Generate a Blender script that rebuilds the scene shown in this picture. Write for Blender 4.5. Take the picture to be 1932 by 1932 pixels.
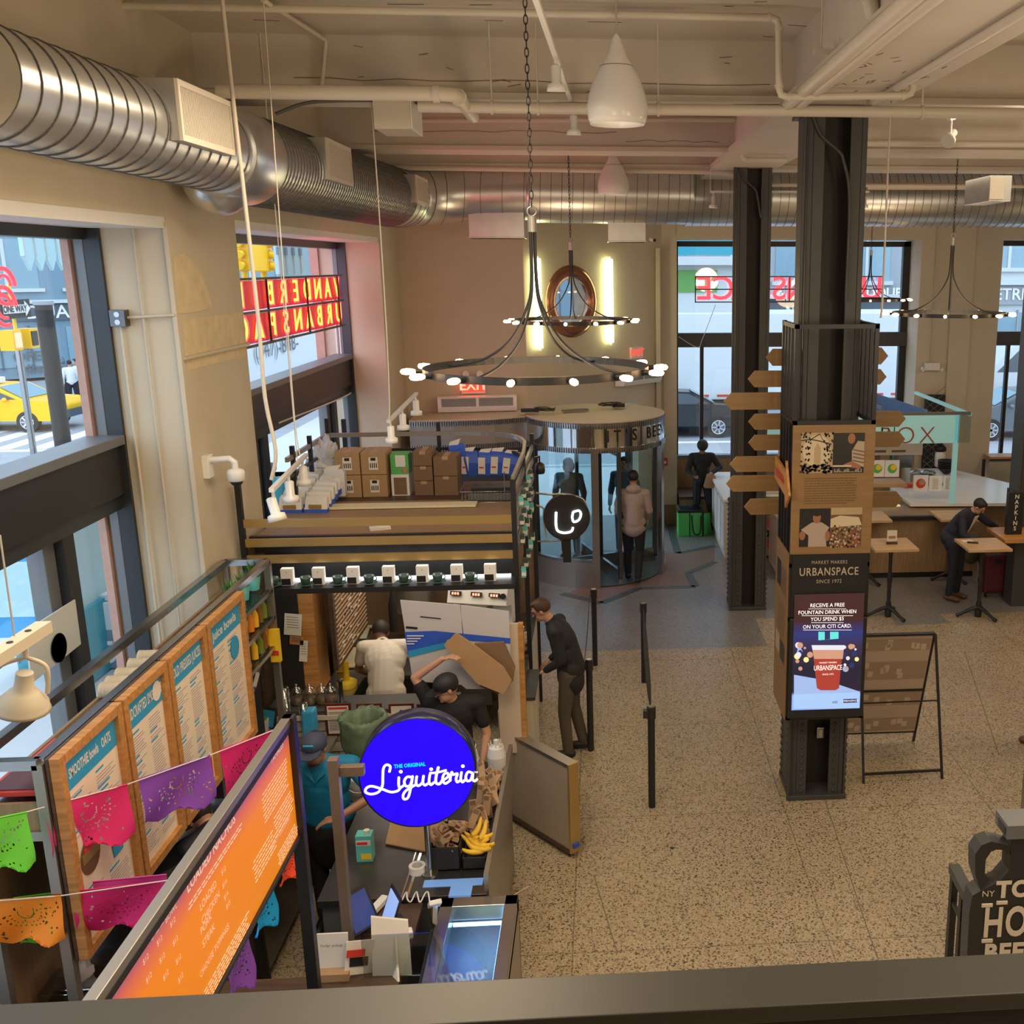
import bpy, bmesh, math, random
from mathutils import Vector, Matrix
D = bpy.data
for o in list(D.objects): D.objects.remove(o)
SC = bpy.context.scene
COL = SC.collection
R = math.radians; PI = math.pi
random.seed(7)

# ---------------------------------------------------------------- camera, sky, lights, exposure
CAMH = 4.9; FPX = 1950.0; PPX = 1288.0; PPY = 966.0
PITCH = math.atan(466 / FPX)
cam_d = D.cameras.new('camera'); cam = D.objects.new('camera', cam_d); COL.objects.link(cam)
cam.location = (0, 0, CAMH)
YAW = -0.0761645
cam.rotation_euler = (R(90) - PITCH, 0, YAW)
cam_d.sensor_width = 36; cam_d.lens = 36 * FPX / 1932; cam_d.shift_x = (966 - PPX) / 1932.0
cam_d.clip_start = 0.05; cam_d.clip_end = 300
SC.camera = cam
W = D.worlds.new('sky'); SC.world = W; W.use_nodes = True
bg = W.node_tree.nodes['Background']; bg.inputs[0].default_value = (0.62, 0.80, 1.0, 1); bg.inputs[1].default_value = 3.3
SC.view_settings.view_transform = 'Standard'; SC.view_settings.look = 'None'
SC.view_settings.gamma = 1; SC.view_settings.use_curve_mapping = False
SC.view_settings.exposure = 0.0
def area(name, loc, size, power, color, rot=(0, 0, 0), spread=180):
    l = D.lights.new(name, 'AREA'); l.energy = power; l.color = color; l.shape = 'RECTANGLE'
    l.size, l.size_y = size; l.spread = R(spread)
    o = D.objects.new(name, l); COL.objects.link(o); o.location = loc; o.rotation_euler = rot; return o
WARM = (1.0, 0.80, 0.55)
area('hall_fill', (3.5, 2.0, 5.9), (5, 4), 150, WARM)  # soft fill without fixtures, added to light the hall
area('hall_fill', (6.5, 11.0, 5.9), (5, 5), 95, WARM)
area('hall_fill', (-1.3, 6.6, 6.0), (1.4, 1.6), 60, WARM)
area('hall_fill', (-1.6, 3.5, 5.6), (2, 2), 80, WARM)

def fill_point(loc, power, r=.4):
    l = D.lights.new('hall_fill_point', 'POINT'); l.energy = power; l.color = (1.0, .78, .54); l.shadow_soft_size = r; o = D.objects.new('hall_fill_point', l); COL.objects.link(o); o.location = loc
fill_point((3.6, 4.0, 4.4), 130); fill_point((6.0, 9.6, 4.3), 110); fill_point((-.6, 4.6, 4.9), 60); fill_point((8.5, 15.0, 4.3), 70); fill_point((3.0, 1.0, 4.3), 120)  # added points with no fixture, to brighten ceiling and floor

def camray(u, v):
    x = (u - PPX) / FPX; y = -(v - PPY) / FPX
    cp, sp = math.cos(PITCH), math.sin(PITCH)
    a, b, c = x, cp + sp * y, -sp + cp * y
    cy, sy = math.cos(-YAW), math.sin(-YAW)
    return Vector((cy * a + sy * b, -sy * a + cy * b, c))
O_ = Vector((0, 0, CAMH))
def az(u, v, z): r = camray(u, v); return O_ + r * ((z - CAMH) / r.z)
def ay(u, v, y): r = camray(u, v); return O_ + r * (y / r.y)
def ax(u, v, x): r = camray(u, v); return O_ + r * (x / r.x)

# ---------------------------------------------------------------- materials
MAT = {}
def mat(name, col, rough=0.6, metal=0.0, emit=0.0, ecol=None, noise=0.0, nscale=8.0, bump=0.0, alpha=None, spec=None, trans=0.0):
    if name in MAT: return MAT[name]
    m = D.materials.new(name); m.use_nodes = True; n = m.node_tree.nodes; l = m.node_tree.links
    p = n['Principled BSDF']; p.inputs['Base Color'].default_value = (*col, 1)
    p.inputs['Roughness'].default_value = rough; p.inputs['Metallic'].default_value = metal
    if emit: p.inputs['Emission Color'].default_value = (*(ecol or col), 1); p.inputs['Emission Strength'].default_value = emit
    if trans: p.inputs['Transmission Weight'].default_value = trans
    if alpha is not None: p.inputs['Alpha'].default_value = alpha
    if noise or bump:
        tc = n.new('ShaderNodeTexCoord'); nz = n.new('ShaderNodeTexNoise'); nz.inputs['Scale'].default_value = nscale
        nz.inputs['Detail'].default_value = 6; l.new(tc.outputs['Object'], nz.inputs['Vector'])
        if noise:
            mx = n.new('ShaderNodeMix'); mx.data_type = 'RGBA'
            mx.inputs[6].default_value = (*[c * (1 - noise) for c in col], 1)
            mx.inputs[7].default_value = (*[min(1, c * (1 + noise)) for c in col], 1)
            l.new(nz.outputs['Fac'], mx.inputs[0]); l.new(mx.outputs[2], p.inputs['Base Color'])
        if bump:
            b = n.new('ShaderNodeBump'); b.inputs['Strength'].default_value = bump; b.inputs['Distance'].default_value = 0.02
            l.new(nz.outputs['Fac'], b.inputs['Height']); l.new(b.outputs['Normal'], p.inputs['Normal'])
    MAT[name] = m; return m
def glassmat(name, tint=(1, 1, 1), gloss=0.08):
    m = D.materials.new(name); m.use_nodes = True; n = m.node_tree.nodes; l = m.node_tree.links
    n.remove(n['Principled BSDF']); t = n.new('ShaderNodeBsdfTransparent'); t.inputs[0].default_value = (*tint, 1)
    g = n.new('ShaderNodeBsdfGlossy'); g.inputs['Roughness'].default_value = 0.02
    x = n.new('ShaderNodeMixShader'); x.inputs[0].default_value = gloss
    l.new(t.outputs[0], x.inputs[1]); l.new(g.outputs[0], x.inputs[2])
    l.new(x.outputs[0], n['Material Output'].inputs[0]); MAT[name] = m; return m
def woodmat(name, c1, c2, scale=3.0, axis=(1, 12, 12), rough=0.45):
    m = D.materials.new(name); m.use_nodes = True; n = m.node_tree.nodes; l = m.node_tree.links; p = n['Principled BSDF']
    tc = n.new('ShaderNodeTexCoord'); mp = n.new('ShaderNodeMapping'); mp.inputs['Scale'].default_value = axis
    nz = n.new('ShaderNodeTexNoise'); nz.inputs['Scale'].default_value = scale; nz.inputs['Detail'].default_value = 8; nz.inputs['Distortion'].default_value = 0.6
    cr = n.new('ShaderNodeValToRGB'); cr.color_ramp.elements[0].color = (*c1, 1); cr.color_ramp.elements[1].color = (*c2, 1)
    cr.color_ramp.elements[0].position = 0.3; cr.color_ramp.elements[1].position = 0.7
    l.new(tc.outputs['Object'], mp.inputs[0]); l.new(mp.outputs[0], nz.inputs['Vector']); l.new(nz.outputs['Fac'], cr.inputs[0]); l.new(cr.outputs[0], p.inputs['Base Color'])
    p.inputs['Roughness'].default_value = rough; MAT[name] = m; return m
def speckle(name, base, dark, light, scale=55, rough=0.35, joint=None):
    m = D.materials.new(name); m.use_nodes = True; n = m.node_tree.nodes; l = m.node_tree.links; p = n['Principled BSDF']
    tc = n.new('ShaderNodeTexCoord')
    v = n.new('ShaderNodeTexVoronoi'); v.inputs['Scale'].default_value = scale; l.new(tc.outputs['Object'], v.inputs['Vector'])
    sep = n.new('ShaderNodeSeparateColor'); l.new(v.outputs['Color'], sep.inputs[0])
    r1 = n.new('ShaderNodeValToRGB'); e = r1.color_ramp.elements; r1.color_ramp.interpolation = 'CONSTANT'
    e[0].color = (*dark, 1); e[1].position = 0.16; e[1].color = (*base, 1)
    q = r1.color_ramp.elements.new(0.6); q.color = (*light, 1); q = r1.color_ramp.elements.new(0.8); q.color = (*[b * 0.8 for b in base], 1)
    l.new(sep.outputs[0], r1.inputs[0])
    nz = n.new('ShaderNodeTexNoise'); nz.inputs['Scale'].default_value = 0.7; nz.inputs['Detail'].default_value = 5; l.new(tc.outputs['Object'], nz.inputs['Vector'])
    r2 = n.new('ShaderNodeMapRange'); r2.inputs[3].default_value = 0.72; r2.inputs[4].default_value = 1.12; l.new(nz.outputs['Fac'], r2.inputs[0])
    mu = n.new('ShaderNodeMix'); mu.data_type = 'RGBA'; mu.blend_type = 'MULTIPLY'; mu.inputs[0].default_value = 1
    l.new(r1.outputs[0], mu.inputs[6]); l.new(r2.outputs[0], mu.inputs[7]); out = mu.outputs[2]
    if joint:
        br = n.new('ShaderNodeTexBrick'); br.inputs['Scale'].default_value = 1.0; br.offset = 0
        br.inputs['Brick Width'].default_value = joint; br.inputs['Row Height'].default_value = joint; br.inputs['Mortar Size'].default_value = 0.006
        br.inputs['Color1'].default_value = (1, 1, 1, 1); br.inputs['Color2'].default_value = (1, 1, 1, 1); br.inputs['Mortar'].default_value = (0.6, 0.6, 0.6, 1)
        l.new(tc.outputs['Object'], br.inputs['Vector'])
        m2 = n.new('ShaderNodeMix'); m2.data_type = 'RGBA'; m2.blend_type = 'MULTIPLY'; m2.inputs[0].default_value = 1
        l.new(out, m2.inputs[6]); l.new(br.outputs['Color'], m2.inputs[7]); out = m2.outputs[2]
    l.new(out, p.inputs['Base Color']); p.inputs['Roughness'].default_value = rough; MAT[name] = m; return m
def gradmat(name, stops, z0, z1, axis=2, rough=0.5, emit=0.0):
    m = D.materials.new(name); m.use_nodes = True; n = m.node_tree.nodes; l = m.node_tree.links; p = n['Principled BSDF']
    tc = n.new('ShaderNodeTexCoord'); sp = n.new('ShaderNodeSeparateXYZ'); mr = n.new('ShaderNodeMapRange')
    mr.inputs[1].default_value = z0; mr.inputs[2].default_value = z1; cr = n.new('ShaderNodeValToRGB')
    e = cr.color_ramp.elements; e[0].position, e[0].color = stops[0][0], (*stops[0][1], 1); e[1].position, e[1].color = stops[-1][0], (*stops[-1][1], 1)
    for s, c in stops[1:-1]: q = e.new(s); q.color = (*c, 1)
    l.new(tc.outputs['Object'], sp.inputs[0]); l.new(sp.outputs[axis], mr.inputs[0]); l.new(mr.outputs[0], cr.inputs[0]); l.new(cr.outputs[0], p.inputs['Base Color'])
    if emit: l.new(cr.outputs[0], p.inputs['Emission Color']); p.inputs['Emission Strength'].default_value = emit
    p.inputs['Roughness'].default_value = rough; MAT[name] = m; return m

mat('wall_paint', (0.57, 0.50, 0.375), 0.85, noise=0.07, nscale=2.5, bump=0.12)
mat('wall_trim_paint', (0.55, 0.49, 0.38), 0.6)
mat('ceiling_paint', (0.62, 0.565, 0.485), 0.8, noise=0.10, nscale=1.6, bump=0.25)
mat('pipe_paint', (0.64, 0.58, 0.49), 0.45)
mat('crack', (0.17, 0.14, 0.11), 0.9)
mat('bare_plaster', (0.66, 0.54, 0.34), 0.9, noise=0.25, nscale=9)
mat('black_steel', (0.022, 0.022, 0.024), 0.42, 0.2)
mat('window_frame', (0.035, 0.040, 0.045), 0.35, 0.3)
mat('frame_grey', (0.16, 0.17, 0.18), 0.4, 0.3)
mat('column_grey', (0.055, 0.056, 0.055), 0.5, 0.1, noise=0.12, nscale=3)
mat('column_web', (0.022, 0.020, 0.018), 0.55, 0.1)
mat('galv', (0.66, 0.67, 0.67), 0.30, 0.92, noise=0.16, nscale=5)
mat('galv_seam', (0.16, 0.155, 0.15), 0.5, 0.6)
mat('steel', (0.42, 0.42, 0.42), 0.25, 0.95, noise=0.1, nscale=6)
mat('steel_dark', (0.13, 0.13, 0.135), 0.3, 0.85, noise=0.15, nscale=4)
mat('chrome', (0.75, 0.75, 0.76), 0.09, 1.0)
mat('brushed', (0.40, 0.37, 0.33), 0.38, 0.85)
mat('gold', (0.50, 0.34, 0.13), 0.38, 0.6, noise=0.12, nscale=2)
mat('white', (0.75, 0.74, 0.71), 0.5); mat('white_gloss', (0.80, 0.79, 0.77), 0.25)
mat('paper', (0.74, 0.70, 0.63), 0.8); mat('black', (0.012, 0.012, 0.013), 0.5); mat('dark_plastic', (0.02, 0.02, 0.022), 0.35)
mat('red', (0.62, 0.05, 0.03), 0.5); mat('blue', (0.03, 0.10, 0.55), 0.5); mat('cyan', (0.03, 0.30, 0.60), 0.5)
mat('yellow', (0.90, 0.60, 0.03), 0.5); mat('green', (0.10, 0.45, 0.12), 0.5); mat('teal', (0.13, 0.55, 0.52), 0.5)
mat('cardboard', (0.40, 0.25, 0.13), 0.85, noise=0.08, nscale=5); mat('cardboard_dark', (0.20, 0.12, 0.065), 0.85, noise=0.08, nscale=5)
mat('kraft', (0.42, 0.28, 0.17), 0.8, noise=0.25, nscale=9, bump=0.5)
mat('cable', (0.45, 0.42, 0.36), 0.6); mat('black_rubber', (0.02, 0.02, 0.02), 0.7)
mat('bulb', (1, 0.75, 0.45), 0.3, emit=14, ecol=(1.0, 0.62, 0.30)); mat('lamp_glow', (1, 0.9, 0.75), 0.3, emit=9, ecol=(1, 0.82, 0.62))
mat('tube_glow', (1, 1, 0.8), 0.3, emit=9, ecol=(0.98, 1.0, 0.52)); mat('neon_red', (1, 0.1, 0.1), 0.3, emit=2.0, ecol=(1.0, 0.04, 0.07))
mat('neon_yellow', (1, 0.6, 0.1), 0.3, emit=1.7, ecol=(1.0, 0.55, 0.08)); mat('neon_white', (1, 1, 1), 0.3, emit=7, ecol=(0.85, 0.95, 1.0))
mat('led_white', (1, 1, 1), 0.3, emit=6, ecol=(0.95, 0.97, 1.0)); mat('exit_red', (0.8, 0.05, 0.02), 0.4, emit=1.8, ecol=(1.0, 0.04, 0.02))
mat('sign_blue', (0.0, 0.0, 0.05), 0.5, emit=1.05, ecol=(0.022, 0.0, 1.0)); mat('sign_white', (1, 1, 1), 0.5, emit=1.1, ecol=(1, 1, 1)); mat('sign_cyan', (0, 0.6, 1), 0.5, emit=1.0, ecol=(0.0, 0.55, 1.0))
glassmat('glass'); glassmat('glass_tint', (0.85, 0.92, 0.93), 0.08); glassmat('clear_plastic', (0.86, 0.90, 0.90), 0.22)
woodmat('light_wood', (0.36, 0.22, 0.11), (0.50, 0.33, 0.18)); woodmat('orange_wood', (0.36, 0.16, 0.045), (0.60, 0.30, 0.09))
woodmat('sign_wood', (0.235, 0.135, 0.052), (0.285, 0.17, 0.07), 2.0); woodmat('panel_wood', (0.24, 0.15, 0.075), (0.33, 0.215, 0.115), 3, (14, 14, 1)); woodmat('dark_wood', (0.05, 0.03, 0.02), (0.10, 0.06, 0.035))
woodmat('table_wood', (0.46, 0.28, 0.13), (0.62, 0.42, 0.22), 2.4)
speckle('terrazzo', (0.42, 0.345, 0.225), (0.10, 0.075, 0.05), (0.50, 0.42, 0.30), 92, 0.38, joint=1.9)
speckle('terrazzo_grey', (0.235, 0.235, 0.225), (0.16, 0.16, 0.16), (0.27, 0.27, 0.26), 60, 0.30)
mat('floor_strip', (0.065, 0.085, 0.085), 0.4); mat('floor_panel', (0.21, 0.135, 0.10), 0.4, noise=0.08, nscale=20)
mat('asphalt', (0.30, 0.31, 0.33), 0.8, noise=0.1, nscale=2); mat('sidewalk', (0.48, 0.48, 0.48), 0.8, noise=0.06, nscale=2); mat('granite', (0.46, 0.27, 0.21), 0.5, noise=0.2, nscale=20)

# ---------------------------------------------------------------- mesh builder
ROOTLOC = {}
class MB:
    def __init__(s): s.v = []; s.f = []; s.m = []; s.names = []; s.sm = []; s.T = None
    def mi(s, m):
        if m not in s.names: s.names.append(m)
        return s.names.index(m)
    def add(s, vs, fs, m, smooth=False):
        b = len(s.v); T = s.T
        s.v += [tuple(T @ Vector(p)) if T else tuple(p) for p in vs]; k = s.mi(m)
        for f in fs: s.f.append([b + i for i in f]); s.m.append(k); s.sm.append(smooth)
        return s
    def box(s, x0, x1, y0, y1, z0, z1, m):
        x0, x1 = sorted((x0, x1)); y0, y1 = sorted((y0, y1)); z0, z1 = sorted((z0, z1))
        return s.add([(x0, y0, z0), (x1, y0, z0), (x1, y1, z0), (x0, y1, z0), (x0, y0, z1), (x1, y0, z1), (x1, y1, z1), (x0, y1, z1)],
                     [(0, 3, 2, 1), (4, 5, 6, 7), (0, 1, 5, 4), (1, 2, 6, 5), (2, 3, 7, 6), (3, 0, 4, 7)], m)
    def cbox(s, c, d, m, rot=(0, 0, 0)):
        M = Matrix.Translation(c) @ (Matrix.Rotation(rot[2], 4, 'Z') @ Matrix.Rotation(rot[1], 4, 'Y') @ Matrix.Rotation(rot[0], 4, 'X'))
        x, y, z = [a / 2 for a in d]
        vs = [M @ Vector(p) for p in [(-x, -y, -z), (x, -y, -z), (x, y, -z), (-x, y, -z), (-x, -y, z), (x, -y, z), (x, y, z), (-x, y, z)]]
        return s.add(vs, [(0, 3, 2, 1), (4, 5, 6, 7), (0, 1, 5, 4), (1, 2, 6, 5), (2, 3, 7, 6), (3, 0, 4, 7)], m)
    def beam(s, p, q, w, h, m, up=(0, 0, 1)):
        p = Vector(p); q = Vector(q); d = (q - p).normalized(); up = Vector(up)
        if abs(d.dot(up)) > 0.99: up = Vector((0, 1, 0))
        a = d.cross(up).normalized() * w / 2; b = a.normalized().cross(d) * h / 2
        vs = [p - a - b, p + a - b, p + a + b, p - a + b, q - a - b, q + a - b, q + a + b, q - a + b]
        return s.add(vs, [(0, 1, 2, 3), (7, 6, 5, 4), (0, 4, 5, 1), (1, 5, 6, 2), (2, 6, 7, 3), (3, 7, 4, 0)], m)
    def tube(s, pts, r, m, n=8, closed=False, cap=True, smooth=True):
        pts = [Vector(p) for p in pts]; N = len(pts); rs = r if isinstance(r, (list, tuple)) else [r] * N
        vs = []; fs = []; prev = None
        for i, p in enumerate(pts):
            if closed: d = (pts[(i + 1) % N] - pts[i - 1])
            else: d = pts[min(i + 1, N - 1)] - pts[max(i - 1, 0)]
            d = d.normalized() if d.length > 1e-9 else Vector((0, 0, 1))
            if prev is None:
                u = Vector((0, 0, 1)) if abs(d.z) < 0.9 else Vector((1, 0, 0)); u = (u - d * u.dot(d)).normalized()
            else:
                u = prev - d * prev.dot(d); u = u.normalized() if u.length > 1e-6 else Vector((1, 0, 0))
            prev = u; w = d.cross(u)
            for k in range(n):
                a = 2 * PI * k / n; vs.append(p + (u * math.cos(a) + w * math.sin(a)) * rs[i])
        for i in range(N if closed else N - 1):
            j = (i + 1) % N
            for k in range(n): l_ = (k + 1) % n; fs.append((i * n + k, i * n + l_, j * n + l_, j * n + k))
        s.add(vs, fs, m, smooth)
        if cap and not closed:
            s.add([vs[k] for k in range(n)], [tuple(reversed(range(n)))], m); s.add([vs[(N - 1) * n + k] for k in range(n)], [tuple(range(n))], m)
        return s
    def cyl(s, p, q, r, m, n=16, r2=None, smooth=True): return s.tube([p, q], [r, r if r2 is None else r2], m, n, smooth=smooth)
    def lathe(s, prof, c, m, n=20, axis=None, smooth=True, cap=True):
        c = Vector(c); M = Matrix.Identity(3)
        if axis is not None: M = Vector((0, 0, 1)).rotation_difference(Vector(axis)).to_matrix()
        vs = []; fs = []
        for (r, z) in prof:
            for k in range(n): a = 2 * PI * k / n; vs.append(c + M @ Vector((r * math.cos(a), r * math.sin(a), z)))
        for i in range(len(prof) - 1):
            for k in range(n): l_ = (k + 1) % n; fs.append((i * n + k, i * n + l_, (i + 1) * n + l_, (i + 1) * n + k))
        s.add(vs, fs, m, smooth)
        if prof[0] == prof[-1] or not cap: return s
        if prof[0][0] > 1e-5: s.add(vs[:n], [tuple(reversed(range(n)))], m)
        if prof[-1][0] > 1e-5: s.add(vs[-n:], [tuple(range(n))], m)
        return s
    def ball(s, c, r, m, n=12, sc=(1, 1, 1)):
        c = Vector(c); vs = []; fs = []; h = max(4, n // 2 + 1)
        for i in range(1, h):
            t = PI * i / h
            for k in range(n): a = 2 * PI * k / n; vs.append(c + Vector((r * sc[0] * math.sin(t) * math.cos(a), r * sc[1] * math.sin(t) * math.sin(a), r * sc[2] * math.cos(t))))
        t0 = len(vs); vs += [c + Vector((0, 0, r * sc[2])), c - Vector((0, 0, r * sc[2]))]
        for i in range(h - 2):
            for k in range(n): l_ = (k + 1) % n; fs.append((i * n + k, (i + 1) * n + k, (i + 1) * n + l_, i * n + l_))
        for k in range(n): fs.append((t0, k, (k + 1) % n)); fs.append((t0 + 1, (h - 2) * n + (k + 1) % n, (h - 2) * n + k))
        return s.add(vs, fs, m, True)
    def poly(s, pts, m): return s.add(pts, [tuple(range(len(pts)))], m)
    def prism(s, pts, d, m, mside=None):   # pts: 3d polygon, d: extrusion vector
        d = Vector(d); n = len(pts); a = [Vector(p) for p in pts]; b = [p + d for p in a]
        s.add(a, [tuple(range(n))], m); s.add(b, [tuple(reversed(range(n)))], m)
        return s.add(a + b, [(i, i + n, (i + 1) % n + n, (i + 1) % n) for i in range(n)], mside or m)
    def build(s, name, parent=None, bev=0, mods=None):
        off = Vector((0, 0, 0))
        if parent is not None: off = ROOTLOC.get(parent.name, off)
        elif s.v:
            xs = [p[0] for p in s.v]; ys = [p[1] for p in s.v]; zs = [p[2] for p in s.v]
            off = Vector(((min(xs) + max(xs)) / 2, (min(ys) + max(ys)) / 2, min(zs)))
        me = D.meshes.new(name); me.from_pydata([tuple(Vector(p) - off) for p in s.v], [], s.f)
        for k in s.names: me.materials.append(MAT[k])
        me.polygons.foreach_set('material_index', s.m); me.polygons.foreach_set('use_smooth', s.sm)
        bm = bmesh.new(); bm.from_mesh(me); bmesh.ops.recalc_face_normals(bm, faces=bm.faces); bm.to_mesh(me); bm.free(); me.update()
        o = D.objects.new(name, me); COL.objects.link(o)
        if parent is not None: o.parent = parent; ROOTLOC[o.name] = off
        else: o.location = off; ROOTLOC[o.name] = off
        if bev:
            b = o.modifiers.new('bevel', 'BEVEL'); b.width = bev; b.segments = 2; b.limit_method = 'ANGLE'
        return o
def thing(name, label, cat, loc=(0, 0, 0), group=None):
    o = D.objects.new(name, None); COL.objects.link(o); o.location = loc; o.empty_display_size = 0.1
    ROOTLOC[o.name] = Vector(loc); o['label'] = label; o['category'] = cat
    if group: o['group'] = group
    return o
def tag(o, label, cat, group=None, kind=None):
    o['label'] = label; o['category'] = cat
    if group: o['group'] = group
    if kind: o['kind'] = kind
    return o
def struct(o, label=None):
    o['kind'] = 'structure'
    if label: o['label'] = label
    return o
def dup(o, loc=None, rotz=None, label=None, group=None, scale=None, parent=None):
    c = o.copy(); COL.objects.link(c)
    if parent is not None: c.parent = parent
    if loc is not None: c.location = loc
    if rotz is not None: c.rotation_euler = (0, 0, rotz)
    if scale is not None: c.scale = scale if not isinstance(scale, (int, float)) else (scale,) * 3
    if label: c['label'] = label
    if group: c['group'] = group
    for ch in list(o.children): dup(ch, parent=c)
    return c
def textpolys(txt, size, mirror=False, font_spacing=1.0, extrude=0.0, bold=0.0):
    cu = D.curves.new('t', 'FONT'); cu.body = txt; cu.size = size; cu.align_x = 'CENTER'; cu.align_y = 'CENTER'
    cu.space_character = font_spacing; cu.extrude = extrude; cu.offset = bold; cu.resolution_u = 4 if len(txt) < 12 else 2
    o = D.objects.new('t', cu); COL.objects.link(o)
    dg = bpy.context.evaluated_depsgraph_get(); me = D.meshes.new_from_object(o.evaluated_get(dg))
    vs = [v.co.copy() for v in me.vertices]; fs = [tuple(p.vertices) for p in me.polygons]
    D.objects.remove(o); D.curves.remove(cu); D.meshes.remove(me)
    if mirror: vs = [Vector((-v.x, v.y, v.z)) for v in vs]
    return vs, fs
def text(mb, txt, size, c, xdir, updir, m, mirror=False, sp=1.0, ex=0.0, bold=0.0, sx=1.0):
    x = Vector(xdir).normalized(); u = Vector(updir).normalized(); n = x.cross(u); c = Vector(c)
    vs, fs = textpolys(txt, size, mirror, sp, ex, bold)
    mb.add([c + x * (v.x * sx) + u * v.y + n * v.z for v in vs], fs, m); return mb
def arc(c, r, a0, a1, n, z=0, ry=None):
    return [Vector((c[0] + r * math.cos(a0 + (a1 - a0) * i / n), c[1] + (ry or r) * math.sin(a0 + (a1 - a0) * i / n), z)) for i in range(n + 1)]
def smoothpts(P, n=6):
    P = [Vector(p) for p in P]; out = []
    for i in range(len(P) - 1):
        a = P[max(i - 1, 0)]; b = P[i]; c = P[i + 1]; d = P[min(i + 2, len(P) - 1)]
        for k in range(n):
            t = k / n; out.append(0.5 * ((2 * b) + (c - a) * t + (2 * a - 5 * b + 4 * c - d) * t * t + (3 * b - a - 3 * c + d) * t ** 3))
    out.append(P[-1]); return out
# ================================================================ the building
f = MB()
f.box(-4.2, 2.1, -7, 12.75, -0.1, 0, 'terrazzo'); f.box(2.1, 15, -7, 13.85, -0.1, 0, 'terrazzo')
f.box(-4.2, 2.1, 12.75, 20.3, -0.1, 0, 'terrazzo_grey'); f.box(2.1, 15, 13.85, 20.3, -0.1, 0, 'terrazzo_grey')
def strip(pts, w=0.13, z=0.003, m='floor_strip'):
    P = [az(u, v, 0) for u, v in pts]
    for a, b in zip(P, P[1:]): f.beam((a.x, a.y, z / 2), (b.x, b.y, z / 2), w, z, m)
strip([(1262, 985), (1279, 1044), (1350, 1030)]); strip([(1350, 1060), (1298, 1081), (1312, 1107), (1206, 1110), (1135, 1138), (1060, 1120)])
q = [az(u, v, 0) for u, v in [(1279, 1046), (1348, 1032), (1348, 1058), (1300, 1080), (1312, 1104), (1208, 1106), (1136, 1134), (1070, 1120), (1250, 1040)]]
f.poly([(p.x, p.y, 0.0015) for p in q], 'floor_panel')
f.poly([(p.x, p.y, 0.0015) for p in [az(u, v, 0) for u, v in [(1690, 1180), (1790, 1176), (1752, 1136), (1668, 1138)]]], 'terrazzo_grey')
for P in ([(1556, 1508), (1583, 1590), (1622, 1710), (1660, 1820)], [(1120, 1650), (1165, 1800)], [(1820, 1230), (1885, 1425)]):
    P3 = [az(u, v, 0) for u, v in P]
    for a, b in zip(P3, P3[1:]):
        f.beam((a.x, a.y, .0006), (b.x, b.y, .0006), 0.008, 0.001, 'crack')
q = az(1268, 1600, 0); f.cyl((q.x, q.y, 0), (q.x, q.y, .003), .02, 'steel_dark', 12)
struct(f.build('floor'))
# ceiling slab with downstand beams and the girder on the column line
c = MB(); ZB, ZS = 6.2, 6.66
c.box(-4.2, 15, -7, 20.3, ZS, ZS + .2, 'ceiling_paint')
for y0, y1 in ((1.2, 1.65), (5.0, 5.4), (8.95, 9.38), (12.75, 13.2), (14.9, 15.35), (17.4, 17.8)):
    c.box(-3.15, 15, y0, y1, ZB, ZS, 'ceiling_paint')
    if y0 > 5: c.box(-3.15, 15, y0 - .05, y1 + .05, ZB - .01, ZB + .04, 'ceiling_paint')
c.box(1.58, 2.28, -6, 19.5, ZB - .02, ZS, 'ceiling_paint'); c.box(1.50, 2.36, -6, 19.5, ZB - .045, ZB + .03, 'ceiling_paint')
for i in range(34):   # cracks and board marks in the old concrete
    x = random.uniform(-3, 9); y = random.uniform(7.6, 8.9); a = random.uniform(-.25, .25); L = random.uniform(.05, .28)
    c.beam((x, y, ZS - .002), (x + L, y + a * L, ZS - .002), .006, .003, 'crack')
for i in range(12):
    x = random.uniform(-2, 1.5); z = random.uniform(6.25, 6.6); L = random.uniform(.02, .12)
    c.beam((x, 8.948, z), (x + L, 8.948, z + random.uniform(-.02, .02)), .003, .005, 'crack')
for i in range(40):
    x = random.uniform(1.55, 2.3); y = random.uniform(6.5, 8.6); a = random.uniform(0, 3)
    c.beam((x, y, ZB - .046), (x + .05 * math.cos(a), y + .08 * math.sin(a), ZB - .046), .008, .002, 'crack')
for (xa, xb, y, z) in [(-2.4, 1.4, 8.946, 6.33), (-2.6, .2, 12.745, 6.4), (0.3, 1.4, 12.745, 6.31), (-2.6, 1.4, 14.895, 6.36)]:
    P = [(xa + (xb - xa) * i / 14, y, z + random.uniform(-.012, .012)) for i in range(15)]
    c.tube(P, .0025, 'crack', 4)
struct(c.build('ceiling'))
# left wall: piers, lintels, sills
w = MB(); XI, XW = -3.15, -3.80
w.box(-3.83, XI, 8.06, 9.52, 0, 6.66, 'wall_paint'); w.box(-4.0, XI, 15.45, 17.0, 0, 6.66, 'wall_paint')
w.box(-4.0, XI, -7, 8.06, 5.24, 6.66, 'wall_paint'); w.box(-4.0, XI, 9.52, 15.45, 5.28, 6.66, 'wall_paint')
w.box(-4.0, -3.6, -7, 8.06, 0, .75, 'wall_paint'); w.box(-4.0, -3.6, 9.52, 15.45, 0, .9, 'wall_paint')
w.box(-4.0, XI, -7, 2.2, 0, 5.24, 'wall_paint')
w.box(-3.85, -3.16, 2.2, 8.06, 5.16, 5.24, 'white'); w.box(-3.85, -3.16, 9.52, 15.45, 5.21, 5.28, 'white')
q0 = [ax(u, v, XI) for u, v in [(327, 485), (345, 478), (362, 490), (378, 515), (390, 545), (400, 580), (365, 590), (333, 592)]]
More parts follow.
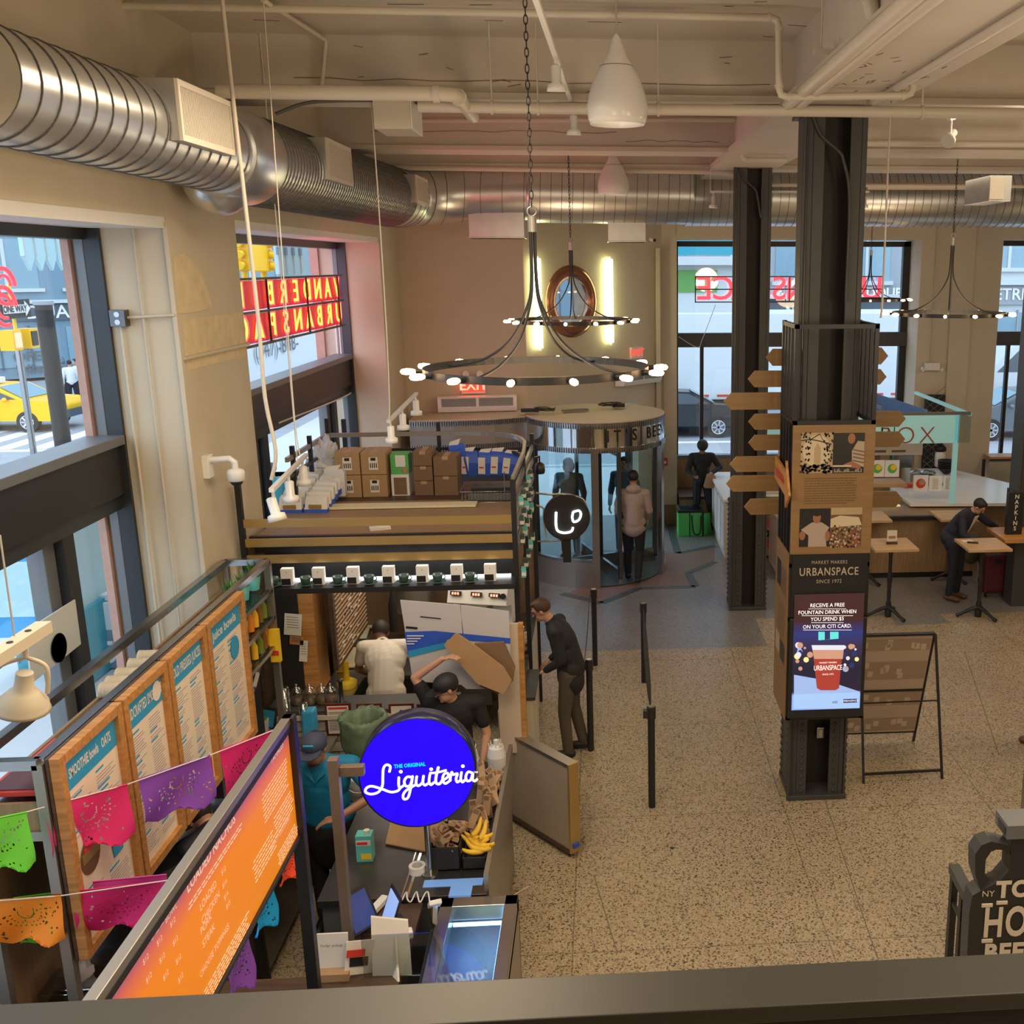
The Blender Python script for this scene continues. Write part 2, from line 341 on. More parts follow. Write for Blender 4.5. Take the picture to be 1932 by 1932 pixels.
w.prism([(XI + .001, p.y, p.z) for p in q0], (.003, 0, 0), 'bare_plaster')
w.box(XI, XI + .003, 8.15, 9.5, ax(340, 625, XI).z - .3, ax(340, 604, XI).z, 'bare_plaster')
for z in (4.22,): w.box(XI, XI + .03, 8.06, 9.52, z - .012, z + .012, 'wall_trim_paint')
w.box(XI - .02, XI + .012, 8.03, 8.08, 0, 5.2, 'wall_paint')
struct(w.build('wall_left'))
g = MB(); g.box(-3.885, -3.83, 8.0, 9.55, -.1, 7, 'granite'); g.box(-4.12, -4.0, 15.4, 17.2, -.1, 7, 'granite')
struct(g.build('wall_left_outer_pier'))
# the angled corner wall behind the revolving door
A0, A1, B1 = Vector((-3.15, 16.85)), Vector((-1.25, 17.1)), Vector((1.15, 19.55))
w = MB()
def wallseg(mb, p, q, z0, z1, t=.35, m='wall_paint'):
    d = (q - p).normalized(); n = Vector((-d.y, d.x)) * t
    mb.prism([(p.x, p.y, z0), (q.x, q.y, z0), (q.x, q.y, z1), (p.x, p.y, z1)], (n.x, n.y, 0), m)
wallseg(w, A0 - Vector((.3, 0)), A1, 0, 6.66)
Bd = (B1 - A1).normalized(); Bn = Vector((Bd.y, -Bd.x)); BL = (B1 - A1).length
def Bp(t, z, off=0.0): p = A1 + Bd * t + Bn * off; return Vector((p.x, p.y, z))
tc, zc, rr = 1.05, 4.30, .42
def seg(t0, t1, z0, z1): wallseg(w, A1 + Bd * t0, A1 + Bd * t1, z0, z1)
seg(0, .18, 0, 2.45); seg(BL - .75, BL, 0, 2.45); seg(0, BL, 2.45, zc - .6); seg(0, BL, zc + .6, 6.66); seg(0, tc - .6, zc - .6, zc + .6); seg(tc + .6, BL, zc - .6, zc + .6)
N = 40; inner = []; outer = []
for i in range(N):
    a = 2 * PI * i / N; ca, sa = math.cos(a), math.sin(a); k = .6 / max(abs(ca), abs(sa))
    inner.append((tc + rr * ca, zc + rr * sa)); outer.append((tc + k * ca, zc + k * sa))
for off, fl in ((0, 0), (-.35, 1)):
    vs = [Bp(t, z, off) for t, z in inner] + [Bp(t, z, off) for t, z in outer]
    w.add(vs, [(i, (i + 1) % N, (i + 1) % N + N, i + N) for i in range(N)], 'wall_paint')
w.add([Bp(t, z, 0) for t, z in inner] + [Bp(t, z, -.35) for t, z in inner], [(i, (i + 1) % N, (i + 1) % N + N, i + N) for i in range(N)], 'wall_trim_paint')
w.prism([Bp(.08, 3.3, .0), Bp(2.02, 3.3, .0), Bp(2.02, 6.1, .0), Bp(.08, 6.1, 0)][:0] or [Bp(.0, 2.6, 0), Bp(.02, 2.6, 0), Bp(.02, 6.1, 0)], (Bn * .002).to_3d(), 'wall_paint')
w.box(1.1, 1.38, 19.5, 20.4, 0, 6.66, 'wall_paint'); w.box(1.12, 1.4, 19.47, 19.6, 0, .38, 'panel_wood')
w.box(.98, 1.06, 19.3, 19.5, 0, 5.2, 'wall_trim_paint')
struct(w.build('wall_corner'))
# back wall
w = MB(); YI, YG = 19.45, 20.2
w.box(1.38, 5.95, YI, 20.5, 5.36, 6.66, 'wall_paint'); w.box(5.95, 7.5, YI, 20.5, 0, 6.66, 'wall_paint'); w.box(7.5, 15, YI, 20.5, 5.36, 6.66, 'wall_paint')
w.box(1.38, 5.95, 20.05, 20.5, 0, 1.16, 'panel_wood'); w.box(7.5, 15, 20.05, 20.5, 0, 1.02, 'wall_paint'); w.box(12.5, 15, YI, 20.5, 0, 6.66, 'wall_paint')
w.box(6.55, 6.95, YI - .06, YI, 0, 5.9, 'wall_paint'); w.box(6.0, 7.5, YI - .04, YI, 0, 1.3, 'wall_paint')
struct(w.build('wall_back'))
w = MB(); w.box(14.8, 15, -7, 20.5, 0, 6.66, 'wall_paint'); struct(w.build('wall_right'))
w = MB(); w.box(-4.2, 15, -7.2, -7, 0, 6.66, 'wall_paint'); struct(w.build('wall_front'))
# windows
def left_window(idx, y0, y1, zt, mull):
    t = D.objects.new('window_%d' % idx, None); COL.objects.link(t); t.location = (XW, (y0 + y1) / 2, .9); ROOTLOC[t.name] = Vector(t.location); struct(t)
    m = MB(); fr = 'window_frame'
    m.box(-3.80, -3.66, y0, y0 + .06, .8, zt, fr); m.box(-3.74, -3.62, y1 - .03, y1, .8, zt, fr); m.box(-3.88, -3.72, y0, y1, zt - .12, zt, fr)
    m.box(-3.81, -3.74, y1 - .03, y1, .8, zt - .1, 'frame_grey')
    m.box(-3.88, -3.66, y0, y1, 3.20, 3.60, 'black_steel'); m.box(-3.88, -3.62, y0, y1, 3.58, 3.65, 'frame_grey'); m.box(-3.88, -3.70, y0, y1, 3.08, 3.20, fr)
    m.box(-3.88, -3.62, y0, y1, .8, .92, 'frame_grey')
    for y in mull: m.box(-3.9, -3.72, y, y + .16, .9, 3.1, 'black_steel'); m.box(-3.9, -3.78, y - .14, y, .9, 3.1, 'frame_grey')
    m.build('window_frame', t, bev=.006)
    g = MB(); g.box(-3.815, -3.805, y0 + .1, y1 - .02, 3.64, zt - .1, 'glass'); g.build('pane', t)
    g = MB(); g.box(-3.815, -3.805, y0 + .1, y1 - .1, .9, 3.1, 'glass'); g.build('pane', t)
    return t
left_window(1, 2.2, 8.06, 5.2, [4.0, 7.15]); left_window(2, 9.52, 15.45, 5.24, [11.5, 14.55])
def back_window(idx, x0, x1, zt, zb, mull):
    t = D.objects.new('window_%d' % idx, None); COL.objects.link(t); t.location = ((x0 + x1) / 2, YG, zb); ROOTLOC[t.name] = Vector(t.location); struct(t)
    m = MB(); fr = 'black_steel'
    m.box(x0, x0 + .07, YG - .05, YG + .08, zb, zt, fr); m.box(x1 - .14, x1, YG - .05, YG + .08, zb, zt, fr); m.box(x0, x1, YG - .05, YG + .08, zt - .1, zt, fr)
    m.box(x0, x1, YG - .08, YG + .08, 3.35, 3.62, 'column_grey'); m.box(x0, x1, YG - .14, YG + .05, zb - .06, zb + .04, 'frame_grey')
    for x in mull: m.box(x, x + .07, YG - .03, YG + .06, zb, 3.36, fr)
    m.build('window_frame', t, bev=.004)
    g = MB(); g.box(x0 + .05, x1 - .1, YG + .01, YG + .018, 3.6, zt - .08, 'glass'); g.build('pane', t)
    g = MB(); g.box(x0 + .05, x1 - .1, YG + .01, YG + .018, zb, 3.36, 'glass'); g.build('pane', t)
back_window(3, 1.38, 5.95, 5.34, 1.2, [1.88, 3.6, 4.5]); back_window(4, 7.5, 12.5, 5.36, 1.04, [8.0, 8.35, 10.2])
# round window in the corner wall
t = D.objects.new('window_5', None); COL.objects.link(t); p = Bp(tc, zc - rr); t.location = p; ROOTLOC[t.name] = Vector(p); struct(t)
m = MB(); mat('copper', (0.34, 0.15, 0.09), 0.22, 0.75, noise=.25, nscale=14)
ring = [(rr + .02, -.14), (rr - .03, .0), (rr - .02, .05), (rr + .09, .06), (rr + .17, .03), (rr + .18, .0)]
cz = Bp(tc, zc); m.lathe(ring, cz, 'copper', 40, axis=(Bn.x, Bn.y, 0), cap=False); m.build('copper_rim', t)
m = MB(); m.cyl(Bp(tc, zc, -.10), Bp(tc, zc, -.12), rr, 'glass', 40); m.build('pane', t)
for k, tt in enumerate((.23, 1.90)):    # glowing tubes either side of the round window
    z0, z1 = (3.58, 5.0)
    t = thing('wall_tube_light', ['glowing yellow-green tube light left of the round window', 'glowing yellow-green tube light right of the round window'][k], 'light', Bp(tt, z0, .06), 'tube lights beside the round window')
    m = MB(); m.cyl(Bp(tt, z0, .08), Bp(tt, z1, .08), .055, 'tube_glow', 16); m.build('tube', t)
    m = MB(); m.cyl(Bp(tt, z0 - .05, .07), Bp(tt, z0, .07), .03, 'white', 12); m.cyl(Bp(tt, z1, .07), Bp(tt, z1 + .04, .07), .03, 'white', 12); m.build('end_cap', t)
# ---------------------------------------------------------------- steel columns
def column(x, y, w, dpt, zt, label, rivz):
    t = thing('steel_column', label, 'column', (x, y, 0), 'riveted steel columns'); t['kind'] = 'structure'
    m = MB(); h = w / 2; e = dpt / 2
    for s in (-1, 1):
        m.box(x + s * h, x + s * (h - .045), y - e, y + e, 0, zt, 'column_grey')
        m.box(x + s * (h - .045), x + s * (h - .14), y - e, y - e + .02, 0, zt, 'column_grey'); m.box(x + s * (h - .045), x + s * (h - .14), y + e - .02, y + e, 0, zt, 'column_grey')
        m.box(x + s * h, x + s * (h + .02), y - e - .02, y + e + .02, 0, rivz, 'column_grey')
    m.box(x - h + .04, x + h - .04, y - .02, y + .02, 0, zt, 'column_web'); m.box(x - h - .03, x + h + .03, y - e - .04, y + e + .04, 0, .05, 'column_grey')
    m.build('shaft', t, bev=.006)
    m = MB(); k = int(rivz / .075)
    for s in (-1, 1):
        for i in range(k):
            z = .08 + i * .075
            for yy in (y - e + .03, y - e + .1, y + e - .05): m.ball((x + s * (h + .02), yy, z), .027, 'column_grey', 8, (.8, 1, 1))
        for i in range(k): m.ball((x + s * (h - .09), y - e - .004, .08 + i * .075), .016, 'column_grey', 8, (1, .7, 1))
    m.build('rivets', t)
    m = MB(); m.box(x - h - .05, x + h + .05, y - e - .03, y + e + .03, zt - .03, zt, 'column_grey'); m.cyl((x - h - .03, y - e - .02, 0), (x - h - .03, y - e - .02, zt), .018, 'column_grey', 8)
    m.tube(smoothpts([(x - h + .03, y - e - .02, zt - .05), (x - h + .1, y - e - .03, zt - .2), (x, y - e - .03, zt - .32), (x + h - .2, y - e - .03, zt - .4), (x + h - .14, y - e - .03, zt - .7), (x + h - .14, y - e - .03, 4.6 if y < 10 else 5.9)]), .014, 'column_grey', 6)
    m.build('conduit', t); return t
column(1.935, 8.98, .49, .46, 6.12, 'nearer dark grey steel column carrying the sign tower and screen', 1.25)
column(2.045, 14.45, .47, .40, 6.2, 'farther dark grey riveted steel column behind the arrow signs', 1.6)
column(6.40, 14.75, .55, .45, 6.2, 'dark grey column at the right edge beside the napkin stand', 1.6)
# outlet on the near column foot
t = MB(); p = ay(1548, 1383, 8.9); t.box(p.x - .035, p.x + .035, 8.9, 8.955, p.z - .055, p.z + .055, 'steel'); t.box(p.x - .018, p.x + .018, 8.893, 8.9, p.z - .035, p.z + .035, 'white')
tag(t.build('power_outlet', bev=.004), 'small grey outlet box at the foot of the nearer column', 'outlet')
# ================================================================ ducts, pipes, lamps
def duct(name, label, path, rs, parent=None, pitch=.09, seam=.008):
    t = thing(name, label, 'duct', path[0], 'spiral ducts under the ceiling')
    m = MB(); m.tube(path, rs, 'galv', 40); m.build('duct_shell', t)
    m = MB(); d = 0; P = [Vector(p) for p in path]; acc = 0
    for i in range(len(P) - 1):
        a, b = P[i], P[i + 1]; L = (b - a).length; ra, rb = rs[i], rs[i + 1]; dr = (b - a).normalized()
        while acc < L:
            c = a + dr * acc; r = ra + (rb - ra) * acc / L + .0035
            u = Vector((0, 0, 1)); v = dr.cross(u).normalized(); sk = dr * .04
            m.tube([c + (u * math.cos(x) + v * math.sin(x)) * r + sk * (math.cos(x) * .5) for x in [2 * PI * k / 36 for k in range(36)]], seam * .5, 'galv_seam', 5, closed=True)
            acc += pitch
        acc -= L
    o = m.build('seam', t); return t
Xd, zd = -2.74, 5.695
L1 = [(Xd, 4.98, zd), (Xd, 8.0, zd)]
duct('duct', 'silver spiral duct along the left wall, nearest length with one square outlet', L1, [.255, .285], pitch=.17)
bend = [(Xd, 8.55, zd), (-2.72, 14.1, 5.76)]
duct('duct', 'silver spiral duct above the left wall, tightly ribbed length towards the corner', bend, [.335, .37], pitch=.085, seam=.012)
Yd = 15.75; zb_ = 5.93
curve = [(-2.72, 14.1, 5.76)] + [(-1.75 - .97 * math.cos(a), 14.75 + .75 * math.sin(a), 5.76 + .08 * a) for a in [PI * .5 * k / 8 for k in range(1, 9)]] + [(-1.0, 15.5, 5.9)]
duct('duct', 'silver duct elbow turning from the left wall to the back wall', curve, [.375] * len(curve), pitch=.3)
duct('duct', 'silver spiral duct crossing above the corner wall, left of the column', [(-1.0, 15.5, 5.9), (1.3, 15.6, 5.88)], [.41, .41], pitch=.15)
duct('duct', 'silver spiral duct along the back, running right behind both columns', [(1.3, 16.6, 5.9), (12, 16.6, 5.9)], [.41, .41], pitch=.13)
duct('duct', 'short silver duct coming in at the upper right with a square outlet', [(5.6, 12.6, 5.65), (9.0, 11.2, 5.65)], [.27, .27], pitch=.11)
# collars between duct lengths
m = MB(); m.lathe([(.30, -.02), (.31, .0), (.335, .30), (.35, .56), (.34, .6)], (Xd, 8.0, zd - .0), 'galv', 40, axis=(0, 1, 0)); m.ball((Xd - .1, 8.3, zd - .18), .3, 'galv', 24, (.8, 1.1, .85)); tag(m.build('duct_collar'), 'smooth silver collar where the left duct steps down', 'duct')
for (p, ax_, r) in [((1.25, 15.6, 5.88), (1, 0, 0), .40), ((-1.0, 15.5, 5.9), (1, .04, 0), .395)]:
    m = MB(); m.lathe([(r - .012, -.04), (r, -.03), (r, .03), (r - .012, .04)], p, 'galv', 40, axis=ax_); tag(m.build('duct_band'), 'smooth band round the back duct ' + ('at the left of the column' if p[0] > 0 else 'above the corner wall'), 'duct band')
def outlet(px, sz, name_lab, X=-2.42):
    (u0, v0), (u1, v1), (u2, v2) = px   # front-face near-top, near-bottom, far-bottom
    a = ax(u0, v0, X); b = ax(u1, v1, X); c = ax(u2, v2, X); z0, z1 = b.z, a.z; y0, y1 = a.y, c.y
    t = thing('air_outlet', name_lab, 'vent', (X, (y0 + y1) / 2, z0), 'square outlets on the left duct')
    m = MB(); m.box(-2.86, X, y0, y1, z0, z1, 'galv'); m.build('neck', t)
    m = MB(); e = .035
    m.box(X, X + .02, y0, y0 + e, z0 + e, z1 - e, 'pipe_paint'); m.box(X, X + .02, y1 - e, y1, z0 + e, z1 - e, 'pipe_paint'); m.box(X, X + .02, y0, y1, z0, z0 + e, 'pipe_paint'); m.box(X, X + .02, y0, y1, z1 - e, z1, 'pipe_paint'); m.build('frame', t)
    m = MB(); k = int((y1 - y0 - 2 * e) / .022)
    m.box(X - .01, X + .001, y0 + e, y1 - e, z0 + e, z1 - e, 'frame_grey')
    for i in range(k): y = y0 + e + (i + .5) * .022; m.box(X, X + .014, y - .005, y + .005, z0 + e, z1 - e, 'pipe_paint')
    m.build('grille', t)
outlet([(327, 147), (340, 265), (440, 290)], 0, 'biggest square duct outlet with slatted grille, nearest the camera')
outlet([(612, 259), (617, 338), (663, 351)], 0, 'middle square duct outlet with slatted grille', -2.36)
outlet([(782, 329), (785, 382), (806, 383)], 0, 'smallest farthest square duct outlet with pale grille', -2.30)
for (u0, v0, u1, v1, y) in [(885, 425, 990, 450, 15.3), (1147, 435, 1218, 457, 15.5)]:
    a = ay(u0, v0, y); b = ay(u1, v1, y); m = MB(); m.box(a.x, b.x, y - .05, y + .35, b.z, a.z + .25, 'galv'); m.box(a.x - .01, b.x + .01, y - .06, y + .36, b.z, b.z + .02, 'galv')
    tag(m.build('duct_outlet', bev=.005), 'flat silver outlet under the back duct, ' + ('left of the round window' if u0 < 1000 else 'right of the round window'), 'vent', 'flat outlets under the back duct')
a = ay(1850, 335, 11.9); b = ay(1882, 383, 11.9); m = MB(); m.box(a.x, a.x + .25, 11.6, 12.4, b.z, a.z, 'galv'); m.box(a.x - .0, a.x + .16, 11.58, 11.6, b.z + .02, a.z - .02, 'pipe_paint')
tag(m.build('duct_outlet', bev=.005), 'square outlet on the duct at the upper right', 'vent')
# pipes
def pipe(label, pts, r, name='pipe', m_='pipe_paint', joints=True, n=10):
    m = MB(); P = [Vector(p) for p in pts]; Q = [P[0]]
    for i in range(1, len(P) - 1):
        a = (P[i - 1] - P[i]).normalized(); b = (P[i + 1] - P[i]).normalized(); k = min(r * 2.2, (P[i] - P[i - 1]).length * .4, (P[i + 1] - P[i]).length * .4)
        s, e = P[i] + a * k, P[i] + b * k
        Q += [s, (s + e) * .25 + P[i] * .5, e]
    Q.append(P[-1]); m.tube(Q, r, m_, n)
    if joints:
        for i in range(1, len(P) - 1):
            for d in ((P[i - 1] - P[i]).normalized(), (P[i + 1] - P[i]).normalized()): m.cyl(P[i] + d * r * 2.3, P[i] + d * r * 3.2, r * 1.22, m_, n)
    tag(m.build(name), label, 'pipe', 'painted ceiling pipes'); return
def hang(mb, p, top=6.66, r=.006): mb.cyl(p, (p[0], p[1], top), r, 'pipe_paint', 6)
a = ay(410, 172, 7.9); b = ay(860, 172, 7.9); pipe('thick cream pipe above the left duct ending in an elbow', [a, (b.x, 7.9, a.z), (b.x, 8.9, a.z - .02)], .05)
a = ay(790, 210, 8.4); b = ay(1940, 206, 8.4); zz = (a.z + b.z) / 2; pipe('long cream pipe crossing in front of the column head', [(a.x, 8.4, zz), (b.x + .4, 8.4, zz)], .042, joints=False)
for u in (928, 1015, 1242, 1740): m = MB(); p = ay(u, 200, 8.4); m.cyl((p.x, 8.4, zz), (p.x, 8.4, 6.66), .007, 'pipe_paint', 6); m.cyl((p.x - .01, 8.4, zz), (p.x + .01, 8.4, zz), .052, 'pipe_paint', 14); tag(m.build('pipe_hanger'), 'thin rod and ring holding the long cream pipe', 'hanger', 'rods holding the long cream pipe')
a = ay(225, 15, 7.7); zt_ = 6.60
pipe('cream sprinkler pipe high along the beam dropping at its right end', [(ay(225, 15, 7.7).x, 7.75, zt_ - .02), (ay(1470, 22, 7.75).x, 7.75, zt_ - .02), (ay(1470, 183, 7.75).x, 7.75, ay(1470, 183, 7.75).z), (ay(1722, 180, 7.75).x, 7.75, ay(1722, 180, 7.75).z), (ay(1722, 145, 7.75).x, 7.75, 6.4)], .026)
pipe('cream pipe branch dropping down the ceiling at left', [(ay(520, 0, 7.9).x, 7.6, 6.6), (ay(600, 75, 8.6).x, 8.85, 6.6), (ay(603, 178, 8.85).x, 8.88, 6.18)], .017)
for k, (u0, v0, u1, v1, r) in enumerate([(1506, 175, 1709, 0, .045), (1530, 175, 1770, -20, .042)]):
    a = az(u0, v0, 6.12); pipe('cream pipe running lengthwise under the girder, ' + ('left one' if k == 0 else 'right one') + ' of the pair', [(a.x, 3, 6.1), (a.x, 8.6, 6.1)], r, joints=False)
pipe('cream conduit along the right side of the girder', [(2.12, 4, 6.13), (2.12, 8.5, 6.13)], .028, joints=False)
pipe('short cream cross pipe below the girder with a drop', [(ay(1640, -20, 6.2).x, 6.2, 6.6), (ay(1640, 40, 6.2).x, 6.2, ay(1640, 40, 6.2).z), (ay(1960, 34, 6.2).x, 6.2, ay(1940, 34, 6.2).z)], .045)
m = MB(); a = ay(1535, 97, 7.2); b = ay(1655, 97, 7.2); m.box(a.x, b.x, 7.18, 7.22, a.z - .015, a.z + .015, 'pipe_paint'); hang(m, (a.x + .05, 7.2, a.z)); hang(m, (b.x - .05, 7.2, a.z)); tag(m.build('pipe_trapeze'), 'cream bar hung across the girder pipes', 'hanger')
pipe('thin cream pipe stepping down to the girder at mid ceiling', [(ay(1270, 226, 12.6).x, 12.6, ay(1270, 226, 12.6).z), (ay(1397, 226, 12.6).x, 12.6, ay(1397, 226, 12.6).z), (ay(1400, 302, 12.6).x, 12.6, ay(1400, 302, 12.6).z), (ay(1484, 302, 12.6).x, 12.6, ay(1484, 302, 12.6).z)], .03)
pipe('thin cream pipe along the second beam', [(ay(738, 225, 12.5).x, 12.55, ay(738, 228, 12.55).z), (ay(1270, 226, 12.6).x, 12.55, ay(1270, 226, 12.55).z)], .024, joints=False)
pipe('cream pipe above the back duct with couplings', [(ay(745, 316, 14.7).x, 14.75, ay(745, 316, 14.75).z), (ay(1395, 325, 14.75).x, 14.75, ay(1395, 325, 14.75).z)], .035, joints=False)
pipe('cream pipe at the far right below the ceiling', [(ay(1632, 270, 12.4).x, 12.4, ay(1632, 270, 12.4).z), (ay(1960, 272, 12.4).x, 12.4, ay(1960, 272, 12.4).z)], .035, joints=False)
pipe('thin cream pipe behind the columns under the far ceiling', [(ay(1430, 325, 14.7).x, 14.72, 5.97), (ay(1960, 322, 14.7).x, 14.72, 5.97)], .024, joints=False)
pipe('cream pipe seen through the far right bay', [(ay(1635, 350, 15.9).x, 15.86, ay(1635, 352, 15.9).z), (ay(1850, 352, 15.9).x, 15.86, ay(1850, 352, 15.9).z)], .05, joints=False)
pipe('bundle of dark cables sagging along the beam', smoothpts([ay(520, 215, 8.7), ay(575, 195, 8.7), ay(640, 190, 8.7), ay(740, 190, 8.7), ay(850, 198, 8.7), ay(960, 200, 8.7), ay(1080, 196, 8.7), ay(1290, 202, 8.7), ay(1400, 200, 8.7), ay(1500, 200, 8.7)]), .014, name='cable_bundle', m_='galv_seam', joints=False, n=6)
m = MB(); a = ay(705, 190, 8.5); b = ay(778, 245, 8.5); m.box(a.x, b.x, 8.45, 8.93, b.z, a.z + .05, 'wall_trim_paint'); m.box(b.x, b.x + .01, 8.45, 8.93, b.z, a.z, 'white'); tag(m.build('speaker_box', bev=.006), 'cream rectangular box hung under the beam', 'box')
# drop cords from the ceiling
def cord(label, pts, r=.006, m_='pipe_paint'):
    m = MB(); m.tube(smoothpts(pts, 4), r, m_, 6); tag(m.build('cable'), label, 'cable', 'cables hanging from the ceiling')
cord('thick cream cable dropping to the track light beside the coffee stall', [ay(418, -10, 7.4), ay(440, 190, 7.4), ay(462, 380, 7.4), ay(487, 600, 7.4), ay(500, 750, 7.4), ay(520, 850, 7.4), ay(512, 905, 7.4)], .014)
cord('thin wire dropping at the left of the second window', [ay(496, -10, 7.6), ay(512, 200, 7.6), ay(535, 520, 7.6), ay(556, 790, 7.6), ay(566, 860, 7.6)], .004)
cord('thin wire beside the pink wall', [ay(700, 190, 9), ay(712, 350, 9), ay(728, 600, 9), ay(735, 760, 9), ay(733, 795, 9)], .006)
cord('cream cable hanging from the ceiling right of the column', [(ay(1677, 275, 12).x, 12, 6.66), ay(1677, 275, 12), ay(1665, 560, 12), ay(1661, 600, 12)], .012)
# pendants
def pendant(px, py, Y_, label, s=1.0):
    p = ay(px, py, Y_)
    t = thing('pendant_lamp', label, 'lamp', p, 'bell pendants')
    m = MB(); m.lathe([(.008, .30), (.03, .27), (.075, .15), (.115, .09), (.117, .085), (.165, .0), (.20, -.1), (.215, -.18), (.205, -.25), (.19, -.29), (.175, -.29), (.19, -.18), (.15, -.02), (.02, .08)], p, 'white_gloss', 40)
    m.build('shade', t); m = MB(); m.lathe([(.112, .087), (.118, .09), (.112, .094)], p, 'galv_seam', 40); m.build('seam_ring', t)
    m = MB(); m.cyl(p + Vector((0, 0, .28)), (p.x, p.y, 6.66), .006, 'cable', 6); m.build('cord', t)
    m = MB(); m.ball(p + Vector((0, 0, -.12)), .05, 'lamp_glow', 12); m.build('bulb', t)
pendant(1164, 152, 7.7, 'large cream bell pendant, nearest the camera'); pendant(1157, 325, 14.5, 'cream bell pendant in front of the back duct'); pendant(1658, 390, 18.3, 'cream bell pendant seen right of the near column')
# track lights
def spot(p, d, parent, s=1.0, hang_=.12, glow='lamp_glow'):
    p = Vector(p); d = Vector(d).normalized()
    m = MB(); m.cyl(p + Vector((0, 0, hang_)), p + Vector((0, 0, .03)), .012 * s, 'white', 8)
    m.lathe([(.02 * s, -.10 * s), (.035 * s, -.09 * s), (.035 * s, .02 * s), (.062 * s, .03 * s), (.068 * s, .075 * s), (.060 * s, .075 * s)], p, 'white_gloss', 20, axis=d)
    o = m.build('spotlight', parent); g = MB(); g.cyl(p + d * .058 * s, p + d * .068 * s, .06 * s, glow, 20); g.build('lens', o)
def track(label, a, b, spots, s=1.0, wires=()):
    a, b = Vector(a), Vector(b); t = thing('track_light', label, 'light', (a + b) / 2, 'track lights')
    m = MB(); m.beam(a, b, .035 * s, .03 * s, 'white'); m.build('rail', t)
    for (k, d) in spots: spot(a.lerp(b, k) - Vector((0, 0, .16 * s)), d, t, s, .16 * s)
    if wires:
        m = MB()
        for k in wires: p = a.lerp(b, k); m.cyl(p, (p.x, p.y, 6.66), .004, 'white', 6)
        m.build('suspension', t)
track('white ceiling track above the ring chandelier with two lit spots', ay(1005, -20, 5.6), ay(1083, 208, 9.2), [(.42, (0, .1, -1)), (.97, (0, .1, -1))], .9)
track('short white track hanging at the left of the air curtain with three spots', ay(733, 795, 9.0), ay(786, 742, 10.2), [(.05, (0, 0, -1)), (.45, (0, 0, -1)), (.95, (0, 0, -1))], .85)
track('long beige track light over the coffee stall with three spots', ay(512, 925, 7.4), ay(578, 858, 9.6), [(.03, (.25, -.1, -1)), (.42, (0, 0, -1)), (.85, (0, 0, -1))], 1.0, wires=(.7,))
track('white track high at the upper right with tilted spots', ay(1790, 225, 9.6), ay(1800, 222, 9.7), [(.5, (-.5, -.6, -.5))], 1.0, wires=(.5,))
track('white track in front of the back duct between the columns', ay(1340, 362, 14.6), ay(1640, 362, 14.6), [(.02, (0, 0, -1)), (.97, (0, 0, -1))], .9, wires=(.0, .97))
t = thing('track_light', 'beige track spotlight at the left edge over the menu boards', 'light', ax(20, 1210, -2.2), 'track lights')
a, b = ax(-60, 1275, -2.25), ax(84, 1182, -2.25); m = MB(); m.beam(a, b, .06, .045, 'wall_trim_paint', up=(0, 0, 1)); m.build('rail', t)
m = MB(); q = ax(45, 1205, -2.25)
for du in (-18, 2, 22): p = a.lerp(b, .5 + du / 80); m.cyl(p + Vector((0, 0, .02)), p + Vector((0, 0, .026)), .012, 'black', 10)
m.cyl(ax(0, 1010, -2.25), ax(27, 1200, -2.25), .004, 'cable', 6); m.build('fittings', t)
q = ax(48, 1240, -2.25); m = MB(); m.cyl(q + Vector((0, 0, .08)), q, .012, 'wall_trim_paint', 8); m.tube(smoothpts([q, q + Vector((-.09, -.03, -.03)), q + Vector((-.11, -.04, -.14)), q + Vector((-.08, -.05, -.18))]), .009, 'wall_trim_paint', 6); m.tube(smoothpts([q, q + Vector((.06, .02, -.05)), q + Vector((.05, .02, -.16))]), .009, 'wall_trim_paint', 6)
c0 = q + Vector((-.03, -.01, -.18)); m.lathe([(.03, .13), (.035, .06), (.05, .05), (.09, .0), (.092, -.02), (.1, -.03), (.088, -.03)], c0, 'wall_trim_paint', 24, axis=(.25, -.1, 1)); o = m.build('spotlight', t)
g = MB(); g.cyl(c0 + Vector((-.008, 0, -.03)), c0 + Vector((-.009, 0, -.036)), .085, 'lamp_glow', 24); g.build('lens', o)
# bare bright bulb upper right
p = ay(1912, 198, 9.5); t = thing('globe_bulb', 'bright bare round bulb glowing at the upper right', 'lamp', p); m = MB(); m.ball(p, .075, 'lamp_glow', 20); m.build('globe', t); m = MB(); m.cyl(p + Vector((0, 0, .06)), p + Vector((0, 0, .2)), .03, 'white', 12); m.cyl(p + Vector((0, 0, .2)), (p.x, p.y, 6.4), .01, 'white', 6); m.build('holder', t)
l = D.lights.new('globe_bulb_light', 'POINT'); l.energy = 25; l.color = WARM; l.shadow_soft_size = .12; o = D.objects.new('globe_bulb_light', l); COL.objects.link(o); o.location = p - Vector((0, .1, .1))
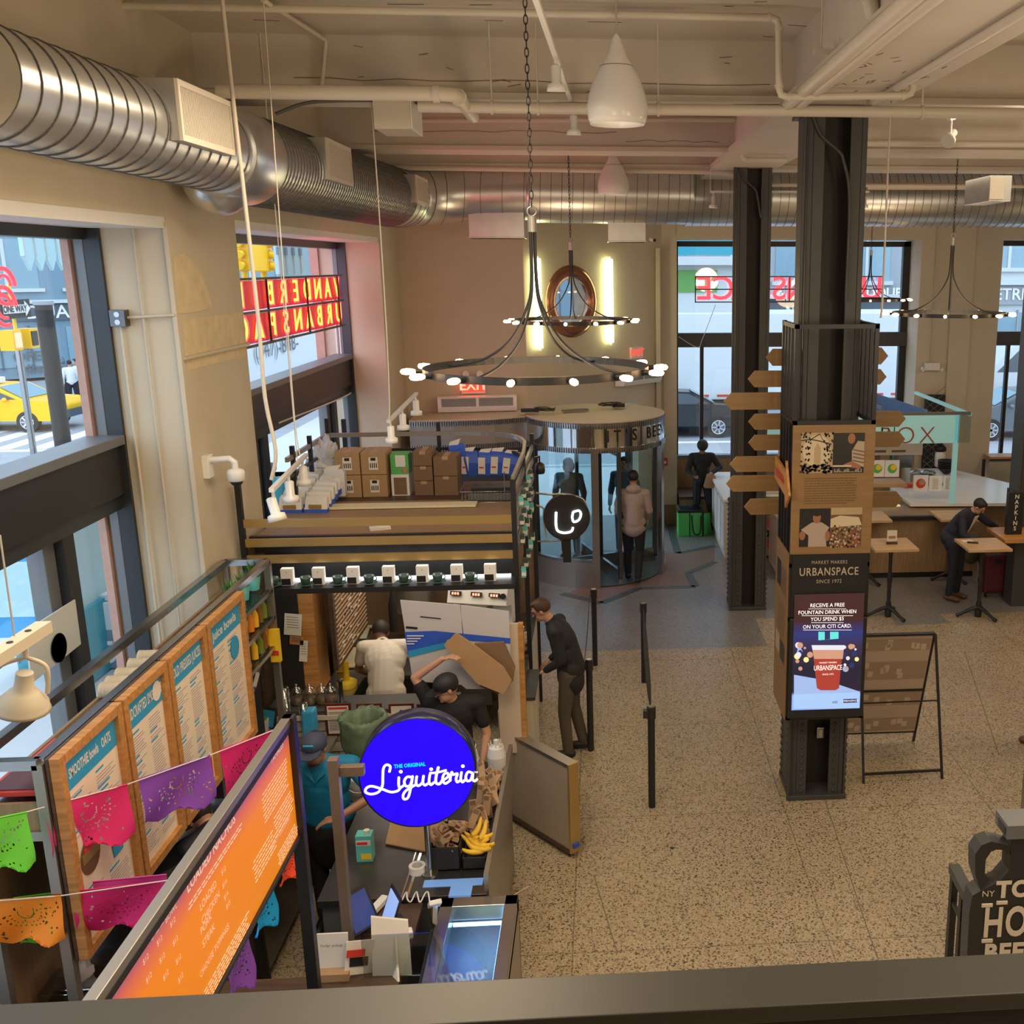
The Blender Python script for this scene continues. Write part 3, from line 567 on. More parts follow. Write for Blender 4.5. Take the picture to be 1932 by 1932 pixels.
# ring chandeliers
def chandelier():
    t = thing('ring_chandelier', '', 'chandelier', (0, 0, 0), 'black ring chandeliers')
    m = MB(); Rr = .745; n = 64
    prof = [(Rr, -.025), (Rr + .012, -.025), (Rr + .012, .025), (Rr, .025), (Rr, -.025)]; m.lathe(prof, (0, 0, 0), 'black_steel', n, smooth=False); m.build('ring', t)
    for k in range(4):
        a = PI / 4 + k * PI / 2 + .25; ca, sa = math.cos(a), math.sin(a)
        P = smoothpts([(.02 * ca, .02 * sa, .95), (.022 * ca, .022 * sa, .6), (.06 * ca, .06 * sa, .42), (.20 * ca, .20 * sa, .2), (.42 * ca, .42 * sa, .06), (.66 * ca, .66 * sa, .0), (.745 * ca, .745 * sa, -.005)])
        m = MB(); m.tube(P, .009, 'black_steel', 6); m.build('arm', t)
    m = MB(); m.cyl((0, 0, .9), (0, 0, 1.0), .03, 'brushed', 12); m.tube([(0.03 * math.cos(x), 0, 1.03 + .03 * math.sin(x)) for x in [2 * PI * i / 12 for i in range(12)]], .006, 'brushed', 6, closed=True); m.build('hub', t)
    for k in range(14):
        a = 2 * PI * k / 14 + .1; d = Vector((math.cos(a), math.sin(a), 0)); m = MB(); m.cyl(d * .75, d * .80, .017, 'black_steel', 8); o = m.build('socket', t)
        m = MB(); m.lathe([(.012, 0), (.02, .02), (.022, .06), (.017, .09), (.004, .10)], d * .80, 'bulb', 10, axis=d); m.build('bulb', o)
    m = MB(); z = 1.06; i = 0
    while z < 2.47:
        ux = (1, 0) if i % 2 else (0, 1)
        m.tube([(ux[0] * .012 * math.cos(x), ux[1] * .012 * math.cos(x), z + .027 + .03 * math.sin(x)) for x in [2 * PI * k / 10 for k in range(10)]], .0038, 'black_steel', 5, closed=True); z += .048; i += 1
    m.build('chain', t); return t
ch = chandelier(); p = ay(1013, 697, 7.1)
ch.location = p; ch['label'] = 'large black ring chandelier with lit bulbs, nearest the camera'
dup(ch, ay(1080, 605, 13.9), .5, 'black ring chandelier hanging in front of the round window'); dup(ch, ay(1790, 592, 14.0), .2, 'black ring chandelier at the right in front of the pier')
dup(ch, ay(1640, 565, 17.4), .8, 'small-looking black ring chandelier partly hidden behind the sign tower', scale=.8)
for q in (p, ay(1080, 605, 13.9), ay(1790, 592, 14.0)):
    l = D.lights.new('chandelier_light', 'POINT'); l.energy = 32; l.color = (1, .72, .42); l.shadow_soft_size = .35; o = D.objects.new('chandelier_light', l); COL.objects.link(o); o.location = q - Vector((0, 0, .06))
# exit sign, air curtains, boxes, cameras
def Aw(u, v, off=0.0):  # point on the flat corner wall
    d = (A1 - A0); n = Vector((d.y, -d.x)).normalized(); r = camray(u, v); k = (A0 - Vector((0, 0))).dot(n) / (r.x * n.x + r.y * n.y); p = O_ + r * k
    return p + Vector((n.x, n.y, 0)) * off
Ad = (A1 - A0).normalized().to_3d(); An = Vector((Ad.y, -Ad.x, 0))
p = Aw(893, 727, .05); t = thing('exit_sign', 'lit red EXIT sign on the corner wall behind the big chandelier', 'sign', p); m = MB(); m.prism([p - Ad * .19 - Vector((0, 0, .13)), p + Ad * .19 - Vector((0, 0, .13)), p + Ad * .19 + Vector((0, 0, .13)), p - Ad * .19 + Vector((0, 0, .13))], -An * .05, 'white'); m.build('housing', t, bev=.004)
m = MB(); m.prism([p - Ad * .17 - Vector((0, 0, .10)) + An * .002, p + Ad * .17 - Vector((0, 0, .10)) + An * .002, p + Ad * .17 + Vector((0, 0, .11)) + An * .002, p - Ad * .17 + Vector((0, 0, .11)) + An * .002], An * .002, 'exit_red'); m.build('face', t)
m = MB(); mat('exit_glow', (1, .3, .2), .4, emit=4, ecol=(1, .16, .10)); text(m, 'EXIT', .22, p + An * .006, Ad, (0, 0, 1), 'exit_glow', bold=.004); m.build('lettering', t)
for s in (-1, 1):
    m = MB(); q = p + Ad * .10 * s + Vector((0, 0, .19)); m.lathe([(.02, -.03), (.05, .0), (.055, .04)], q, 'white', 16, axis=An + Ad * .3 * s); m.build('lamp_head', t)
p = Bp(2.62, 3.35, .05); t = thing('exit_sign', 'small red exit sign high on the right of the corner wall', 'sign', p); e = Bd.to_3d(); n_ = Bn.to_3d()
m = MB(); m.prism([p - e * .15 - Vector((0, 0, .1)), p + e * .15 - Vector((0, 0, .1)), p + e * .15 + Vector((0, 0, .1)), p - e * .15 + Vector((0, 0, .1))], -n_ * .05, 'white'); m.build('housing', t)
m = MB(); text(m, 'EXIT', .17, p + n_ * .004, e, (0, 0, 1), 'exit_red', bold=.004); m.build('lettering', t)
def aircurtain(p, dx, n, L, label):
    t = thing('air_curtain', label, 'air curtain', p, 'white air curtains over the entrance'); dx = Vector(dx); n = Vector(n); u = Vector((0, 0, 1))
    m = MB(); pr = [(0, .16), (.16, .20), (.23, .18), (.24, .02), (.2, -.06), (0, -.07)]
    m.prism([p - dx * L / 2 + n * a + u * b for a, b in pr], dx * L, 'white_gloss'); m.build('casing', t, bev=.01)
    for s in (-1, 1):
        m = MB(); c = p + dx * s * L * .235 + n * .243 + u * .095; w_ = L * .215
        m.prism([c - dx * w_ - u * .06, c + dx * w_ - u * .06, c + dx * w_ + u * .07 - n * .006, c - dx * w_ + u * .07 - n * .006], n * .004, 'frame_grey')
        for k in range(7): zz_ = -.05 + k * .018; m.prism([c - dx * w_ + u * zz_ + n * .004, c + dx * w_ + u * zz_ + n * .004, c + dx * w_ + u * (zz_ + .006) + n * .004, c - dx * w_ + u * (zz_ + .006) + n * .004], n * .003, 'galv')
        m.build('grille', t)
pA = Aw(902, 790, .02); aircurtain(Vector((pA.x, pA.y, 2.66)), Ad, An, 1.25, 'long white air curtain on the corner wall above the vestibule canopy')
pB = Bp(2.55, 2.86, .03); aircurtain(pB, e, n_, 1.0, 'white air curtain slanting away above the revolving door')
p = Aw(838, 752, .03); m = MB(); m.cbox(p, (.1, .07, .1), 'wall_trim_paint'); tag(m.build('alarm_box', bev=.006), 'small cream box on the corner wall left of the exit sign', 'box')
for (q, lab) in [(Aw(732, 432, .1), 'small camera high at the left of the corner wall'), (Bp(2.95, 5.35, .1), 'small camera high at the right of the corner wall')]:
    t = thing('security_camera', lab, 'camera', q, 'small cameras under the duct'); m = MB(); m.cyl(q, q + Vector((.06, -.12, -.02)), .035, 'white', 12); m.build('body', t); m = MB(); m.cyl(q + Vector((.06, -.12, -.02)), q + Vector((.065, -.13, -.022)), .03, 'black', 12); m.build('lens', t)
q = ax(388, 880, XI + .01); t = thing('dome_camera', 'white dome camera on a bracket on the left pier', 'camera', q); m = MB(); m.box(XI, XI + .05, q.y - .05, q.y + .06, q.z - .09, q.z + .09, 'white_gloss'); m.tube([(XI + .04, q.y, q.z + .05), (XI + .2, q.y, q.z + .06), (XI + .235, q.y, q.z + .03), (XI + .235, q.y, q.z - .03)], .026, 'white_gloss', 12); m.build('bracket', t, bev=.004)
m = MB(); c0 = Vector((XI + .235, q.y, q.z)); m.lathe([(.03, -.02), (.06, -.03), (.068, -.05), (.068, -.11), (.055, -.12)], c0, 'white_gloss', 24); m.build('housing', t); m = MB(); m.ball(c0 + Vector((0, 0, -.115)), .05, 'black', 16); m.build('dome', t)
# junction boxes with conduit
def jbox(p, label, m_='steel', sz=.06, axis='x'):
    m = MB(); m.cbox(p, (.05, sz, sz * 1.5) if axis == 'x' else (sz, .05, sz * 1.5), m_); tag(m.build('junction_box', bev=.004), label, 'outlet', 'junction boxes on the walls')
q = ay(228, 600, 8.04); m = MB(); m.box(q.x - .055, q.x + .055, 7.98, 8.06, q.z - .06, q.z + .06, 'steel_dark')
for s in (-1, 1): m.cyl((q.x, 7.975, q.z + s * .028), (q.x, 7.98, q.z + s * .028), .02, 'steel', 12)
m.cyl((q.x, 8.03, 0.5), (q.x, 8.03, q.z), .012, 'wall_trim_paint', 8); m.cyl((q.x, 8.03, q.z), (XI, 8.03, q.z + .02), .012, 'wall_trim_paint', 8); m.cyl((-3.38, 8.035, .5), (-3.38, 8.035, 5.2), .008, 'wall_trim_paint', 8); tag(m.build('junction_box', bev=.003), 'grey outlet box with conduits on the near pier face', 'outlet', 'junction boxes on the walls')
q = ay(632, 550, 15.43); m = MB(); m.box(q.x - .05, q.x + .05, 15.35, 15.45, q.z - .08, q.z + .08, 'white'); z2 = ay(638, 690, 15.4).z; m.box(q.x - .05, q.x + .06, 15.34, 15.45, z2 - .08, z2 + .08, 'white')
for s in (-.025, .025): m.cyl((q.x + s, 15.42, z2), (q.x + s, 15.42, q.z), .012, 'white', 8)
m.tube(smoothpts([(q.x, 15.42, z2 - .05), (q.x, 15.40, z2 - .3), (XW + .12, 15.3, z2 - .4), (XW + .1, 12, 3.15)]), .012, 'white', 6); tag(m.build('junction_box', bev=.003), 'white outlet box with conduits on the pink-lit wall', 'outlet', 'junction boxes on the walls')
q = ay(1757, 692, 19.4); m = MB(); m.box(q.x - .14, q.x + .14, 19.3, YI - .04, q.z - .06, q.z + .08, 'white'); 
for s in (-.18, .18): m.cyl((q.x + s, 19.36, q.z - .03), (q.x + s, 19.3, q.z - .05), .035, 'white', 12)
m.cyl((q.x, 19.4, q.z), (q.x, 19.4, 5.8), .012, 'wall_trim_paint', 8); tag(m.build('emergency_light', bev=.004), 'white twin-head emergency light on the back pier', 'light')
q = ay(1254, 872, 19.4); m = MB(); m.box(q.x - .06, q.x + .06, 19.42, 19.5, q.z - .07, q.z + .07, 'red'); m.box(q.x - .03, q.x + .03, 19.41, 19.42, q.z - .03, q.z + .02, 'white'); m.cyl((q.x, 19.47, q.z), (q.x, 19.47, 3.0), .012, 'wall_trim_paint', 8); tag(m.build('fire_alarm', bev=.004), 'small red fire alarm pull on the wall right of the revolving door', 'alarm')
# neon signs in the windows
def neonsign(name, label, frame, strokes_txt): pass
t = thing('neon_sign', 'red and yellow neon word sign in two rows in the second left window', 'sign', (-3.62, 12.8, 4.05)); YN0, YN1 = 10.2, 15.1
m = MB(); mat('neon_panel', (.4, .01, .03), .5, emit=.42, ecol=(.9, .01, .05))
for z in (4.08, 4.42, 4.76): m.beam((-3.62, YN0, z), (-3.62, YN1, z), .02, .025, 'black_steel')
for i in range(4): m.box(-3.63, -3.61, YN0 + 1.55 * i, YN0 + 1.55 * i + .02, 4.08, 4.76, 'black_steel')
m.cyl((-3.62, YN0 + .2, 4.76), (-3.62, YN0 + .2, 5.2), .003, 'black', 5); m.cyl((-3.62, YN1 - .2, 4.76), (-3.62, YN1 - .2, 5.2), .003, 'black', 5); m.build('sign_frame', t)
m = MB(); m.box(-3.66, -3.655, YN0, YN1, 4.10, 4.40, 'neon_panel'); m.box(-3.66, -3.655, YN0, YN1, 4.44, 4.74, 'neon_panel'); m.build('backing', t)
for row, (zz, wd) in enumerate(((4.59, 'VANDERBILT'), (4.25, 'URBANSPACE'))):
    for i, chh in enumerate(wd):
        m = MB()
        text(m, chh, .36, (-3.635, YN1 - .25 - i * .49, zz), (0, 1, 0), (0, 0, 1), 'neon_yellow', mirror=True, ex=.006, sx=1.2)
        text(m, chh, .42, (-3.645, YN1 - .20 - i * .49, zz), (0, 1, 0), (0, 0, 1), 'neon_red', mirror=True, ex=.004, sx=1.3)
        m.build('neon_letter', t)
t = thing('neon_sign', 'red neon word sign hanging in the back window, letters reversed', 'sign', (3.4, 20.0, 4.4)); z0n, z1n = ay(1320, 570, 20).z, ay(1320, 522, 20).z; x0n, x1n = ay(1311, 540, 20).x, ay(1664, 540, 20).x
m = MB()
for z in (z0n, (z0n + z1n) / 2, z1n): m.beam((x0n, 20, z), (x1n, 20, z), .015, .02, 'black_steel')
for i in range(5): x = x0n + (x1n - x0n) * i / 4; m.box(x, x + .02, 19.99, 20.01, z0n, z1n, 'black_steel')
m.tube(smoothpts([ay(1350, 575, 19.98), ay(1325, 640, 19.98), ay(1315, 655, 19.98), ay(1280, 635, 19.98)]), .006, 'white', 5); m.build('sign_frame', t)
wd = 'URBANSPACE'
for i, chh in enumerate(wd): m = MB(); text(m, chh, .62, (x1n - .2 - i * (x1n - x0n - .35) / 9.1, 20.0, (z0n + z1n) / 2), (1, 0, 0), (0, 0, 1), 'neon_red', mirror=True, ex=.006, bold=.006); m.build('neon_letter', t)
l = D.lights.new('neon_wash', 'AREA'); l.energy = 38; l.color = (1, .05, .09); l.shape = 'RECTANGLE'; l.size = 4.6; l.size_y = .6; o = D.objects.new('neon_wash', l); COL.objects.link(o); o.location = (-3.58, 12.7, 4.42); o.rotation_euler = (R(90), 0, R(-50))
t = thing('neon_sign', 'round red neon emblem at the left edge of the near window', 'sign', ax(8, 560, -3.7)); m = MB()
for (v, rr_) in ((540, .12), (578, .13)):
    c0 = ax(8, v, -3.7); m.tube([(-3.7, c0.y + rr_ * math.cos(x), c0.z + rr_ * .9 * math.sin(x)) for x in [2 * PI * k / 24 for k in range(20)]], .014, 'neon_red', 6); m.tube([(-3.7, c0.y + rr_ * .6 * math.cos(x), c0.z + rr_ * .55 * math.sin(x)) for x in [2 * PI * k / 24 for k in range(20)]], .010, 'neon_red', 6)
m.build('neon_letters', t)
# ================================================================ revolving door and canopy
DC = Vector((-.14, 16.55)); DR = 1.10
t = thing('revolving_door', 'round revolving door with polished fascia lettered in black', 'door', (DC.x, DC.y, 0))
m = MB(); m.lathe([(DR, 2.58), (DR + .01, 2.585), (DR + .01, 2.60), (0, 2.60)], (DC.x, DC.y, 0), 'wall_trim_paint', 72, smooth=False); m.build('roof', t)
m = MB(); m.lathe([(DR + .005, 2.20), (DR + .005, 2.55)], (DC.x, DC.y, 0), 'chrome', 72); m.build('fascia', t)
m = MB()
for z0, z1 in ((2.13, 2.21), (2.50, 2.58)):
    for k in range(180): a = 2 * PI * k / 180; m.cbox((DC.x + (DR + .012) * math.cos(a), DC.y + (DR + .012) * math.sin(a), (z0 + z1) / 2), (.018, .022, z1 - z0), 'steel', (0, 0, a))
    m.lathe([(DR - .03, z0), (DR + .006, z0), (DR + .006, z1), (DR - .03, z1)], (DC.x, DC.y, 0), 'frame_grey', 72)
m.build('ribbed_trim', t)
m = MB(); tx = "IT'S BEEN REAL"; a0 = R(-80)
for i, chh in enumerate(tx):
    a = a0 + i * R(7.6)
    if chh == ' ': continue
    p = Vector((DC.x + (DR + .012) * math.cos(a), DC.y + (DR + .012) * math.sin(a), 2.375)); text(m, chh, .25, p, (-math.sin(a), math.cos(a), 0), (0, 0, 1), 'black', sx=.75, bold=.003)
m.build('fascia_lettering', t)
def arcwall(mb, r, a0, a1, z0, z1, m_, th=.03, n=24):
    P = [(r, a0 + (a1 - a0) * i / n) for i in range(n + 1)]; vs = []
    for rr_ in (r, r + th):
        for z in (z0, z1): vs += [(DC.x + rr_ * math.cos(a), DC.y + rr_ * math.sin(a), z) for _, a in P]
    k = n + 1; fs = []
    for i in range(n): fs += [(i, i + 1, k + i + 1, k + i), (2 * k + i, 3 * k + i, 3 * k + i + 1, 2 * k + i + 1), (i, 2 * k + i, 2 * k + i + 1, i + 1), (k + i, k + i + 1, 3 * k + i + 1, 3 * k + i)]
    fs += [(0, k, 3 * k, 2 * k), (n, 2 * k + n, 3 * k + n, k + n)]; mb.add(vs, fs, m_)
# left curved side (solid kick panel + glass) and right curved glass
m = MB(); arcwall(m, DR - .03, R(172), R(268), 0, .42, 'brushed', .06); arcwall(m, DR - .035, R(172), R(268), .42, .46, 'steel', .07); m.build('kick_panel', t)
m = MB(); arcwall(m, DR - .01, R(172), R(268), .46, 2.2, 'glass_tint', .01); m.build('curved_glass', t)
m = MB(); arcwall(m, DR - .01, R(-22), R(60), .1, 2.2, 'glass_tint', .01); m.build('curved_glass', t)
m = MB(); arcwall(m, DR - .03, R(-22), R(60), 0, .12, 'brushed', .05); m.build('kick_panel', t)
for a in (R(269), R(172), R(-22), R(60)):
    m = MB(); m.cbox((DC.x + DR * math.cos(a), DC.y + DR * math.sin(a), 1.1), (.07, .11, 2.2), 'steel', (0, 0, a)); m.build('post', t)
for k in range(4):
    a = R(20 + 90 * k); d = Vector((math.cos(a), math.sin(a), 0)); c = DC.to_3d(); s_, e_ = c + d * .05, c + d * 1.02
    m = MB(); up = Vector((0, 0, 1))
    m.beam(s_ + up * .12, e_ + up * .12, .045, .24, 'steel'); m.beam(s_ + up * 2.1, e_ + up * 2.1, .045, .1, 'steel'); m.beam(e_ + up * .1, e_ + up * 2.13, .05, .07, 'steel_dark', up=d); m.beam(s_ + up * .1, s_ + up * 2.13, .05, .06, 'steel_dark', up=d)
    w = m.build('wing', t); m = MB(); m.prism([s_ + up * .22, e_ + up * .22, e_ + up * 2.06, s_ + up * 2.06], Vector((-d.y, d.x, 0)) * .01, 'glass_tint'); m.build('pane', w)
m = MB(); m.cyl((DC.x, DC.y, 0.01), (DC.x, DC.y, .02), 1.05, 'floor_strip', 48); m.build('floor_disc', t)
# canopy over the vestibule left of the revolving door
t = thing('entrance_canopy', 'brushed metal canopy with ribbed edges left of the revolving door', 'canopy', (-2.1, 16.4, 2.16))
P = [Vector((-2.98, 15.95, 0)), Vector((-2.3, 15.98, 0)), Vector((-1.7, 16.1, 0)), Vector((-1.18, 16.35, 0)), Vector((-1.18, 17.1, 0)), Vector((-2.98, 16.85, 0))]
m = MB(); m.prism([p + Vector((0, 0, 2.20)) for p in P], (0, 0, .30), 'brushed'); m.build('fascia', t)
m = MB(); m.prism([p + Vector((0, 0, 2.56)) for p in P], (0, 0, .03), 'wall_trim_paint')
for z0, z1 in ((2.10, 2.20), (2.49, 2.57)):
    for i in range(3):
        a, b = P[i], P[i + 1]; L = (b - a).length; k = int(L / .035)
        for j in range(k): p = a.lerp(b, (j + .5) / k); m.cbox((p.x, p.y - .01, (z0 + z1) / 2), (.02, .025, z1 - z0), 'steel')
    m.prism([p + Vector((0, .01, z0)) for p in P], (0, 0, z1 - z0), 'frame_grey')
m.build('ribbed_trim', t)
m = MB(); m.box(-2.9, -1.25, 16.5, 16.85, 0, 2.1, 'steel_dark'); m.build('door_frame', t)
# things lying on the canopy / door top
def coil(c, r, n, turns, m_='black'):
    mb = MB(); P = [(c.x + r * (1 + .25 * math.sin(i * .7)) * math.cos(i * .5), c.y + r * .6 * (1 + .3 * math.cos(i * .9)) * math.sin(i * .5), c.z + .012 + .05 * (i / (turns * 13)) + .02 * abs(math.sin(i * .6))) for i in range(int(turns * 13))]
    mb.tube(P, .008, m_, 5); return mb
c = az(1012, 778, 2.63); m = coil(c + Vector((.12, 0, 0)), .15, 0, 3); m.cbox((c.x - .1, c.y, 2.665), (.28, .1, .05), 'black'); m.cbox((c.x - .12, c.y + .1, 2.70), (.12, .08, .10), 'cable'); tag(m.build('cable_coil'), 'tangled black cables and adapter on the left of the door roof', 'cable', 'cables on top of the revolving door')
c = az(1150, 768, 2.63); m = coil(c, .16, 0, 4); m.cbox((c.x + .15, c.y, 2.66), (.2, .12, .06), 'black'); tag(m.build('cable_coil'), 'tangled black cables at the rear middle of the door roof', 'cable', 'cables on top of the revolving door')
c = az(1085, 774, 2.63); m = MB(); m.cbox((c.x, c.y, 2.635), (.42, .12, .02), 'frame_grey', (0, 0, .35)); tag(m.build('metal_strip'), 'flat grey metal strip lying on the revolving door roof', 'strip')
# ================================================================ sign tower round the near column
KY0, KY1, KX0, KX1 = 8.33, 8.95, 1.545, 2.235
t = thing('sign_tower', 'tall black sign tower with photo panels and a lit screen, fixed round the near column', 'sign', ((KX0 + KX1) / 2, (KY0 + KY1) / 2, 1.0))
m = MB(); b_ = 'black_steel'; e = .035
for x in (KX0, KX1 - e):
    for y in (KY0, KY1 - e): m.box(x, x + e, y, y + e, 1.0, 4.44, b_)
for z in (1.0, 2.40, 1.92, 3.62, 4.40):
    m.box(KX0, KX1, KY0, KY0 + e, z, z + e, b_); m.box(KX0, KX0 + e, KY0, KY1, z, z + e, b_); m.box(KX1 - e, KX1, KY0, KY1, z, z + e, b_)
m.build('frame', t)
for y in (KY0 + .17, KY0 + .31, KY0 + .45):
    for x, z0 in ((KX0, 2.42), (KX1 - .03, 3.64)):
        m = MB(); m.box(x, x + .03, y, y + .028, z0, 4.40, b_); m.build('bar', t)
m = MB(); m.box(KX0, KX1, KY0 - .012, KY0, 2.52, 3.62, 'sign_wood'); pn = m.build('photo_panel', t)
y = KY0 - .014
def PP(u, v): return ay(u, v, KY0 - .014)
random.seed(3)
def photo(corners, kind):
    (u0, v0), (u1, v1) = corners; a, b = PP(u0, v0), PP(u1, v1); x0, x1, z1, z0 = a.x, b.x, a.z, b.z; m = MB(); W_, H_ = x1 - x0, z1 - z0
    mat('ph_dark', (.02, .018, .016), .4); mat('ph_sepia', (.45, .34, .2), .4); mat('ph_pale', (.60, .50, .34), .4); mat('ph_skin', (.32, .14, .07), .4); mat('ph_shirt', (.42, .33, .26), .4); mat('ph_brown', (.16, .09, .05), .4); mat('ph_red', (.35, .06, .04), .4)
    def P2(x, z, k=1): return (x0 + W_ * x, y - .0008 * k, z0 + H_ * z)
    def R_(xa, xb, za, zb, mm, k=1): m.poly([P2(xa, za, k), P2(xb, za, k), P2(xb, zb, k), P2(xa, zb, k)], mm)
    def E_(cx, cz, rx, rz, mm, k=1, n=16): m.poly([P2(cx + rx * math.cos(2 * PI * i / n), cz + rz * math.sin(2 * PI * i / n), k) for i in range(n)], mm)
    if kind == 0:
        R_(0, 1, 0, 1, 'ph_sepia', 0); E_(.5, .55, .45, .4, 'ph_pale', 1)
        m.poly([P2(.42, .2, 2), P2(.62, .2, 2), P2(.62, .62, 2), P2(.52, .75, 2), P2(.42, .62, 2)], 'ph_sepia')
        for i in range(70): E_(random.choice([random.uniform(0, .3), random.uniform(.72, 1)]), random.random(), .03, .03, 'ph_dark', 3, 6)
        for i in range(60): E_(random.random(), random.uniform(0, .22), .05, .03, 'ph_dark', 3, 6)
        for P in ([(0, .8), (.3, .83), (.55, .95)], [(.3, .83), (.6, .78), (.95, .7)], [(.55, .98), (.7, .78), (.9, .6)]):
            for (xa, za), (xb, zb) in zip(P, P[1:]): m.poly([P2(xa, za, 4), P2(xb, zb, 4), P2(xb, zb + .025, 4), P2(xa, za + .025, 4)], 'ph_dark')
    elif kind == 1:
        R_(0, 1, 0, 1, 'ph_dark', 0); m.poly([P2(.62, .2), P2(1, .15), P2(1, .78), P2(.78, .8), P2(.6, .55)], 'ph_shirt'); E_(.58, .86, .12, .13, 'ph_skin', 2); m.poly([P2(.35, .22, 2), P2(.62, .3, 2), P2(.9, .18, 2), P2(.9, .1, 2), P2(.4, .16, 2)], 'ph_skin')
        for i in range(4): m.poly([P2(.64, .3 + i * .09, 3), P2(1, .24 + i * .09, 3), P2(1, .27 + i * .09, 3), P2(.64, .33 + i * .09, 3)], 'ph_brown')
        R_(0, .6, .16, .2, 'ph_pale', 3)
        for i in range(20): R_(.05 + i * .045, .08 + i * .045, .02, .02 + .1 * random.random(), 'ph_shirt', 3)
    elif kind == 2:
        R_(0, 1, 0, 1, 'ph_dark', 0); m.poly([P2(.3, .0), P2(.9, 0), P2(.85, .35), P2(.98, .5), P2(.72, .64), P2(.4, .64), P2(.05, .45), P2(.3, .3)], 'ph_shirt'); E_(.56, .76, .13, .15, 'ph_skin', 2); E_(.56, .88, .15, .08, 'ph_dark', 3); E_(.1, .3, .1, .12, 'ph_skin', 3); E_(.92, .28, .08, .14, 'ph_skin', 3)
    else:
        R_(0, 1, 0, 1, 'ph_brown', 0); m.poly([P2(0, .5), P2(1, .55), P2(.9, .75), P2(.3, .8), P2(0, .72)], 'ph_pale'); R_(0, 1, .82, 1, 'ph_sepia', 1)
        for i in range(130): E_(random.random(), random.random() ** 1.5 * .55, .035, .03, random.choice(['ph_dark', 'ph_pale', 'ph_skin', 'ph_shirt', 'ph_red', 'ph_sepia']), 2 + i % 4, 6)
    m.build('photo', pn)
photo([(1512, 817), (1570, 892)], 0); photo([(1573, 817), (1629, 892)], 1); photo([(1509, 960), (1565, 1031)], 2); photo([(1568, 958), (1624, 1031)], 3)
m = MB()
for i in range(11):
    a, b = PP(1517, 903 + i * 4.7), PP(1619 - (random.random() * 6 if i < 10 else 22), 903 + i * 4.7); x = a.x
    while x < b.x - .01:
        L = random.uniform(.012, .04); m.box(x, min(x + L, b.x), y - .001, y, a.z - .0045, a.z + .004, 'ph_brown'); x += L + .006
m.build('text_block', pn)
m = MB(); m.box(KX0 + .02, KX1 - .02, KY0 - .01, KY0 + .02, 1.96, 2.52, 'dark_plastic'); bp = m.build('brand_panel', t)
mat('print_cream', (.50, .42, .31), .6)
m = MB(); text(m, 'URBANSPACE', .098, PP(1564, 1079), (1, 0, 0), (0, 0, 1), 'print_cream', sp=1.12, sx=.78, bold=.001); text(m, 'MARKET MAKERS', .042, PP(1565, 1061), (1, 0, 0), (0, 0, 1), 'print_cream', sp=1.15, sx=.85); text(m, 'SINCE 1972', .046, PP(1564, 1097), (1, 0, 0), (0, 0, 1), 'print_cream', sp=1.15, sx=.85); m.build('lettering', bp)
# screen
gradmat('screen_bg', [(0, (.2, .35, .8)), (.2, (.2, .35, .8)), (.24, (.02, .012, .03)), (.5, (.012, .012, .03)), (.72, (.03, .02, .05)), (.86, (.02, .03, .16)), (1, (.04, .014, .016))], .07, .93, emit=.9)
mat('scr_white', (1, 1, 1), .4, emit=.8); mat('scr_tea', (.28, .03, .02), .4, emit=.9, ecol=(.30, .045, .03)); mat('scr_tea2', (.45, .25, .18), .4, emit=.9); mat('scr_table', (.3, .45, .85), .4, emit=.7); mat('scr_glow', (.9, .75, .3), .4, emit=.8); mat('scr_teal', (.1, .6, .6), .4, emit=.9); mat('scr_rim', (.55, .6, .75), .4, emit=.9); mat('scr_navy', (.02, .03, .12), .4, emit=.8)
mat('scr_foot', (.32, .52, .9), .4, emit=.75)
m = MB(); m.box(KX0 + .01, KX1 - .01, KY0 - .03, KY0 + .1, 1.03, 1.95, 'dark_plastic'); sc_ = m.build('screen_housing', t, bev=.004)
y2 = KY0 - .0305
def SP(u, v, k=0): p = ay(u, v, y2); return Vector((p.x, y2 - .0006 * k, p.z))
m = MB()
a, b = SP(1499, 1122), SP(1622, 1336); m.poly([(a.x, y2, b.z), (b.x, y2, b.z), (b.x, y2, a.z), (a.x, y2, a.z)], 'screen_bg')
def sp_poly(pts, mm, k): m.poly([SP(u, v, k) for u, v in pts], mm)
sp_poly([(1498, 1273), (1560, 1284), (1622, 1305), (1622, 1313), (1498, 1313)], 'scr_table', 1); sp_poly([(1497, 1310), (1621, 1306), (1621, 1336), (1497, 1337)], 'scr_foot', 1.5)
for i in range(26):
    u = random.choice([random.uniform(1500, 1530), random.uniform(1590, 1618)]); v = random.uniform(1215, 1262); q = random.uniform(2, 6)
    sp_poly([(u + q * math.cos(x), v + q * math.sin(x)) for x in [PI / 4 * j for j in range(8)]], random.choice(['scr_glow', 'scr_table', 'scr_navy', 'scr_tea2', 'scr_rim']), 2 + i * .05)
sp_poly([(1544, 1192), (1582, 1192), (1582, 1205), (1544, 1208)], 'scr_teal', 2); sp_poly([(1556, 1190), (1566, 1190), (1566, 1206), (1556, 1207)], 'scr_navy', 2.3)
sp_poly([(1533, 1224), (1591, 1224), (1586, 1260), (1583, 1298), (1576, 1302), (1548, 1302), (1541, 1298), (1537, 1260)], 'scr_tea', 4); sp_poly([(1532, 1222), (1592, 1222), (1590, 1243), (1536, 1243)], 'scr_tea2', 4.5); sp_poly([(1531, 1217), (1593, 1217), (1592, 1226), (1533, 1226)], 'scr_rim', 5)
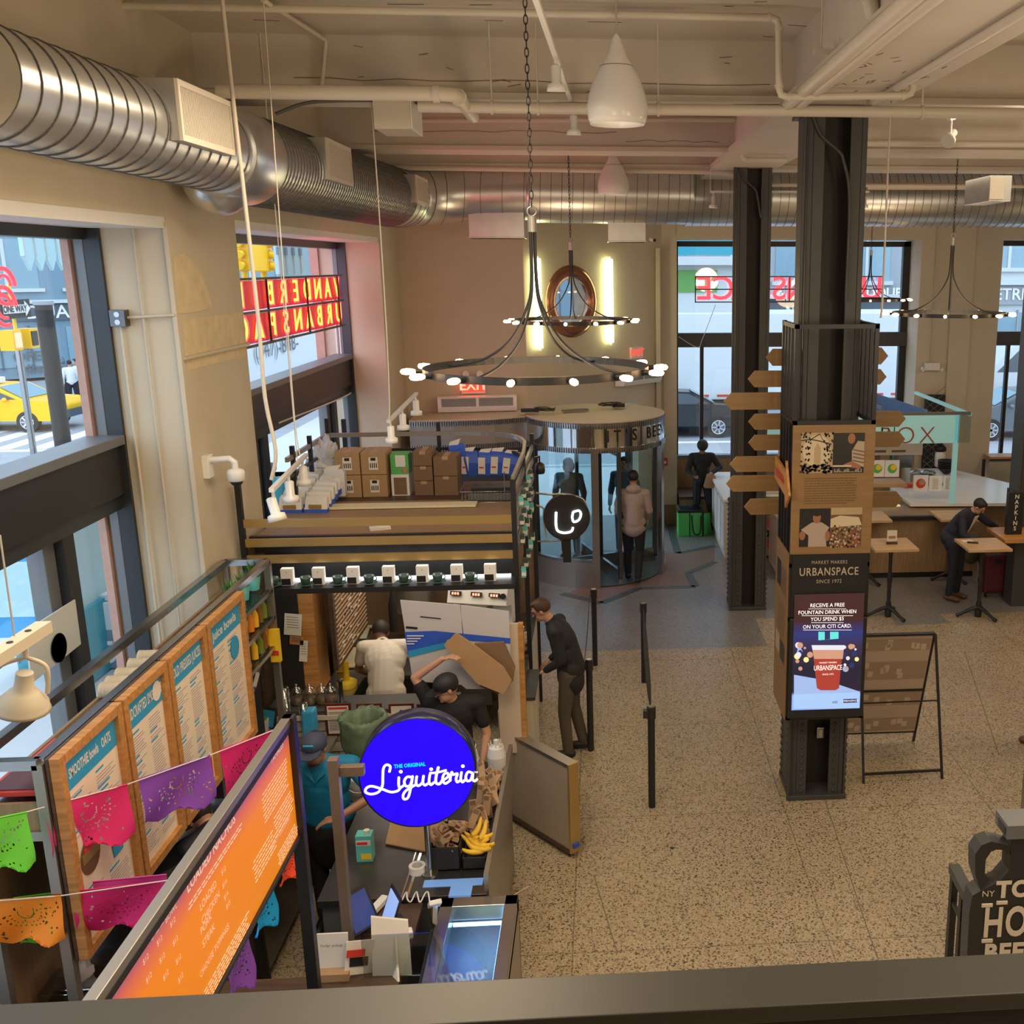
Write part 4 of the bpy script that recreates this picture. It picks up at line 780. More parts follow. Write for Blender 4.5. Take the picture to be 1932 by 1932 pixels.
text(m, 'URBANSPACE', .066, SP(1562, 1260, 6), (1, 0, 0), (0, 0, 1), 'scr_white', sx=.62); text(m, 'MARKET MAKERS', .02, SP(1562, 1250, 6), (1, 0, 0), (0, 0, 1), 'scr_white'); text(m, 'SINCE 1972', .02, SP(1562, 1272, 6), (1, 0, 0), (0, 0, 1), 'scr_white')
for tx_, v in (('RECEIVE A FREE', 1142), ('FOUNTAIN DRINK WHEN', 1155), ('YOU SPEND $5', 1168), ('ON YOUR CITI CARD.', 1182)):
    text(m, tx_, .048, SP(1561, v, 3), (1, 0, 0), (0, 0, 1), 'scr_white', sx=.9); wd = len(tx_) * 2.55; sp_poly([(1561 - wd, v + 6.2), (1561 + wd, v + 6.2), (1561 + wd, v + 6.9), (1561 - wd, v + 6.9)], 'scr_white', 3)
text(m, 'citi', .04, SP(1575, 1324, 6), (1, 0, 0), (0, 0, 1), 'scr_navy'); sp_poly([(1591, 1319), (1617, 1318), (1617, 1325), (1591, 1326)], 'scr_navy', 5); text(m, 'URBANSPACE', .022, SP(1604, 1322, 6.5), (1, 0, 0), (0, 0, 1), 'scr_white')
m.build('display', sc_)
# left face panel of the tower
m = MB(); m.box(KX0 - .012, KX0, KY0 + .02, KY1 - .01, 1.0, 2.52, 'sign_wood'); lp = m.build('side_panel', t)
m = MB(); xq = KX0 - .0135
def sideq(y0, y1, z0, z1, mm): m.poly([(xq, y0, z0), (xq, y1, z0), (xq, y1, z1), (xq, y0, z1)], mm)
sideq(KY0 + .33, KY0 + .53, 2.12, 2.36, 'ph_dark'); sideq(KY0 + .08, KY0 + .30, 2.10, 2.34, 'ph_brown'); sideq(KY0 + .33, KY0 + .53, 1.5, 1.68, 'ph_sepia'); sideq(KY0 + .08, KY0 + .3, 1.48, 1.66, 'ph_dark')
for i in range(12): sideq(KY0 + .1, KY0 + .5 - random.random() * .08, 2.0 - i * .025, 2.008 - i * .025, 'ph_brown')
m.build('photo', lp)
# arrow boards, each its own thing
def arrow(tip, edge, v0, v1, Yp, label, left=True):
    a = ay(tip, (v0 + v1) / 2, Yp); b = ay(edge, (v0 + v1) / 2, Yp); zt, zb2 = ay(edge, v0, Yp).z, ay(edge, v1, Yp).z; h = zt - zb2; s = 1 if left else -1
    m = MB(); m.prism([(a.x, Yp, (zt + zb2) / 2), (a.x + s * h * .42, Yp, zb2), (b.x, Yp, zb2), (b.x, Yp, zt), (a.x + s * h * .42, Yp, zt)], (0, .02, 0), 'sign_wood'); m.box(min(b.x, b.x + s * .04), max(b.x, b.x + s * .04), Yp + .02, Yp + .05, zb2 + h * .2, zt - h * .2, 'dark_plastic')
    tag(m.build('arrow_sign'), label, 'sign', 'plain wooden arrow boards on the sign tower')
YB = 8.99
for i, (tip, e_, v0, v1, w_) in enumerate([(1445, 1478, 658, 690, 'topmost'), (1411, 1478, 699, 730, 'second from the top'), (1366, 1472, 740, 772, 'longest, third from the top'), (1412, 1474, 780, 810, 'fourth from the top'), (1412, 1474, 820, 849, 'fifth from the top'), (1377, 1470, 860, 889, 'sixth from the top'), (1370, 1468, 896, 926, 'second from the bottom'), (1404, 1466, 940, 970, 'lowest')]):
    arrow(tip, e_ + 28, v0, v1, YB + i * .001, 'plain wooden arrow board pointing left off the tower, ' + w_)
for i, (tip, e_, v0, v1, w_) in enumerate([(1676, 1615, 656, 688, 'topmost'), (1673, 1615, 697, 726, 'second from the top'), (1709, 1640, 776, 806, 'third from the top'), (1708, 1636, 815, 844, 'fourth from the top'), (1703, 1632, 928, 958, 'lowest')]):
    arrow(tip, e_, v0, v1, YB + i * .001, 'plain wooden arrow board pointing right off the tower, ' + w_, False)
a = ay(1468, 872, 8.99); m = MB(); z1, z0 = a.z + .02, a.z - .16
P = [(KX0 - .02, 8.95, z0 + .03), (KX0 - .02, 8.95, z1 + .05), (KX0 - .02, 8.40, z1 - .0), (KX0 - .02, 8.42, z1 + .1), (KX0 - .02, 8.24, z0 + .02), (KX0 - .02, 8.40, z0 - .12), (KX0 - .02, 8.42, z0 - .02)]
m.prism(P, (-.02, 0, 0), 'orange_wood'); text(m, 'RESTROOM', .10, (KX0 - .042, 8.68, (z0 + z1) / 2 + .01), (0, -1, -.0), (0, 0, 1), 'red', sx=.8, bold=.003); tag(m.build('arrow_sign'), 'orange lettered wooden arrow pointing forward on the left side of the tower', 'sign')
# ---------------------------------------------------------------- A-frame sign
t = thing('folding_sign_frame', 'black folding floor sign frame with faded beige sheets beside the near column', 'sign', (2.85, 9.4, 0))
m = MB(); T0, T1 = Vector((2.47, 9.42, 1.36)), Vector((3.22, 9.42, 1.36)); F0, F1 = Vector((2.45, 9.0, 0)), Vector((3.24, 9.03, 0)); G0, G1 = Vector((2.40, 9.86, 0)), Vector((3.2, 9.86, 0)); q = .022
for a, b in ((T0, F0), (T1, F1), (T0, T1), (F0.lerp(T0, .06), F1.lerp(T1, .06))): m.beam(a, b, q, q, 'black_steel')
m.beam(F0.lerp(T0, .54), F1.lerp(T1, .54), .012, .012, 'black_steel'); m.build('frame', t)
m = MB(); U = Vector((0, .03, 0))
for a, b in ((T0 + U, G0), (T1 + U, G1), (T0 + U, T1 + U), (G0.lerp(T0, .1), G1.lerp(T1, .1)), (G0.lerp(T0, .5), G1.lerp(T1, .5))): m.beam(a, b, q, q, 'black_steel')
m.build('back_frame', t)
mat('sheet_beige', (.55, .44, .34), .7); mat('sheet_print', (.40, .30, .22), .7); mat('sheet_pale', (.62, .52, .42), .7)
m = MB(); C = lambda x, k: G0.lerp(G1, x).lerp(T0.lerp(T1, x) + U, k) + Vector((0, -.012, 0))
m.poly([C(.02, .1), C(.98, .1), C(.98, .98), C(.02, .98)], 'sheet_beige')
o_ = Vector((0, -.003, 0))
for k0, k1 in ((.12, .24), (.36, .48), (.60, .76), (.86, .96)):
    m.poly([C(.03, k0) + o_, C(.97, k0) + o_, C(.97, k1) + o_, C(.03, k1) + o_], 'sheet_print')
    for i in range(7): x = random.uniform(.05, .85); kk = random.uniform(k0, k1 - .05); m.poly([C(x, kk) + o_ * 2, C(x + .07, kk) + o_ * 2, C(x + .07, kk + .05) + o_ * 2, C(x, kk + .05) + o_ * 2], 'sheet_pale')
m.build('sheet', t)
# ---------------------------------------------------------------- queue posts
def stanchion(x, y, label, h=1.0, clip=True):
    t = thing('queue_post', label, 'post', (x, y, 0), 'black queue posts'); m = MB(); m.cyl((x, y, 0), (x, y, h), .033, 'black_steel', 18); m.build('post', t)
    m = MB(); m.cyl((x, y, h), (x, y, h + .006), .03, 'steel', 16); m.cyl((x, y, h - .11), (x, y, h), .042, 'dark_plastic', 18)
    if clip: m.box(x - .075, x - .03, y - .03, y + .03, h - .1, h - .03, 'dark_plastic')
    m.build('belt_head', t, bev=.003)
P1, P2, P3, P4 = az(1115, 1415, 0), az(1123, 1255, 0), az(1230, 1522, 0), az(1215, 1287, 0)
stanchion(P1.x, P1.y, 'black queue post nearer of the left pair, beside the man in the black jacket'); stanchion(P2.x, P2.y, 'black queue post farther of the left pair', clip=False); stanchion(P3.x, P3.y, 'black queue post nearer of the right pair, standing alone in front'); stanchion(P4.x, P4.y, 'black queue post farther of the right pair', clip=False)
for a, b, lab, w_ in ((P1, P2, 'thin black belt between the left pair of queue posts', .01), (P3, P4, 'twisted black belt between the right pair of queue posts', .05)):
    m = MB(); pts = [a.lerp(b, i / 12) + Vector((-.05 if w_ < .02 else 0, 0, .96 - .10 * math.sin(PI * i / 12))) for i in range(13)]
    for i in range(12):
        aa = math.sin(PI * i / 12) * 1.3; bb = math.sin(PI * (i + 1) / 12) * 1.3; ha = Vector((math.sin(aa), 0, math.cos(aa))) * w_ / 2; hb = Vector((math.sin(bb), 0, math.cos(bb))) * w_ / 2
        m.poly([pts[i] - ha, pts[i + 1] - hb, pts[i + 1] + hb, pts[i] + ha], 'black_rubber')
    o = m.build('queue_belt'); md = o.modifiers.new('s', 'SOLIDIFY'); md.thickness = .003; tag(o, lab, 'belt', 'belts between the queue posts')
# ---------------------------------------------------------------- high tables
def hightable(u, v, label, top=1.08, square=.62, y=None):
    p = az(u, v, 0); x, y = p.x, p.y; t = thing('high_table', label, 'table', (x, y, 0), 'square wooden high tables')
    m = MB(); m.box(x - square / 2, x + square / 2, y - square / 2, y + square / 2, top - .04, top, 'table_wood'); m.build('tabletop', t, bev=.004)
    m = MB(); m.lathe([(.045, .0), (.05, .08), (.032, .12), (.042, .2), (.028, .24), (.03, .5), (.04, .56), (.028, .6), (.026, .9), (.04, .98), (.12, top - .05), (.12, top - .04)], (x, y, .0), 'black_steel', 14); m.build('pedestal', t)
    for k in range(3):
        a = R(-90 + 120 * k + 30); m = MB(); d = Vector((math.cos(a), math.sin(a), 0)); m.tube([Vector((x, y, .14)), Vector((x, y, .12)) + d * .1, Vector((x, y, .055)) + d * .24, Vector((x, y, .025)) + d * .32], [.03, .028, .022, .03], 'black_steel', 8); m.build('foot', t)
    return Vector((x, y, top))
T1_ = hightable(1675, 1163, 'small square wooden high table with a card holder on it'); T2_ = hightable(1845, 1163, 'small square wooden high table the suited man leans over')
hightable(1632, 1098, 'small square wooden high table behind the sign tower, farther left'); hightable(1793, 1095, 'small square wooden high table behind the suited man')
m = MB(); x, y = T1_.x + .0, T1_.y; m.cbox((x, y - .02, 1.10), (.15, .05, .035), 'dark_wood'); m.cbox((x, y - .02, 1.19), (.14, .006, .18), 'paper'); m.box(x - .05, x + .05, y - .025, y - .0235, 1.16, 1.2, 'gold'); tag(m.build('menu_card_holder'), 'white menu card in a dark wooden block on the high table', 'card holder')
m = MB(); m.cbox((T2_.x - .13, T2_.y + .05, 1.086), (.08, .15, .009), 'black', (0, 0, 1.3)); tag(m.build('phone', bev=.002), 'black phone lying on the high table by the suited man', 'phone')
m = MB(); m.cbox((T2_.x - .17, T2_.y + .16, 1.082), (.16, .1, .003), 'white', (0, 0, .2)); tag(m.build('paper_slip'), 'white paper slip lying on the high table by the phone', 'paper')
# ---------------------------------------------------------------- bowl stall at the back right
SY = 16.2
mat('menu_blue2', (.10, .20, .50), .6)
t = thing('food_stall', 'wooden serving counter with glass display case and pale blue overhead sign', 'stall', (5.2, 17.2, 0))
z_ = ay(1700, 962, 15.5).z
m = MB(); m.box(2.7, 5.95, 15.6, 16.5, .1, 1.0, 'panel_wood'); m.box(2.75, 5.9, 15.65, 16.5, 0, .1, 'black'); m.build('counter_front', t)
m = MB(); m.box(2.7, 5.45, 15.52, 15.6, .98, 1.04, 'black_steel'); m.build('tray_rail', t)
m = MB(); m.box(5.4, 6.9, 16.4, 17.3, .1, 1.02, 'panel_wood'); m.build('counter_end', t)
P = [(5.0, 16.25), (6.75, 16.15), (7.2, 16.3), (7.5, 16.7), (7.45, 17.3), (6.6, 19.2), (6.0, 19.2), (6.2, 17.6), (5.0, 17.5)]
m = MB(); m.prism([(x, y, 1.03) for x, y in P], (0, 0, .05), 'white_gloss'); m.build('worktop', t, bev=.01)
m = MB(); m.box(2.7, 4.95, 16.2, 16.9, 1.0, 1.38, 'glass'); m.build('display_glass', t); m = MB(); m.box(2.7, 4.9, 16.15, 16.6, 1.38, 1.44, 'light_wood'); m.build('display_shelf', t)
mat('food_glow', (.8, .7, .35), .5, emit=.5, ecol=(.9, .85, .5)); m = MB(); m.box(2.75, 4.85, 16.3, 16.85, 1.02, 1.04, 'food_glow')
for i in range(14): m.ball((2.85 + i * .15, 16.5, 1.08), .06, random.choice(['green', 'yellow', 'food_glow']), 8, (1, 1, .5))
m.build('food_trays', t)
mat('sign_teal', (.32, .62, .62), .45, emit=.16, ecol=(.4, .85, .85)); a, b = ay(1640, 785, 16.2), ay(1806, 836, 16.2)
m = MB(); m.box(2.6, b.x, 16.2, 16.26, b.z, a.z, 'sign_teal'); m.box(b.x, b.x + .02, 16.2, 16.26, b.z, a.z, 'frame_grey'); m.box(b.x + .02, b.x + .22, 16.22, 16.3, b.z, a.z, 'glass_tint'); m.build('sign_board', t, bev=.005)
m = MB(); text(m, 'BOX', .40, ay(1712, 823, 16.19), (1, 0, 0), (0, 0, 1), 'ph_red', sp=1.25, bold=-.006); text(m, 'l i l', .2, ay(1676, 815, 16.19), (1, 0, 0), (0, 0, 1), 'black'); m.build('lettering', t)
m = MB(); m.box(b.x - .05, b.x + .02, 16.2, 16.27, 1.07, a.z, 'sign_teal'); m.build('post', t)
m = MB(); tp = a.z; m.beam((b.x + .2, 16.25, tp), (5.9, 19.2, tp), .06, .05, 'sign_teal'); m.beam((2.6, 16.25, tp + .02), (b.x + .2, 16.25, tp + .02), .08, .05, 'frame_grey'); m.beam((4.7, 17.1, tp), (4.4, 19.2, tp), .05, .05, 'frame_grey')
m.prism([(4.5, 18.6, tp - .15), (4.5, 18.6, tp + .2), (5.3, 16.7, tp + .02), (5.3, 16.7, tp - .2)], (.05, 0, 0), 'menu_blue2'); m.build('overhead_frame', t)
m = MB(); a = ay(1645, 838, 17.5); b = ay(1740, 858, 17.5); m.box(3.0, b.x, 17.5, 17.52, b.z, a.z, 'sheet_beige')
for i in range(5): m.box(3.6 + i * .35, 3.85 + i * .35, 17.495, 17.5, b.z + .05, b.z + .09, 'ph_brown')
m.build('menu_strip', t)
m = MB(); q0, q1 = ay(1742, 855, 19.3), ay(1784, 745, 19.3); m.box(q0.x, q1.x, 19.3, 19.39, q0.z - .4, q1.z, 'black')
k = 0
while k < 24:
    for sgn in (1, -1):
        x = q0.x + (q1.x - q0.x) * .5; zz_ = q0.z - .4 + (q1.z - q0.z + .4) * k / 24; m.beam((q0.x, 19.295, zz_), (q1.x, 19.295, zz_ + sgn * .3), .012, .008, 'steel')
    k += 2
tag(m.build('mesh_board'), 'black panel with diamond wire mesh on the back pier', 'panel')
def bowlsign(u, v, w, h, col, lab):
    p = ay(u, v, 16.5); m = MB(); m.cbox((p.x, p.y, p.z), (w, .02, h), 'white_gloss')
    if col: m.lathe([(.0, .012), (w * .33, .010)], (p.x, p.y, p.z), col, 20, axis=(0, -1, 0)); m.lathe([(.0, .014), (w * .2, .013)], (p.x + .02, p.y, p.z + .02), 'yellow' if col == 'green' else 'kraft', 12, axis=(0, -1, 0))
    else:
        for i in range(8): m.box(p.x - w * .25, p.x + w * (.25 - .1 * random.random()), p.y - .012, p.y - .010, p.z - h * .35 + i * h * .09, p.z - h * .35 + i * h * .09 + .008, 'kraft')
    tag(m.build('table_sign'), lab, 'sign', 'white upright signs on the bowl stall')
bowlsign(1655, 884, .24, .28, 'green', 'white sign with a green salad bowl, left on the display case'); bowlsign(1683, 884, .24, .28, 'green', 'white sign with a green salad bowl, right on the display case'); bowlsign(1737, 912, .25, .28, 'red', 'white sign with a red bowl picture on the worktop'); bowlsign(1765, 912, .22, .26, None, 'white text sign in the middle of the worktop'); bowlsign(1787, 912, .13, .26, None, 'narrow white text sign beside the stall post')
t = thing('coffee_urn', 'white thermos urn with a black lid on the bowl stall', 'urn', az(1772, 880, 1.09)); p = Vector(t.location); m = MB(); m.lathe([(.1, 0), (.11, .05), (.11, .26), (.09, .3)], p, 'white_gloss', 18); m.build('body', t); m = MB(); m.lathe([(.1, .3), (.12, .32), (.11, .38), (.06, .43), (0, .44)], p, 'black', 18); m.build('lid', t)
p = az(1785, 893, 1.09)
for i in range(5): m = MB(); q = p + Vector((0, 0, i * .035)); m.lathe([(.06, 0), (.16, .09), (.17, .11), (.15, .1), (.05, .01)], q, 'black', 20); tag(m.build('bowl'), 'black bowl nested in the stack on the bowl stall worktop', 'bowl', 'stack of black bowls')
m = MB(); p = az(1728, 876, 1.09); m.cbox(p + Vector((0, 0, .15)), (.14, .14, .3), 'cardboard'); tag(m.build('box'), 'brown upright carton on the bowl stall worktop', 'box')
for (u, v, mm, d, lab) in [(1752, 868, 'blue', (.3, .2, .16), 'blue tub behind the urn on the bowl stall'), (1690, 868, 'teal', (.16, .14, .12), 'small green tub behind the salad signs'), (1712, 918, 'red', (.2, .12, .05), 'red tray on the worktop beside the red bowl sign'), (1703, 880, 'steel', (.3, .3, .25), 'steel till housing on the bowl stall'), (1668, 868, 'cardboard', (.18, .15, .2), 'small carton behind the salad signs')]:
    p = az(u, v, 1.09); m = MB(); m.cbox(p + Vector((0, 0, d[2] / 2)), d, mm); m.cbox(p + Vector((0, 0, d[2])), (d[0] * 1.06, d[1] * 1.06, .02), mm); tag(m.build('tub', bev=.006), lab, 'tub')
m = MB(); p = az(1750, 895, 1.09)
for i in range(9): m.ball(p + Vector((random.uniform(-.3, .1), random.uniform(-.1, .1), .03)), .1, 'clear_plastic', 8, (1, .8, .5))
tag(m.build('plastic_wrap'), 'crumpled clear plastic wrap on the bowl stall worktop', 'wrap')
# window bar and stool
t = thing('window_bar', 'narrow wooden window bar on a black frame at the far right window', 'table', (8.6, 19.6, 0)); a = ay(1842, 862, 19.0); zt = a.z
m = MB(); m.box(7.35, 11.5, 18.95, 19.35, zt - .04, zt, 'orange_wood'); m.build('top', t); m = MB(); m.box(7.35, 11.5, 18.96, 19.0, zt - .07, zt - .04, 'black_steel'); m.build('rail', t)
m = MB(); x = ay(1852, 900, 18.98).x; m.box(x, x + .05, 18.96, 19.01, 0, zt - .04, 'black_steel'); m.build('leg', t); m = MB(); m.box(11.3, 11.35, 18.96, 19.01, 0, zt - .04, 'black_steel'); m.build('leg', t)
p = az(1882, 955, 0); p = Vector((ay(1882, 900, 18.0).x, 18.0, 0)); t = thing('bar_stool', 'grey metal bar stool by the far right window bar', 'stool', p); m = MB(); zt = .76; m.box(p.x - .17, p.x + .17, p.y - .17, p.y + .17, zt - .03, zt, 'steel'); m.build('seat', t, bev=.01)
for sx in (-1, 1):
    for sy in (-1, 1): m = MB(); m.beam(p + Vector((sx * .14, sy * .14, zt - .03)), p + Vector((sx * .22, sy * .22, 0)), .035, .035, 'steel'); m.build('leg', t)
m = MB()
for a, b in (((-1, -1), (1, -1)), ((1, -1), (1, 1)), ((1, 1), (-1, 1)), ((-1, 1), (-1, -1))): m.beam(p + Vector((a[0] * .19, a[1] * .19, .25)), p + Vector((b[0] * .19, b[1] * .19, .25)), .02, .02, 'steel')
m.build('footrest', t)
# napkin stand
Yn = 14.1; a = ay(1903, 930, Yn); b = ay(1925, 1008, Yn); t = thing('napkin_sign', 'black upright box lettered NAPKINS in white on a wooden ledge', 'sign', (a.x + .1, Yn, b.z)); m = MB(); m.box(a.x + .01, b.x + .02, Yn, Yn + .08, b.z, a.z, 'black_steel'); m.build('box', t, bev=.004)
m = MB(); n_ = 'NAPKINS'
for i, chh in enumerate(n_): text(m, chh, .085, ((a.x + b.x) / 2 + .02, Yn - .003, a.z - .06 - i * (a.z - b.z - .1) / 6.6), (1, 0, 0), (0, 0, 1), 'paper', bold=.002)
m.build('lettering', t)
t = thing('ledge_shelf', 'wooden ledge on a dark base under the napkin box at the right edge', 'shelf', (a.x, Yn, 0)); m = MB(); c = ax(1882, 998, a.x - .25); m.box(a.x - .12, a.x + 1.2, Yn - .3, Yn + .45, b.z - .05, b.z - .005, 'orange_wood'); m.build('top', t); m = MB(); m.box(a.x + .16, a.x + 1.0, Yn + .0, Yn + .3, 0, b.z - .05, 'column_grey'); m.build('base', t)
# low shelf unit seen beyond the far column, small counter left of it
t = thing('drink_cooler', 'low wooden shelf unit with rows of small bottles behind the columns', 'shelf', (3.0, 17.2, 0)); m = MB(); m.box(2.35, 3.4, 16.9, 17.4, .05, .12, 'light_wood')
for z in (.12, .5, .88): m.box(2.35, 3.4, 16.9, 17.4, z, z + .03, 'light_wood')
m.box(2.35, 2.38, 16.9, 17.4, 0, 1.1, 'light_wood'); m.box(3.37, 3.4, 16.9, 17.4, 0, 1.1, 'light_wood'); m.box(2.35, 3.4, 17.38, 17.4, 0, 1.1, 'dark_wood'); m.box(2.3, 3.45, 16.85, 17.45, 1.1, 1.14, 'white'); m.build('cabinet', t)
pr = None
for zi, z in enumerate((.15, .53)):
    for i in range(9):
        if pr is None:
            pr = thing('juice_bottle', 'small red-labelled juice bottle on the low shelf behind the columns', 'bottle', (0, 0, 0), 'bottles on the low shelf unit'); m = MB(); m.lathe([(.03, 0), (.032, .12), (.015, .16), (.015, .19), (0, .19)], (0, 0, 0), 'red', 10); m.build('body', pr); m = MB(); m.lathe([(.018, .19), (.018, .21), (0, .21)], (0, 0, 0), 'green', 10); m.build('cap', pr); pr.location = (2.45, 17.0, z)
        else: dup(pr, (2.45 + i * .105, 17.0, z))
m = MB(); p = ay(1678 - 0, 900, 17); q = az(1675, 908, 1.14); m.cbox((2.85, 17.1, 1.2), (.5, .3, .12), 'white'); m.cbox((2.85, 17.0, 1.26), (.15, .1, .03), 'black'); tag(m.build('card_printer', bev=.01), 'white box with a black top on the low shelf unit', 'box')
t = thing('side_counter', 'small counter with a pale top right of the delivery rider', 'counter', (2.1, 18.4, 0)); m = MB(); m.box(1.98, 2.5, 16.9, 19.3, 1.0, 1.05, 'white'); m.build('top', t, bev=.01); m = MB(); m.box(2.02, 2.45, 16.95, 19.3, 0, 1.0, 'wall_trim_paint')
for i in range(4): m.box(2.0, 2.02, 17.0 + i * .55, 17.45 + i * .55, .15, .9, 'white')
m.build('cabinet', t)
m = MB(); m.box(1.42, 2.0, 19.2, 20.0, 0, .55, 'panel_wood'); m.box(1.4, 2.02, 19.18, 20.0, .55, .6, 'dark_wood'); tag(m.build('bench'), 'low wooden bench against the window wall behind the delivery rider', 'bench')
# green delivery bag
p = az(1302, 1012, 0); t = thing('delivery_bag', 'bright green insulated delivery bag with black lid edges on the floor', 'bag', (p.x, p.y, 0)); mat('bag_green', (.10, .58, .13), .5)
m = MB(); m.box(p.x - .22, p.x + .24, p.y, p.y + .42, 0, .45, 'bag_green'); m.build('body', t, bev=.01); m = MB(); m.box(p.x - .23, p.x + .25, p.y - .01, p.y + .43, .45, .50, 'black'); m.box(p.x - .18, p.x + .2, p.y + .03, p.y + .38, .50, .51, 'glass_tint')
m.box(p.x - .015, p.x + .0, p.y - .01, p.y, 0, .45, 'black'); m.box(p.x + .22, p.x + .25, p.y - .01, p.y + .01, 0, .45, 'black'); m.tube(smoothpts([(p.x + .03, p.y - .015, .4), (p.x + .06, p.y - .03, .1), (p.x + .13, p.y - .04, .04), (p.x + .19, p.y - .03, .1), (p.x + .2, p.y - .015, .4)]), .012, 'black', 6); m.build('lid', t)
m = MB(); m.prism([(p.x + .27, p.y + .02, 0), (p.x + .42, p.y + .25, 0), (p.x + .40, p.y + .25, .38), (p.x + .26, p.y + .02, .42)], (-.02, .03, 0), 'bag_green'); m.build('flap', t)
# ---------------------------------------------------------------- mug-shaped beer sign, lower right, and the mezzanine rail
c0 = ay(1890, 1700, 4.45); ym = c0.y
t = thing('mug_sign', 'black jug-shaped board with cream brewery lettering at the lower right', 'sign', (c0.x, ym, 1.9))
mat('sign_black', (.02, .02, .02), .45)
def MP(u, v): return ay(u, v, ym)
out = [(1822, 1850), (1829, 1720), (1835, 1690), (1850, 1680), (1852, 1672), (1845, 1660), (1838, 1640), (1840, 1612), (1850, 1596), (1868, 1588), (1885, 1590), (1893, 1600), (1905, 1580), (1897, 1578), (1897, 1562), (2100, 1562), (2100, 1850)]
hole = [(1872, 1607), (1893, 1606), (1897, 1620), (1893, 1640), (1880, 1653), (1862, 1655), (1858, 1645), (1864, 1620)]
m = MB(); P = [MP(u, v) for u, v in out]; m.prism([MP(u, v) for u, v in [(1822, 1850), (1829, 1720), (1835, 1690), (1850, 1681), (1885, 1664), (1904, 1642), (1907, 1580), (1897, 1578), (1897, 1562), (2100, 1562), (2100, 1850)]], (0, .10, 0), 'sign_black', 'column_grey')
hc = [MP(u, v) for u, v in [(1850, 1680), (1840, 1650), (1840, 1612), (1852, 1595), (1870, 1588), (1890, 1592), (1905, 1596)]]; hi = [MP(u, v) for u, v in [(1866, 1660), (1858, 1648), (1860, 1622), (1870, 1607), (1880, 1603), (1893, 1604), (1908, 1612)]]
for i in range(6): m.prism([hc[i], hc[i + 1], hi[i + 1], hi[i]], (0, .10, 0), 'sign_black', 'column_grey')
m.build('board', t)
m = MB(); f3 = Vector((0, -.004, 0)); X_, Z_ = (1, 0, 0), (0, 0, 1); mat('letter_cream', (.62, .55, .46), .6)
a = MP(1864, 1693); text(m, 'NY', .048, MP(1864, 1686) + f3, X_, Z_, 'letter_cream')
for (tx_, u, v, s_, sx_) in (('TO', 1912, 1678, .125, .95), ('HOPS', 1925, 1740, .235, .62), ('BEER', 1908, 1796, .135, .92), ('SHOP', 1938, 1822, .07, 1)): text(m, tx_, s_, MP(u, v) + f3, X_, Z_, 'letter_cream', bold=.006, sx=sx_, sp=1.1)
for (u0, v0, u1, v1) in [(1852, 1705, 1872, 1710), (1852, 1772, 1872, 1777), (1880, 1700, 1900, 1705)]: a, b = MP(u0, v0), MP(u1, v1); m.box(a.x, b.x, ym - .006, ym, b.z, a.z, 'letter_cream')
m.build('lettering', t)
m = MB(); a = MP(1897, 1580); m.box(a.x, a.x + 1, ym - .02, ym + .14, a.z, MP(1897, 1562).z + .02, 'frame_grey'); m.build('lid', t)
t = thing('stair_railing', 'black steel stair railing with flat handrail left of the jug-shaped sign', 'railing', (1.75, 4.9, 0)); m = MB(); a = ay(1800, 1638, 5.0); b = ay(1840, 1715, 4.5)
m.beam(a, b, .06, .05, 'column_grey'); m.build('handrail', t)
for k, u in enumerate((0.04, .5, .72)):
    p = a.lerp(b, u); m = MB(); m.box(p.x - .018, p.x + .018, p.y - .02, p.y + .02, .0, p.z - .02, 'black_steel'); m.build('baluster', t)
m = MB(); a2, b2 = a - Vector((0, 0, .2)), b - Vector((0, 0, .2)); m.beam(a2, b2, .02, .02, 'black_steel'); m.build('rail', t)
p = ay(1927, 1500, 6.1); m = MB(); m.box(p.x, p.x + .5, 5.6, 6.1, 0, ay(1925, 1478, 5.6).z, 'steel'); tag(m.build('steel_cabinet', bev=.005), 'corner of a steel cabinet at the right edge', 'cabinet')
# ================================================================ coffee stall on the left
random.seed(11)
t = thing('coffee_stall', 'black framed coffee stall with gold bands and a cup shelf, loft stacked with boxes', 'stall', (-1.95, 8.75, 0))
X0, X1, Y0, Y1 = -3.10, -.79, 8.75, 11.25
q = .045
for (x, y, z1, z0) in ((X0 + .02, Y0, 3.1, 0), (X1, Y0, 3.12, 1.02), (X1, 9.9, 3.1, 0), (X1, 11.2, 3.12, 0), (-2.95, 11.9, 3.2, 0)):
    m = MB(); m.box(x - q / 2, x + q / 2, y - q / 2, y + q / 2, z0, z1, 'black_steel'); m.build('post', t)
for z in (2.77, 2.60, 2.455):
    m = MB(); m.box(X0, X1 - .02, Y0 - .02, Y0 + .005, z - .035, z + .035, 'gold'); m.build('front_band', t)
for z in (2.98, 2.84, 2.66, 2.48):
    m = MB(); m.box(X1 - .01, X1 + .015, Y0, 11.15, z - .03, z + .03, 'brushed'); m.build('side_band', t)
# loft deck
m = MB(); m.box(X0 + .05, X1 - .03, 9.0, 11.3, 2.54, 2.58, 'dark_wood'); m.box(X0 + .05, X1 - .05, 9.0, 10.3, 2.58, 2.60, 'panel_wood'); m.box(X0, X1, 8.95, 9.0, 2.45, 2.6, 'black_steel'); m.build('loft_deck', t)
m = MB(); m.box(X0 + .1, X1 - .05, 9.02, 9.06, 2.15, 2.56, 'black'); m.build('back_board', t)
